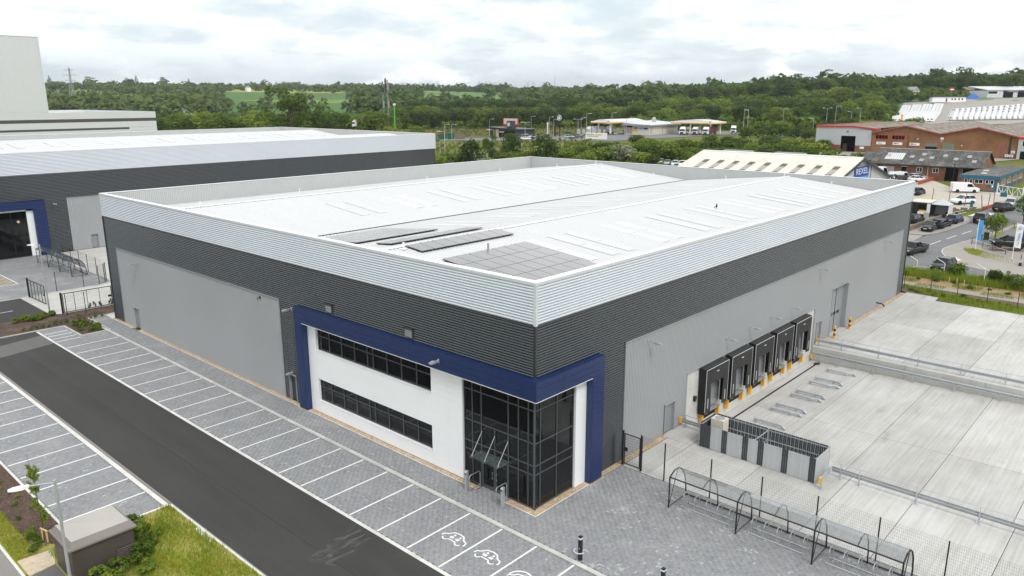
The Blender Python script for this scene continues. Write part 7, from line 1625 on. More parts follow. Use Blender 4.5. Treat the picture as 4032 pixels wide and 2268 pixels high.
mat_old_roof('asbestos_dark',(0.045,0.043,0.040),(0.10,0.097,0.092),(0.23,0.225,0.215));mat_old_roof('asbestos_brown',(0.115,0.09,0.065),(0.20,0.17,0.135),(0.33,0.30,0.26));mat_old_roof('cream_roof',(0.50,0.475,0.40),(0.62,0.60,0.53),(0.70,0.685,0.63));mat_old_roof('felt_roof',(0.07,0.068,0.066),(0.12,0.118,0.115),(0.27,0.265,0.255));mat('mossy',(0.16,0.125,0.075),0.9,0,0.1,0.3,1.0);mat('roller_green',(0.17,0.20,0.15),0.6,0,0.3,0.1);mat('shutter_pale',(0.40,0.39,0.36),0.6,0,0.3,0.1);mat('void_dark',(0.012,0.011,0.010),0.9,0,0.1,0.2)
def win(F,a0,a1,z0,z1,root,n=2,frame='white_paint',o=0.03,pane='glass_car'):
    w_=F.box(F.box(F.box(F.box(MB(),a0,a1,o-0.02,o+0.03,z0,z0+0.08),a0,a1,o-0.02,o+0.03,z1-0.08,z1),a0,a0+0.08,o-0.02,o+0.03,z0+0.08,z1-0.08),a1-0.08,a1,o-0.02,o+0.03,z0+0.08,z1-0.08).build('window',frame,root)
    F.box(MB(),a0+0.08,a1-0.08,o-0.02,o,z0+0.08,z1-0.08).build('pane',pane,w_)
    for k in range(1,n):a=a0+(a1-a0)*k/n;F.box(MB(),a-0.035,a+0.035,o,o+0.03,z0+0.08,z1-0.08).build('glazing_bar',frame,w_)
    return w_
    # gabled brick works with a grey-clad bay: front wall on x = 234
GZ0=4.9
bw=tag(empty('brick_works',(234,47,GZ0)),'orange brick works with two low gables and red fascia beyond the yard','building');FWk=Fc((234,0,0),(0,1),(-1,0))
def gable_wall(F,pts,m,root,name,t=0.4):MB().extr([F.at(a,0.0,z) for a,z in pts],tuple(-F.n*t)).build(name,m,root)
gable_wall(FWk,[(17.8,GZ0-0.5),(58.0,GZ0-0.5),(58.0,11.2),(47.9,13.5),(37.9,11.3),(28.0,13.5),(17.8,11.1)],'brick_orange',bw,'brick_wall')
RFP=[(17.8,11.15),(28.0,13.6),(37.9,11.4),(47.9,13.6),(58.0,11.3)]
def wavy(root,name,y0,z0,y1,z1,x0,x1,m,pitch=1.2,d=0.05):
    n=max(2,int((x1-x0)/pitch));V=[]
    for i in range(n+1):
        for k in (0,1):V+=[(x0+(i+k*0.5)*(x1-x0)/(n+0.5),y0,z0+d*k),(x0+(i+k*0.5)*(x1-x0)/(n+0.5),y1,z1+d*k)]
    np_mesh(name,V,[(2*i,2*i+2,2*i+3,2*i+1) for i in range(len(V)//2-1)],m,root)
for (ya,za),(yb,zb) in zip(RFP,RFP[1:]):
    wavy(bw,'roof_sheeting',ya,za,yb,zb,233.6,318,'asbestos_brown');MB().extr([(233.5,ya,za-0.10),(233.5,yb,zb-0.10),(233.5,yb,zb+0.22),(233.5,ya,za+0.22)],(-0.25,0,0)).build('fascia_board','dull_red',bw)
for i in range(4):
    (ya,za),(yb,zb)=RFP[i],RFP[i+1]
    for k in range(9):
        for t0,t1 in ((0.12,0.42),(0.56,0.86)):
            x=238+k*8.5+2.0*(i%2);q=lambda t:(ya+(yb-ya)*t,za+(zb-za)*t+0.09)
            MB().add([(x,*q(t0)),(x+1.0,*q(t0)),(x+1.0,*q(t1)),(x,*q(t1))],[(0,1,2,3)]).build('rooflight','rooflight',bw)
for a0,a1 in ((53.0,56.75),(48.05,51.8)):win(FWk,a0,a1,9.45,10.72,bw,4,'red')
for a0,a1,nm,t in ((53.55,56.3,'sign_board',''),(48.6,51.4,'sign_board',''),(43.6,46.45,'sign_board','')):
    s=FWk.box(MB(),a0,a1,0.02,0.08,7.75,8.55).build(nm,'white_panel',bw)
    FWk.box(MB(),a0+0.35*(a1-a0),a1-0.15*(a1-a0),0.08,0.09,8.08,8.24).build('lettering_line','navy',s);FWk.box(MB(),a1-0.9,a1-0.25,0.08,0.09,8.0,8.35).build('logo_block','sky_blue' if a0==48.6 else 'navy',s) if a0!=53.55 else FWk.box(MB(),a1-0.95,a1-0.75,0.08,0.09,8.0,8.3).build('logo_block','trim_black',s)
for a0,a1,zl,m in ((38.7,41.9,7.6,'roller_green'),(33.95,37.1,GZ0,'roller_green')):
    FWk.box(MB(),a0,a1,-0.1,0.015,GZ0,zl).build('door_opening','void_dark',bw) if zl>GZ0+0.1 else None
    for k in range(int((8.95-zl)/0.35)):FWk.box(MB(),a0,a1,-0.1,0.02,zl+k*0.35,zl+k*0.35+0.335).build('shutter_slat',m,bw)
    FWk.box(MB(),a0-0.2,a1+0.2,0.0,0.05,8.95,9.2).build('door_lintel','render_brown',bw)
FWk.box(MB(),37.1,37.95,0.02,0.1,9.85,10.45).build('alarm_panel','white_panel',bw);FWk.box(MB(),19.4,19.8,0.02,0.16,GZ0,11.2).build('downpipe','trim_black',bw);FWk.box(MB(),20.4,21.85,0.02,0.06,GZ0,9.0).build('bricked_door','brick_red',bw);FWk.box(MB(),46.9,47.05,0.02,0.14,GZ0,10.8).build('downpipe','rust',bw)
for a,z in ((44.3,9.75),(32.0,8.2),(37.6,9.4)):MB().lathe(FWk.at(a,0.12,z),[(0.0,-0.1),(0.2,-0.1),(0.2,0.1),(0.0,0.1)],10,'x').build('bulkhead_light','cream',bw)
# grey-clad bay with red trim
gb=tag(empty('clad_bay',(234.2,67,GZ0)),'pale grey clad shed with bright red roof trim and open dark doorway','building');mat('pale_clad',(0.47,0.48,0.49),0.5,0.1,0.4,0.05)
cuts=[(58.1,62.9,7.1),(62.9,67.5,10.1),(67.5,70.7,7.1),(70.7,72.9,8.62),(72.9,75.9,7.1)]
for a0,a1,z in cuts:corr(FWk,a0,a1,z,12.0 if a0<60 else 12.4,0.5,0.05,0.03,True,'trap').build('wall_cladding','pale_clad',gb)
gable_wall(Fc((234.05,0,0),(0,1),(-1,0)),[(58.1,11.9),(75.9,12.3),(75.9,12.85),(63.9,12.95),(58.1,12.1)],'pale_clad',gb,'gable_cladding')
for a0,a1 in ((58.1,62.9),(67.5,69.3),(70.3,70.7),(72.9,75.9)):FWk.box(MB(),a0,a1,-0.3,0.01,GZ0-0.4,7.1).build('brick_plinth','brick_red',gb)
FWk.box(MB(),69.33,70.28,-0.1,0.05,GZ0,7.2).build('red_door','red',gb);FWk.box(MB(),70.75,72.85,-0.2,-0.1,GZ0,8.6).build('roller_shutter','shutter_pale',gb);MB().box(239.9,62.9,GZ0,240,67.5,10.1).box(234.3,62.75,GZ0,240,62.9,10.1).box(234.3,67.5,GZ0,240,67.65,10.1).box(234.3,62.8,10.1,240,67.6,10.2).build('dark_interior','void_dark',gb)
for (ya,za),(yb,zb) in (((75.95,12.75),(63.9,12.95)),((63.9,12.95),(55.6,12.1))):MB().extr([(233.85,ya,za),(233.85,yb,zb),(233.85,yb,zb+0.42),(233.85,ya,za+0.42)],(-0.2,0,0)).build('red_fascia','red',gb)
wavy(gb,'roof_sheeting',75.9,12.9,63.9,13.2,233.9,300,'asbestos_brown');wavy(gb,'roof_sheeting',63.9,13.2,58.0,12.5,233.9,300,'asbestos_brown');MB().box(234.2,75.95,12.7,300,76.1,13.3).build('side_fascia','dull_red',gb);MB().box(234.0,75.6,GZ0,300,75.9,12.7).build('side_wall','pale_clad',gb)
for k in range(5):MB().add([(240+k*9,61.5,12.98),(241+k*9,61.5,12.98),(241+k*9,59,12.68),(240+k*9,59,12.68)],[(0,1,2,3)]).build('rooflight','rooflight',gb)
FWk.box(MB(),60.0,61.3,0.02,0.06,6.1,6.8).build('sign_board','white_panel',gb);FWk.box(MB(),65.3,65.9,0.06,0.2,11.3,11.6).build('flood_light','trim_black',gb)
pal=tag(empty('stacked_pallets',(236,66.5,GZ0)),'stack of pallets just inside the dark doorway','pallets')
for k in range(9):MB().box(235.2,66.0,GZ0+k*0.3,236.4,67.2,GZ0+k*0.3+0.14).build('pallet','timber',pal)
# right-hand grey neighbour of the works, at the picture edge
ge=tag(empty('edge_building',(233.5,15,GZ0)),'grey and glass building with red trim at the right edge beyond the works','building');FE2=Fc((233.5,0,0),(0,1),(-1,0));FE2.box(MB(),2,17.6,-8,0,GZ0-0.3,10.6).build('walls','pale_clad',ge);FE2.box(MB(),1.8,17.75,-8,0.15,10.6,11.25).build('red_fascia','red',ge);win(FE2,12.5,16.6,8.6,10.2,ge,3,'white_paint');FE2.box(MB(),12.0,16.8,0.0,0.03,GZ0,7.2).build('shopfront','glass_car',ge)
for i,(a,z) in enumerate(((18.6,6.9),(18.9,5.8),(20.0,5.8))):
    acu=tag(empty('wall_condenser',(233.8,a,z)),['upper','lower right','lower left'][i]+' white condenser unit on the end of the brick works','air conditioner','condensers');MB().box(233.4,a-0.45,z-0.35,233.95,a+0.45,z+0.35).build('casing','white_panel',acu);MB().lathe((233.38,a,z),[(0.02,0),(0.26,0),(0.26,0.02)],12,'x').build('fan','ridge_grey',acu)
    # long low brick building with the dark sheeted roof
lb=tag(empty('long_brick_building',(165,23,4.2)),'long low brick building with a dark weathered sheet roof','building');FLb=Fc((165,0,0),(0,1),(-1,0));LZ=4.2
segs=[(12.7,14.2),(17.0,17.2+0),(16.4,17.05),(19.8,34.0)]
FLb.box(MB(),19.8,33.9,-0.3,0.0,LZ-0.6,7.2).build('brick_wall','brick_red',lb);FLb.box(MB(),16.35,17.05,-0.3,0.0,LZ-0.6,7.2).build('brick_pier','brick_red',lb);FLb.box(MB(),12.9,14.25,-0.3,0.0,LZ-0.6,7.2).build('brick_pier','brick_red',lb)
FLb.box(MB(),17.05,19.8,-0.6,-0.5,LZ-0.4,7.2).build('dark_interior','void_dark',lb);FLb.box(MB(),14.25,16.35,-0.6,-0.5,LZ-0.4,7.2).build('dark_interior','void_dark',lb);FLb.box(MB(),12.9,19.8,-0.35,0.02,6.85,7.2).build('lintel','trim_black',lb)
MB().extr([(165.0,12.8,LZ-0.6),(177.2,12.8,LZ-0.6),(177.2,12.8,7.3),(171.1,12.8,10.1),(165.0,12.8,7.3)],(0,0.3,0)).build('gable_wall','brick_orange',lb)
def old_roof(x0,z0,x1,z1,ya,yb,m,root,pitch=0.35,d=0.06):
    n=int((yb-ya)/pitch);V=[];ss=[(0,0),(0.3,d),(0.6,d)]
    for i in range(n):
        for t,dd in ss:V+=[(x0,ya+(i+t)*(yb-ya)/n,z0+dd),(x1,ya+(i+t)*(yb-ya)/n,z1+dd)]
    V+=[(x0,yb,z0),(x1,yb,z1)];np_mesh('roof_sheeting',V,[(2*i,2*i+1,2*i+3,2*i+2) for i in range(len(V)//2-1)],m,root)
old_roof(164.5,7.15,171.1,10.3,12.3,36.0,'asbestos_dark',lb);old_roof(177.6,7.2,171.1,10.3,12.3,36.0,'asbestos_dark',lb)
MB().tube([(171.1,12.3,10.38),(171.1,36,10.38)],0.12,6).build('ridge_tile','ridge_grey',lb);MB().box(164.3,12.3,7.0,164.5,34.5,7.16).build('gutter','trim_black',lb)
lz=lambda x:7.15+(x-164.5)*(3.15/6.6)+0.085
def roof_sheet_patch(root,x0,x1,ya,yb,m,nm):MB().add([(x0,ya,lz(x0)),(x1,ya,lz(x1)),(x1,yb,lz(x1)),(x0,yb,lz(x0))],[(0,1,2,3)]).build(nm,m,root)
for k in range(8):
    ya=29.4+k*0.5;roof_sheet_patch(lb,166.4,169.2,ya,ya+0.42,'rooflight','new_sheet')
for i,(x0,ya) in enumerate(((167.6,32.4),(167.4,27.2),(168.6,25.0),(167.3,23.0),(168.4,20.5),(167.2,18.0),(168.4,15.6),(166.5,14.2),(166.2,24.9))):roof_sheet_patch(lb,x0,x0+1.0,ya,ya+0.9,'ridge_grey','patched_sheet')
win(FLb,24.45,25.65,5.6,6.75,lb,2);win(FLb,21.1,22.3,5.6,6.7,lb,2);steel_door(FLb,27.85,28.85,6.65,'void_dark',lb,LZ,False,-0.02);FLb.box(MB(),27.7,28.98,0.0,0.04,6.66,6.8).build('door_frame','cream',lb);FLb.box(MB(),23.2,23.35,0.0,0.12,LZ,7.0).build('downpipe','shutter_pale',lb);FLb.box(MB(),30.5,33.2,0.0,0.04,LZ,6.6).build('roller_shutter','shutter_pale',lb)
# the left wing stepping back
lw2=tag(empty('side_wing',(169,36,4.3)),'short brick wing with a pale shutter left of the long brick building','building');MB().box(167.5,34.3,3.6,176,38.5,7.5).build('walls','brick_red',lw2);MB().box(167.3,35.0,4.2,167.5,38.0,6.8).build('roller_shutter','shutter_pale',lw2);MB().add([(167.2,36.05,7.6),(171.1,36.05,9.6),(171.1,38.9,9.6),(167.2,38.9,7.6)],[(0,1,2,3)]).add([(171.1,36.05,9.6),(176,36.05,7.6),(176,38.9,7.6),(171.1,38.9,9.6)],[(0,1,2,3)]).build('roof_sheeting','asbestos_dark',lw2)
rwl=tag(empty('ramp_wall',(158,22,4)),'red brick ramp wall with railings between the cars and the yard','wall')
for i in range(9):t0,t1=i/9,(i+0.98)/9;xa,ya,xb,yb=154+11*t0,21.9-0.4*t0,154+11*t1,21.9-0.4*t1;MB().box(xa,yb,th(xa,ya)-0.1,xb,yb+0.35,th(xa,ya)+0.75).build('wall_section','dull_red',rwl)
for i in range(6):x=158+i*1.2;MB().box(x,21.8,th(x,21.8)+0.7,x+0.06,21.86,th(x,21.8)+1.3).build('railing_post','dull_red',rwl)
# blue-trimmed flat-roofed brick office
bo=tag(empty('brick_office',(149,9.5,3.8)),'flat-roofed brick office with deep blue fascia and small windows','building');FB1=Fc((149,0,0),(0,1),(-1,0));FB2=Fc((149,6.4,0),(1,0),(0,-1));BZ=3.7
MB().box(149,6.4,BZ-0.5,178,13.0,6.3).build('brick_walls','brick_orange',bo);MB().box(148.7,6.1,6.3,178.4,13.3,6.95).build('blue_fascia','teal_blue',bo);MB().box(148.75,6.15,6.95,178.3,13.25,7.02).build('roof_felt','felt_roof',bo);MB().box(148.95,6.35,BZ-0.5,178,6.4,BZ+0.45).box(148.95,6.4,BZ-0.5,149,13,BZ+0.35).build('blue_plinth','teal_blue',bo)
for a0,a1 in ((11.75,12.4),(10.85,11.45),(9.0,10.55),(8.0,8.6),(7.1,7.75)):win(FB1,a0,a1,5.35,6.22,bo,2 if a1-a0>1 else 1)
s=FB1.box(MB(),7.1,8.2,0.02,0.06,4.75,5.2).build('sign_board','teal_blue',bo);FB1.box(MB(),7.1,7.4,0.06,0.065,4.78,5.17).build('notice','white_panel',s)
FB1.box(MB(),6.45,7.0,0.01,0.05,4.2,6.0).build('blue_panel_sign','teal_blue',bo)
for k in range(4):
    a0=3.2+k*6.0;win(FB2,a0,a0+3.6,4.9,6.2,bo,4);FB2.box(MB(),a0,a0+3.6,0.0,0.05,BZ+0.4,4.85).build('blue_spandrel','teal_blue',bo)
for x,y in ((153,9.5),(160,10.5)):MB().box(x,y,7.02,x+1.6,y+0.9,7.14).build('roof_panel','conc_light',bo)
tel=tag(empty('telegraph_pole',(151.5,15.0,3.8)),'slim dark lamp pole behind the flat-roofed office','pole');MB().tube([(151.5,15.0,3.7),(151.5,15,8.6)],0.06,6).build('pole','trim_black',tel);MB().lathe((151.5,15,8.6),[(0,0),(0.25,0.02),(0.2,0.2),(0,0.25)],8).build('lamp_head','trim_black',tel)
# cream-roofed depot with the blue sign: ridge along y, gable to the south
dp=tag(empty('depot',(133,28,3)),'cream-roofed depot with a grey gable and a blue name sign','building');FD=Fc((133,27.7,0),(1,0),(0,-1));GRZ=10.4;DZ=1.5
gable_wall(FD,[(-20,DZ),(20,DZ),(20,5.1),(0,GRZ-0.1),(-20,5.1)],'pale_clad',dp,'gable_cladding');MB().box(113.2,28.2,DZ,152.8,62,5.0).build('walls','pale_clad',dp)
for s in (-1,1):
    x1=133+s*20.6;V=[];n=60
    for i in range(n+1):
        y=27.3+i*35.5/n
        for k,d in ((0,0),(0.5,0.06)):V+=[(133,y+k*0.59,GRZ+d),(x1,y+k*0.59,4.95+d)]
    np_mesh('roof_sheeting',V,[(2*i,2*i+1,2*i+3,2*i+2) for i in range(len(V)//2-1)],'cream_roof',dp)
    MB().extr([(133,27.2,GRZ+0.1),(x1,27.2,5.05),(x1,27.2,4.65),(133,27.2,GRZ-0.35)],(0,-0.18,0)).build('bargeboard','anthracite',dp)
MB().tube([(133,27.3,GRZ+0.08),(133,62.8,GRZ+0.08)],0.2,6).build('ridge_capping','cap_white',dp)
zz_=lambda x:GRZ+(4.95-GRZ)*abs(x-133)/20.6+0.10
for k in range(9):
    for j,(t0,t1,m) in enumerate(((5.6,7.4,'mossy'),(7.45,9.8,'ridge_grey'),(10.2,12.0,'mossy'))):
        y=29.6+k*3.55;xa,xb=133-t1,133-t0;MB().add([(xa,y,zz_(xa)),(xb,y,zz_(xb)),(xb,y+1.2,zz_(xb)),(xa,y+1.2,zz_(xa))],[(0,1,2,3)]).build('old_rooflight',m,dp)
for y in (40,52):MB().box(134.5,y,10.0,136.0,y+6.5,10.75).build('ridge_vent','ridge_grey',dp)
FD.box(MB(),6.4,6.6,0.0,0.06,DZ,8.6).build('cladding_joint','anthracite',dp)
sg=FD.box(MB(),-3.5,4.8,0.02,0.14,6.75,8.75).build('name_sign','sign_blue',dp);FD.box(MB(),-3.5,4.8,0.02,0.15,6.2,6.74).build('sign_stripe','sky_blue',sg)
text('REXEL',FD.at(0.65,0.17,7.78),1.7,'lens_white',sg,-math.pi/2,0.02,bold=0.0,sx=1.5)
for k in range(4):FD.box(MB(),-1.8+k*1.6,-1.3+k*1.6,0.1,0.35,9.02,9.1).build('sign_lamp','trim_black',sg)
lotf=tag(empty('lot_fence',(170,97,4.1)),'dark fence behind the packed dealer car lot','fence')
for i in range(14):x,y=160+i*3.2,97.5-i*0.55;MB().box(x,y,th(x,y),x+3.1,y+0.08,th(x,y)+1.9).build('fence_panel','anthracite',lotf)
drape('car_lot',[(150,74),(196,70),(198,92),(154,98)],0.04,'street_asphalt',8,6)['kind']='structure'
drape('works_yard',[(176,38),(233.8,16),(233.8,80),(190,74)],0.04,'pavement_brown',12,6)['kind']='structure'
put('suv',218,74.0,R(-30),SILVER,'silver car parked beside the grey clad shed',full=False)
for i,(x,y,col) in enumerate(((196,50,DBLUE),(199,46.5,(0.3,0.28,0.25)))):put('saloon',x,y,R(-30),col,['blue car roof between the depot and the works','grey car roof behind the depot gable'][i],full=False)
for i,(x,y) in enumerate(((205,68),(208,62),(203,58),(200,54),(190,42),(184,43.5),(180,44),(207,52))):tree(x,y,[2.2,2.0,1.8,2.2,4.2,4.6,3.4,2.0][i],'bush',M_ if i%2 else L_,1.4,'bush in the strip between the depot and the brick works','bush','depot bushes')
# two people at the shed doorway
def person(x,y,z,az,top,leg,lab,arms=((0.08,0.28),(0.06,0.25)),stride=0.12):
    """one continuous figure grown from rings: legs, trunk, arms, neck and head"""
    r=tag(empty('person',(x,y,z),az),lab,'person');
    mb=MB()
    for s in (-1,1):mb.tube([(0.10*s*0+stride*s,0.09*s,0.03),(stride*s*0.55,0.095*s,0.45),(0,0.085*s,0.88)],0.055,7,True,0.09);mb.cbox((stride*s+0.06,0.09*s,0.045),(0.26,0.095,0.09))
    mb.lathe((0,0,0.80),[(0.10,0),(0.165,0.06),(0.16,0.18),(0.15,0.26)],10)
    o=mb.build('trousers',leg);o.parent=r
    mb=MB();mb.lathe((0,0,1.0),[(0.15,0),(0.165,0.12),(0.185,0.30),(0.17,0.42),(0.075,0.50),(0.06,0.53)],10)
    for s,(fx,dz) in zip((-1,1),arms):mb.tube([(0,0.19*s,1.40),(0.02,0.25*s,1.12),(fx+0.1,0.23*s,0.86)],0.055,7,True,0.036)
    o=mb.build('jacket',top);o.parent=r
    mb=MB();mb.lathe((0.01,0,1.50),[(0.05,0),(0.055,0.05),(0.085,0.10),(0.098,0.17),(0.09,0.24),(0.05,0.285),(0.0,0.295)],10)
    for s,(fx,dz) in zip((-1,1),arms):mb.lathe((fx+0.1,0.23*s,0.78),[(0.015,0),(0.035,0.03),(0.032,0.09)],7)
    o=mb.build('head_and_hands','skin');o.parent=r
    o=MB().lathe((0.0,0,1.66),[(0.10,0),(0.104,0.05),(0.085,0.11),(0.0,0.145)],10).build('hair','cloth_dark');o.parent=r
    return r
person(233.0,71.6,GZ0,R(200),'cloth_dark','cloth_dark','person in dark clothes bending forward by the pale shutter');person(233.2,70.5,GZ0,R(160),'cloth_dark','navy','person in dark clothes standing by the red door')
# ------------------------------------------------------------------ filling station and coffee shop
SZ=5.5
drape('services_forecourt',[(215,205),(238,160),(345,140),(330,215)],0.05,'street_asphalt',16,10)['kind']='structure'
drape('coffee_car_park',[(196,232),(216,196),(262,192),(262,240)],0.055,'street_asphalt',8,8)['kind']='structure'
drape('slip_road',[(305,122),(440,168),(446,160),(308,114)],0.08,'street_asphalt',14,3)['kind']='structure'
drape('roundabout_road',[(96,150),(110,176),(172,138),(150,116)],0.05,'street_asphalt',10,6)['kind']='structure'
drape('rough_bank',[(200,245),(262,200),(345,250),(285,330)],0.06,'rough_verge',14,10)['kind']='structure'
shp=tag(empty('station_shop',(289,176,SZ)),'cream single-storey filling station shop with a pale mono-pitch roof','building');FS1=Fc((289,176,0),(0,1),(-1,0));FS2=Fc((289,176,0),(1,0),(0,-1))
MB().box(289,176,SZ-0.5,315,190,SZ+3.9).build('walls','cream',shp);MB().hexa([(288,175,SZ+3.9),(316,175,SZ+4.3),(316,191,SZ+5.4),(288,191,SZ+4.9),(288,175,SZ+4.3),(316,175,SZ+4.7),(316,191,SZ+5.8),(288,191,SZ+5.3)]).build('roof','roof_sheet',shp);MB().box(287.8,174.8,SZ+3.85,316.2,175.0,SZ+4.35).box(287.8,175.0,SZ+3.85,288.0,191.2,SZ+4.5).build('roof_edge','ridge_grey',shp)
FS1.box(MB(),9.5,14,0.0,0.05,SZ,SZ+3.0).build('entrance_panel',mat('taupe',(0.33,0.28,0.26),0.6),shp);FS1.box(MB(),9.5,14,0.0,0.06,SZ+3.02,SZ+3.85).build('clerestory','glass_car',shp)
for a0,a1,z0,z1,m in ((6.6,9.0,2.4,3.1,'logo_green'),(6.6,9.0,1.3,2.3,'orange'),(3.6,6.0,2.2,3.1,'sky_blue'),(0.9,3.2,2.2,3.0,'trim_black')):FS1.box(MB(),a0,a1,0.02,0.1,SZ+z0,SZ+z1).build('sign_board',m,shp)
for a in (0.8,2.0,11.5):FS2.box(MB(),a,a+0.2,0.02,0.15,SZ,SZ+3.9).build('downpipe','ridge_grey',shp)
MB().box(306,184,SZ+5.2,307.6,185.6,SZ+7.0).lathe((306.8,184.8,SZ+7.0),[(0.9,0),(0.6,0.4),(0.0,0.6)],10).build('roof_cowl','galv',shp)
def shell(x,y,z,F,root,s=0.55):
    """fan-shaped scallop badge"""
    c=(0,0);mb=MB();mb.extr([F.at(x+s*math.cos(a)*(1 if abs(math.cos(a))<2 else 1),0.06,z-0.25*s+s*math.sin(a)*1.05) for a in np.linspace(-0.15,math.pi+0.15,13)]+[F.at(x-0.25*s,0.06,z-0.8*s),F.at(x+0.25*s,0.06,z-0.8*s)],tuple(F.n*0.05));mb.build('badge','orange',root)
def canopy(x0,y0,x1,y1,zb,lab,legs):
    r=tag(empty('fuel_canopy',((x0+x1)/2,(y0+y1)/2,SZ)),lab,'canopy','fuel canopies');MB().box(x0,y0,zb,x1,y1,zb+0.9).build('fascia','white_panel',r)
    mb=MB();n=8;V=[]
    for i in range(n+1):t=i/n;V+=[(x0+0.8,y0+0.8+(y1-y0-1.6)*t,zb+0.9+0.9*math.sin(math.pi*t)),(x1-0.8,y0+0.8+(y1-y0-1.6)*t,zb+0.9+0.9*math.sin(math.pi*t))]
    mb.add(V,[(2*i,2*i+1,2*i+3,2*i+2) for i in range(n)]);mb.add([V[2*i] for i in range(n+1)],[tuple(range(n+1))]);mb.add([V[2*i+1] for i in range(n+1)],[tuple(range(n,-1,-1))]);mb.build('roof','roof_sheet',r)
    MB().box(x0-0.04,y0-0.04,zb+0.02,x1+0.04,y0,zb+0.45).box(x0-0.04,y0,zb+0.02,x0,y1+0.04,zb+0.45).build('orange_band','orange',r);MB().box(x0-0.05,y0-0.05,zb-0.04,x1,y1,zb).build('soffit','cream',r)
    MB().box(x0-0.12,y0+0.6,zb-0.15,x0-0.04,y0+2.4,zb+1.5).build('badge_panel','white_panel',r);shell(y0+1.5,0,zb+0.7,Fc((x0-0.12,0,0),(0,1),(-1,0)),r,0.6)
    for x,y in legs:MB().box(x-0.3,y-0.3,SZ,x+0.3,y+0.3,zb).build('column','white_panel',r);MB().box(x-0.32,y+0.4,SZ+2.2,x-0.2,y+1.7,SZ+3.4).build('pump_sign','white_panel',r);MB().box(x-0.34,y+0.55,SZ+2.35,x-0.32,y+1.55,SZ+3.2).build('pump_number','orange',r)
    return r
canopy(281.5,193,312,205,SZ+4.9,'left fuel canopy with an orange band behind the shop',[(284,195),(284,202),(296,195),(296,202)]);canopy(303.0,150.5,316,173,SZ+4.9,'right fuel canopy with an orange band above the lorries',[(304.5,152.5),(304.5,163),(314,152.5),(314,163)])
for i,(x,y) in enumerate(((284.2,198.5),(290,197),(304.6,157.5))):
    pm_=tag(empty('fuel_pump',(x,y,SZ)),['orange and white fuel pump at the near end of the left canopy','fuel pump farther under the left canopy','fuel pump beside the container lorry'][i],'fuel pump','fuel pumps');MB().box(x-0.4,y-0.6,SZ,x+0.4,y+0.6,SZ+0.9).build('base','orange',pm_);MB().box(x-0.35,y-0.5,SZ+0.9,x+0.35,y+0.5,SZ+1.9).build('head','white_panel',pm_)
person(287.5,189.6,SZ+0.05,R(90),'cloth_dark','navy','person in dark clothes walking at the filling station shop')
tk=tag(empty('storage_tanks',(275,206,SZ)),'row of pale upright panels beside the left fuel canopy','screen')
for k in range(5):MB().box(270+k*1.6,203-k*1.9,SZ,270.3+k*1.6,204.5-k*1.9,SZ+2.3).build('panel','board_light',tk)
bn=tag(empty('roadside_banner',(238.5,170,th(238,170))),'white roadside banner with yellow lettering blocks below the filling station','banner');FBn=Fc((238.3,164.5,0),(0,1),(-1,0));bz=th(238,170)
FBn.box(MB(),0,11,-0.1,0.1,bz+0.5,bz+3.1).build('board','white_panel',bn);yy=FBn.box(MB(),6.4,10.4,0.1,0.13,bz+2.0,bz+2.6).build('yellow_band','plate_yellow',bn);FBn.box(MB(),2.6,6.0,0.1,0.13,bz+2.0,bz+2.6).build('yellow_band','plate_yellow',bn)
for k in range(8):FBn.box(MB(),6.6+k*0.46,6.85+k*0.46,0.13,0.14,bz+2.1,bz+2.5).build('lettering_block','trim_black' if k%2 else 'lens_white',bn)
for k in range(9):FBn.box(MB(),4.4+k*0.66,4.75+k*0.66,0.1,0.12,bz+1.4,bz+1.75).build('lettering_block','trim_black',bn)
for a in (0.3,5.5,10.7):FBn.box(MB(),a-0.06,a+0.06,-0.2,-0.1,bz,bz+3.0).build('post','timber',bn)
# coffee shop
cz=th(243,218);cs=tag(empty('coffee_shop',(236,214,cz)),'dark grey drive-through coffee shop with a round-badged tower','building');FC1=Fc((234,212,0),(0,1),(-1,0));FC2=Fc((234,212,0),(1,0),(0,-1))
MB().hexa([(234,212,cz-0.5),(247,212,cz-0.5),(247,228,cz-0.5),(234,228,cz-0.5),(234,212,cz+3.7),(247,212,cz+3.4),(247,228,cz+4.1),(234,228,cz+4.3)]).build('walls',mat('slate',(0.055,0.06,0.07),0.6,0,0.4,0.08),cs);MB().hexa([(233,211,cz+3.65),(248,211,cz+3.35),(248,229.2,cz+4.1),(233,229.2,cz+4.35),(233,211,cz+4.0),(248,211,cz+3.7),(248,229.2,cz+4.45),(233,229.2,cz+4.7)]).build('roof','anthracite',cs)
FC1.box(MB(),10.5,12.4,0.0,0.06,cz,cz+3.6).build('timber_panel',mat('beige_panel',(0.55,0.42,0.28),0.6),cs);FC1.box(MB(),0.8,10.2,0.0,0.05,cz+0.3,cz+2.9).build('glazing','glass_car',cs);FC1.box(MB(),12.7,15.8,0.0,0.05,cz+0.3,cz+3.0).build('glazing',mat('brown_glass',(0.05,0.035,0.03),0.3),cs);FC1.box(MB(),7.0,10.0,0.05,0.12,cz+2.3,cz+2.7).build('name_board','lens_white',cs)
tw=MB().box(233.7,214.5,cz+3.6,236.6,217.2,cz+7.6).build('sign_tower','anthracite',cs)
def roundel(F,a,z,s,root):
    MB().lathe(F.at(a,0.02,z),[(0.0,-0.03),(s,-0.03),(s,0.03),(0.0,0.03)],20,'x').build('badge_disc','logo_green',root);MB().tube([F.at(a+0.86*s*math.cos(t),0.08,z+0.86*s*math.sin(t)) for t in np.linspace(0,6.2832,21)],0.10*s,5).build('badge_ring','lens_white',root);MB().lathe(F.at(a,0.06,z),[(0.0,-0.02),(0.5*s,-0.02),(0.5*s,0.02),(0.0,0.02)],16,'x').build('badge_centre','lens_white',root)
roundel(Fc((233.7,0,0),(0,1),(-1,0)),215.9,cz+6.0,1.0,tw)
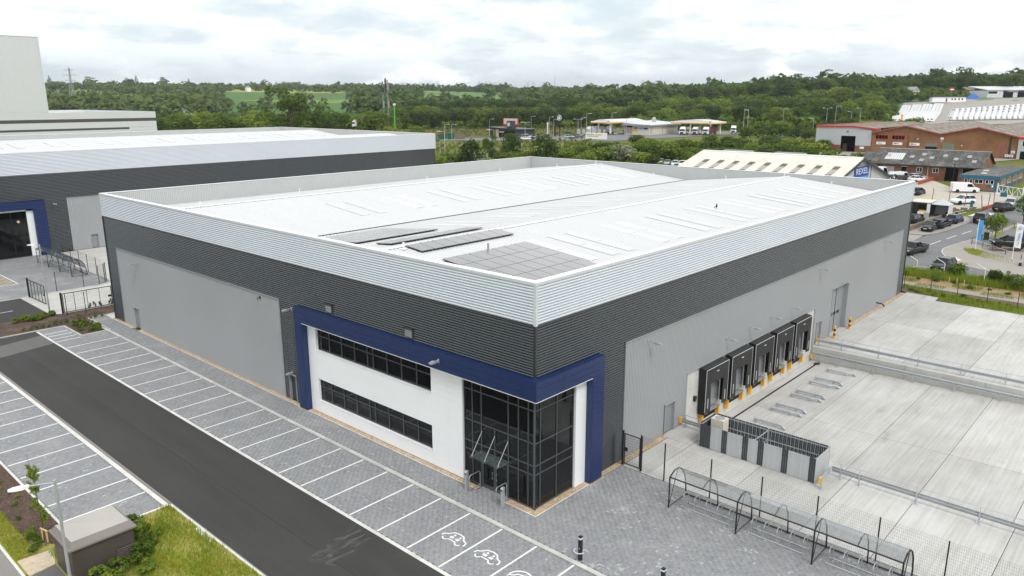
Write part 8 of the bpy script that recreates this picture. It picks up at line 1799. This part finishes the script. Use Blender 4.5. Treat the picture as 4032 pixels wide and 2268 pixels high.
hb=tag(empty('hoarding',(240,222,cz)),'red-edged pale hoarding standing behind the coffee shop tower','billboard');FHb=Fc((240,211.5+4,0),(0.0,1.0),(-1.0,0));FHb.box(MB(),0,9.5,0,0.3,cz+5.0,cz+8.6).build('frame','red',hb);FHb.box(MB(),0.5,9.0,0.3,0.34,cz+5.9,cz+8.4).build('face','cream',hb)
for a in (1.5,8):FHb.box(MB(),a,a+0.3,0,0.3,cz,cz+5.0).build('leg','rust',hb)
tm=tag(empty('totem_sign',(256,204,th(256,204))),'round green coffee badge on a tall black pole','sign');zt_=th(256,204);MB().box(255.85,203.85,zt_,256.15,204.15,zt_+8.2).build('pole','trim_black',tm);roundel(Fc((255.7,0,0),(0,1),(-1,0)),204.0,zt_+8.6,1.35,tm);MB().box(255.8,203.2,zt_+6.4,256.1,204.8,zt_+6.9).build('name_plate','trim_black',tm)
for i,(x,y,h,w_,m,lab) in enumerate(((252.5,208.5,6.6,0.5,'lens_white','slim white totem post left of the coffee badge pole'),(254.4,205.8,5.4,0.9,'trim_black','black menu totem beside the coffee badge pole'))):
    t_=tag(empty('sign_post',(x,y,th(x,y))),lab,'sign');MB().box(x-0.2,y-w_/2,th(x,y),x+0.2,y+w_/2,th(x,y)+h).build('panel',m,t_);MB().box(x-0.24,y-w_/2-0.04,th(x,y),x+0.24,y+w_/2+0.04,th(x,y)+0.3).build('plinth','anthracite',t_)
def skip(x,y,az,m,lab,L=4.5,H=2.2,cat='skip'):
    z=th(x,y);r=tag(empty('waste_container',(x,y,z),az),lab,cat);o=MB().hexa([(-L/2+.3,-1.0,0.1),(L/2-.3,-1.0,0.1),(L/2-.3,1.0,0.1),(-L/2+.3,1.0,0.1),(-L/2,-1.15,H),(L/2,-1.15,H),(L/2,1.15,H),(-L/2,1.15,H)]).build('body',m);o.parent=r
    o=MB().box(-L/2-.05,-1.2,H,L/2+.05,1.2,H+0.12).build('rim','trim_black');o.parent=r
    for k in range(4):o=MB().box(-L/2+0.6+k*1.0,-1.16,0.3,-L/2+0.75+k*1.0,-1.08,H).build('rib',m);o.parent=r
skip(206.5,231.0,R(-45),'skip_green','green waste container left of the brown one beside the coffee shop',4.0);skip(210.2,229.5,R(-45),'skip_green','second green waste container nearest the brown one',3.2,2.5);skip(213.0,226.5,R(-45),'render_brown','brown flat-topped store box beside the green containers',4.6,2.4,'container');skip(262.5,204.0,R(-45),'skip_green','green container behind the parked cars by the totem',3.0,1.9);skip(209.5,76.0,R(-20),'skip_green','green wheeled bins beside the grey clad shed',3.0,1.4)
# road lamps, signs and masts
def lamps(lst,lab,grp,m='galv'):
    for i,(x,y,h,az,arms) in enumerate(lst):
        z=th(x,y);r=tag(empty('road_lamp',(x,y,z)),lab[i] if isinstance(lab,list) else lab,'street lamp',grp);MB().tube([(x,y,z),(x,y,z+h)],0.11,6,True,0.07).build('pole',m,r)
        for k in range(arms):
            a=az+k*math.pi;c,s=math.cos(a),math.sin(a);MB().tube([(x,y,z+h-0.1),(x+1.3*c,y+1.3*s,z+h+0.1)],0.06,5).build('arm',m,r);MB().cbox((x+1.7*c,y+1.7*s,z+h+0.1),(0.9,0.3,0.14),a).build('lamp_head','lens_white',r)
VR=math.atan2(CR.y,CR.x)
lamps([(131.3,150.5,7.0,VR,1),(136.0,153.5,9.0,VR+math.pi,1),(146.0,141.8,9.0,VR+math.pi,1),(158.0,141.0,7.0,VR,1),(144.0,143.0,6.2,VR,1)],['slim lamp post at the corner of the neighbouring warehouse','taller lamp post left of the dark trees by the roundabout','tall lamp post in front of the dark trees by the roundabout','lamp post right of the trees below the coffee shop','short curved lamp post beside the roundabout'],'roundabout lamps')
lamps([(*at(2278,345),8,VR,2),(*at(2290,350),8.5,VR,1),(*at(2312,340),10.5,VR,1),(*at(2412,360),10.5,VR,1),(*at(2470,330),8.5,VR,1),(*at(2935,365),11,VR,1),(*at(2951,360),11.5,VR+math.pi,1),(*at(2068,338),7,VR,2),(*at(2092,380),9,VR,1),(*at(1927,372),8,VR,1),(*at(1748,320),7,VR,1),(*at(1776,318),7,VR,1),(*at(2164,350),9,VR,1),(*at(2182,345),8,VR,1)],[f'lamp post at the services, {o} from the left' for o in ['ninth','tenth','eleventh','twelfth','thirteenth','fourteenth','fifteenth','fourth','fifth','third','first','second','sixth','seventh']],'services lamps')
lamps([(*at(3262,345),12,VR,2),(*at(3297,360),12.5,VR,1),(*at(3395,380),11,VR+math.pi,1),(*at(3360,390),9,VR+math.pi,1),(*at(3090,390),11,VR,1),(*at(3212,330),8,VR+math.pi,1)],['double-armed road lamp behind the red-trimmed shed','single-armed road lamp just right of the double-armed one','road lamp left of the caravan compound','low road lamp half hidden in the bushes left of the caravans','road lamp standing among the trees left of the shed','short road lamp by the slip road left of the shed'],'slip road lamps')
rs=tag(empty('road_sign',(141,147,th(141,147))),'white direction sign on two posts by the roundabout','sign');zs=th(141,147)
MB().cbox((141,147,zs+2.3),(2.9,0.1,1.9),VR).build('sign_face','white_panel',rs)
for s in (-0.9,0.9):MB().cyl((141+s*CR.x,147+s*CR.y,zs),(141+s*CR.x,147+s*CR.y,zs+1.5),0.06,6).build('post','galv',rs)
for k in (-0.3,0.35):MB().cbox((141-0.07*CF.x,147-0.07*CF.y,zs+2.3+k),(1.7,0.02,0.14),VR).build('lettering_line','trim_black',rs)
x,y=at(1551,330);z=th(x,y);pg=tag(empty('green_pole',(x,y,z)),'bright green pole with a white lamp box above the bushes','pole');MB().cyl((x,y,z),(x,y,z+15),0.22,8).build('pole','pole_green',pg);MB().box(x-0.4,y-0.4,z+15,x+0.4,y+0.4,z+15.9).build('lamp_box','lens_white',pg)
x,y=at(1520,420);z=th(x,y);tmast=tag(empty('phone_mast',(x,y,z)),'twin-poled phone mast bristling with antennas','mast')
for s,hh in ((-1.6,27.5),(0.9,28.5)):
    px,py=x+s*CR.x,y+s*CR.y;MB().tube([(px,py,z),(px,py,z+hh)],0.5,8,True,0.35).build('pole','mast_grey',tmast)
for k in range(9):
    a=k*2.4;rr=1.7;px,py=x+rr*math.cos(a)-0.3*CR.x,y+rr*math.sin(a)-0.3*CR.y;MB().box(px-0.2,py-0.2,z+21+(k%3),px+0.2,py+0.2,z+24.5+(k%4)*1.6).build('antenna',['mast_grey','trim_black','ridge_grey'][k%3],tmast)
for k in range(4):a=k*1.57;px,py=x+1.9*math.cos(a),y+1.9*math.sin(a);MB().box(px-0.2,py-0.2,z+13.5,px+0.2,py+0.2,z+17).build('antenna','ridge_grey',tmast)
for zz in (14,22):MB().cbox((x,y,z+zz),(5.0,0.3,0.3),VR).cbox((x,y,z+zz),(0.3,3.5,0.3),VR).build('headframe','mast_grey',tmast)
def pylon(x,y,z,h,lab,m='pylon_grey',t=0.18,group=None):
    r=tag(empty('pylon',(x,y,z)),lab,'pylon',group);mb=MB();c,s=math.cos(VR),math.sin(VR);w0,w1=h*0.085,h*0.02
    P_=lambda a,b,zz:(x+a*c-b*s,y+a*s+b*c,z+zz);ww=lambda zz:w0+(w1-w0)*min(1,zz/(0.62*h)) if zz<0.62*h else w1*(1-0.6*(zz-0.62*h)/(0.38*h))
    lev=[0,0.2*h,0.38*h,0.5*h,0.62*h,0.74*h,0.86*h,h]
    for a,b in ((-1,-1),(1,-1),(1,1),(-1,1)):mb.tube([P_(a*ww(q),b*ww(q),q) for q in lev],t,4,True)
    for q0,q1 in zip(lev,lev[1:]):
        for sx in (-1,1):
            mb.tube([P_(-ww(q0),sx*ww(q0),q0),P_(ww(q1),sx*ww(q1),q1)],t*0.6,3,False);mb.tube([P_(ww(q0),sx*ww(q0),q0),P_(-ww(q1),sx*ww(q1),q1)],t*0.6,3,False)
    mb.build('tower',m,r);ar=MB()
    for q,L in ((0.66,0.15),(0.80,0.19),(0.93,0.13)):
        for sx in (-1,1):ar.tube([P_(0,0,q*h),P_(sx*L*h,0,q*h+0.01*h)],t*0.9,4,True);ar.tube([P_(0,0,q*h+0.045*h),P_(sx*L*h,0,q*h+0.012*h)],t*0.6,3,False)
    ar.build('cross_arms',m,r)
x,y=at(287,900);pylon(x,y,th(x,y)-1,44,'large lattice pylon above the trees on the left',t=0.22)
for i,(u,D,top) in enumerate(((1660,3600,325),(1724,3400,320),(1888,3600,320),(1914,3550,323),(1930,3700,324),(1949,3600,324),(2079,3600,322),(2100,3700,325),(2138,3600,326),(2308,3700,328),(1695,3900,328),(2527,3800,318))):
    x,y=at(u,D);z=th(x,y);zt_=22.2+(387-top)*D/3010;pylon(x,y,z,max(30,zt_-z),f"tiny distant pylon on the skyline, {['first', 'third', 'fourth', 'fifth', 'sixth', 'seventh', 'eighth', 'ninth', 'tenth', 'eleventh', 'second', 'last'][i]} from the left",'pylon_grey',0.45,'distant pylons')
x,y=at(2184,3000);z=th(x,y);rm_=tag(empty('radio_mast',(x,y,z)),'tall thin radio mast on the centre skyline','mast');MB().tube([(x,y,z),(x,y,z+80)],0.9,5,True,0.5).build('mast','pylon_grey',rm_);MB().tube([(x,y,z+80),(x,y,z+90)],0.3,4).build('spike','pylon_grey',rm_)
# caravan dealer buildings
x0_,y0_=640.0,131.0
co=tag(empty('caravan_office',(636,129,9.3)),'long white cabin office behind the caravans','cabin');d1=Vector((CR.x,CR.y,0)).normalized();FCo=Fc((630.0,136.0,th(636,129)),(d1.x,d1.y),(-CF.x/0.97,-CF.y/0.97));
FCo.box(MB(),-6,19.5,-4,0,0.2,4.2).build('walls','white_panel',co);FCo.box(MB(),-7,20,-4.5,0.6,4.2,5.0).build('roof','anthracite',co)
for a in (8.5,10.8,13.8,16.2):FCo.box(MB(),a,a+1.0,0.0,0.06,1.9,3.1).build('window','glass_car',co)
FCo.box(MB(),4.3,5.3,0.0,0.06,0.6,3.2).build('door','void_dark',co)
cd=tag(empty('caravan_showroom',(690,103,10.5)),'large white caravan showroom with dark blue name band at the right edge','building');FCd=Fc((677.0,114.6,th(682,108)),(d1.x,d1.y),(-CF.x/0.97,-CF.y/0.97))
FCd.box(MB(),0,45,-25,0,0,5.6).build('walls','white_tower',cd);MB().hexa([FCd.at(-0.6,0.6,5.6),FCd.at(46,0.6,5.6),FCd.at(46,-26,8.6),FCd.at(-0.6,-26,8.6),FCd.at(-0.6,0.6,6.1),FCd.at(46,0.6,6.1),FCd.at(46,-26,9.1),FCd.at(-0.6,-26,9.1)]).build('roof','roof_sheet',cd);FCd.box(MB(),12,46,0.0,0.25,4.3,5.8).build('name_band','navy',cd)
for a0,a1 in ((12.3,20),(23.5,33)):FCd.box(MB(),a0,a1,0.0,0.1,0.2,4.2).build('showroom_opening','void_dark',cd)
FCd.box(MB(),0.5,7.5,0.0,0.1,3.2,4.8).build('window_band','glass_car',cd)
text('CARAVANS',FCd.at(19.5,0.3,5.05),1.5,'lens_white',cd,math.atan2(-CF.y,-CF.x),0.02,sx=1.1)
ov=tag(empty('oval_sign',(647.5,133,10)),'red and white oval sign on a post behind the white cabin office','sign');FOv=Fc((647.6,133.1,th(647,133)),(d1.x,d1.y),(-CF.x/0.97,-CF.y/0.97));MB().extr([FOv.at(2.1*math.cos(t),0.1,8.2+1.05*math.sin(t)) for t in np.linspace(0,6.2832,21)[:-1]],tuple(FOv.n*0.2)).build('oval_face','red',ov);MB().extr([FOv.at(1.75*math.cos(t),0.32,8.2+0.45*math.sin(t)) for t in np.linspace(0,6.2832,21)[:-1]],tuple(FOv.n*0.05)).build('name_strip','lens_white',ov);MB().cyl(FOv.at(0,0,0),FOv.at(0,0,7.2),0.2,6).build('post','mast_grey',ov)
bsd=tag(empty('brick_barn',(716,128,12)),'brown brick barn with a grey roof behind the caravan showroom','building');FBs=Fc((712,137,th(715,130)),(d1.x,d1.y),(-CF.x/0.97,-CF.y/0.97));FBs.box(MB(),0,30,-12,0,0,4.2).build('walls','brick_orange',bsd);MB().add([FBs.at(-0.5,0.5,4.2),FBs.at(31,0.5,4.2),FBs.at(31,-6,6.6),FBs.at(-0.5,-6,6.6)],[(0,1,2,3)]).build('roof','asbestos_brown',bsd)
tb=tag(empty('tarpaulin_stack',(661,121,9)),'bright blue tarpaulin over a heap beside the white cabin office','tarpaulin');xx,yy_=663.0,121.5;zz0=th(xx,yy_);MB().add([(xx-4,yy_+4,zz0),(xx+2,yy_-5,zz0),(xx+6,yy_-2,zz0),(xx+1,yy_+6,zz0),(xx+1.2,yy_+0.6,zz0+4.2),(xx+2.0,yy_-1.5,zz0+3.8)],[(0,1,5,4),(1,2,5),(2,3,4,5),(3,0,4)]).build('sheet','tarp_blue',tb)
FDr=drape('caravan_compound',[at(3500,430),at(4120,430),at(4120,590),at(3560,590)],0.06,'pavement_brown',12,12);FDr['kind']='structure'
for u,D,h,m,lab in ((3556,420,6.5,'orange','red and orange feather flag above the caravans'),(3522,425,5.5,'white_panel','white feather flag at the left end of the caravans'),(3602,430,4.5,'pink_faded','faded pink feather flag in front of the caravans')):
    x,y=at(u,D);flag(x,y,h,lab,m,VR,1.1,3.4)
x,y=at(3569,440);z=th(x,y);fp_=tag(empty('flagpole',(x,y,z)),'tall bare white flagpole beside the caravans','pole');MB().cyl((x,y,z),(x,y,z+12),0.12,6,0.06).build('pole','white_paint',fp_);MB().lathe((x,y,z+12),[(0,0),(0.15,0.1),(0,0.2)],6).build('finial','white_paint',fp_)
# scattered houses in the valley
hs=np.random.default_rng(8)
for i,(u,D,m,lab) in enumerate(((440,760,'white_panel','white-walled house among the trees below the left ridge'),(555,800,'brick_red','brick house half hidden in the trees below the left ridge'),(713,690,'white_panel','pale house with a brown roof in the left valley'),(780,700,'brick_orange','brick house right of the pale one in the left valley'),(735,560,'white_panel','white-roofed house nearest in the left valley'),(848,720,'white_panel','white cottage at the right of the valley houses'),(980,1500,'white_panel','white farmhouse on the ridge beside the big field'),(3580,640,'white_panel','white cottage gable among the trees on the right slope'),(2400,1500,'brick_red','red-roofed farm at the edge of the centre fields'),(2060,2300,'white_panel','pale building on the centre skyline'))):
    x,y=at(u,D);z=th(x,y);r=tag(empty('house',(x,y,z),hs.uniform(0,3.1)),lab,'house');H_=6.5 if D<1000 else 9;o=MB().box(-6,-4,-1,6,4,H_-2).build('walls',m);o.parent=r
    o=MB().add([(-6.3,-4.4,H_-2),(6.3,-4.4,H_-2),(6.3,4.4,H_-2),(-6.3,4.4,H_-2),(-6.3,0,H_+1.4),(6.3,0,H_+1.4)],[(0,1,5,4),(2,3,4,5),(1,2,5),(3,0,4)]).build('roof','dull_red' if i in (1,3,8) else 'ridge_grey');o.parent=r
    c=MB().box(3.6,-0.5,H_-0.5,4.6,0.5,H_+2.2).build('chimney','brick_red');c.parent=o
    for k in (-3,0.5,3.5):o=MB().box(k-0.6,-4.05,1.0,k+0.6,-3.99,2.4).build('window','glass_car');o.parent=r
    # gull in flight and a bird on the roof
bg_=tag(empty('gull',(94.4,71.2,27.08)),'gull gliding in the sky over the centre hills','bird');q=Vector((CR.x,CR.y,0)).normalized()
def bw_(a,b,c):v=Vector((94.4,71.2,27.08))+q*a+Vector((CF.x,CF.y,0)).normalized()*b+Vector((0,0,c));return tuple(v)
V=[bw_(0,-0.28,0.0),bw_(0.06,-0.1,0.06),bw_(0.05,0.2,0.03),bw_(0,0.38,0.0),bw_(-0.05,0.2,0.03),bw_(-0.06,-0.1,0.06),bw_(0.3,-0.12,0.20),bw_(0.3,0.06,0.19),bw_(0.66,0.06,0.30),bw_(-0.3,-0.12,-0.10),bw_(-0.3,0.06,-0.11),bw_(-0.68,0.06,-0.24),bw_(0,0,-0.08),bw_(0,0.02,0.10)]
MB().add(V,[(0,1,13,5),(13,1,2,3,4,5),(0,12,2,1),(0,5,4,12),(12,4,3,2),(1,6,7,2),(6,8,7),(5,4,10,9),(9,10,11)]).build('body','bird_white',bg_)
rb_=tag(empty('crow',(36.5,9.0,rz_at(9.0)+0.04)),'small dark bird standing on the white roof','bird');zb_=rz_at(9.0)+0.06
MB().lathe((36.5,9.0,zb_+0.10),[(0.0,0),(0.06,0.03),(0.09,0.12),(0.07,0.22),(0.05,0.28),(0.055,0.33),(0.0,0.38)],8).tube([(36.5,9.0,zb_+0.2),(36.2,9.12,zb_+0.14)],0.05,5,True,0.02).tube([(36.5,9,zb_+0.41),(36.62,8.95,zb_+0.42)],0.025,4,True,0.005).build('body','trim_black',rb_,smooth=True);MB().tube([(36.5,8.97,zb_-0.02),(36.5,8.97,zb_+0.14)],0.012,4).tube([(36.5,9.04,zb_-0.02),(36.5,9.04,zb_+0.14)],0.012,4).build('legs','trim_black',rb_)
# ------------------------------------------------------------------ the air itself
def haze(dens):
    m,n=new_mat('haze_air');v=n.add('ShaderNodeVolumePrincipled',ins={'Color':(0.80,0.87,0.95,1),'Density':dens,'Anisotropy':0.2})
    n.add('ShaderNodeOutputMaterial',ins={'Volume':v.outputs[0]});MATS['haze_air']=m
    o=MB().box(-1200,-1700,-4,9800,9800,260).build('haze','haze_air');tag(o,'thin pale summer haze over the whole landscape','haze',None,'stuff')
haze(0.8e-4)
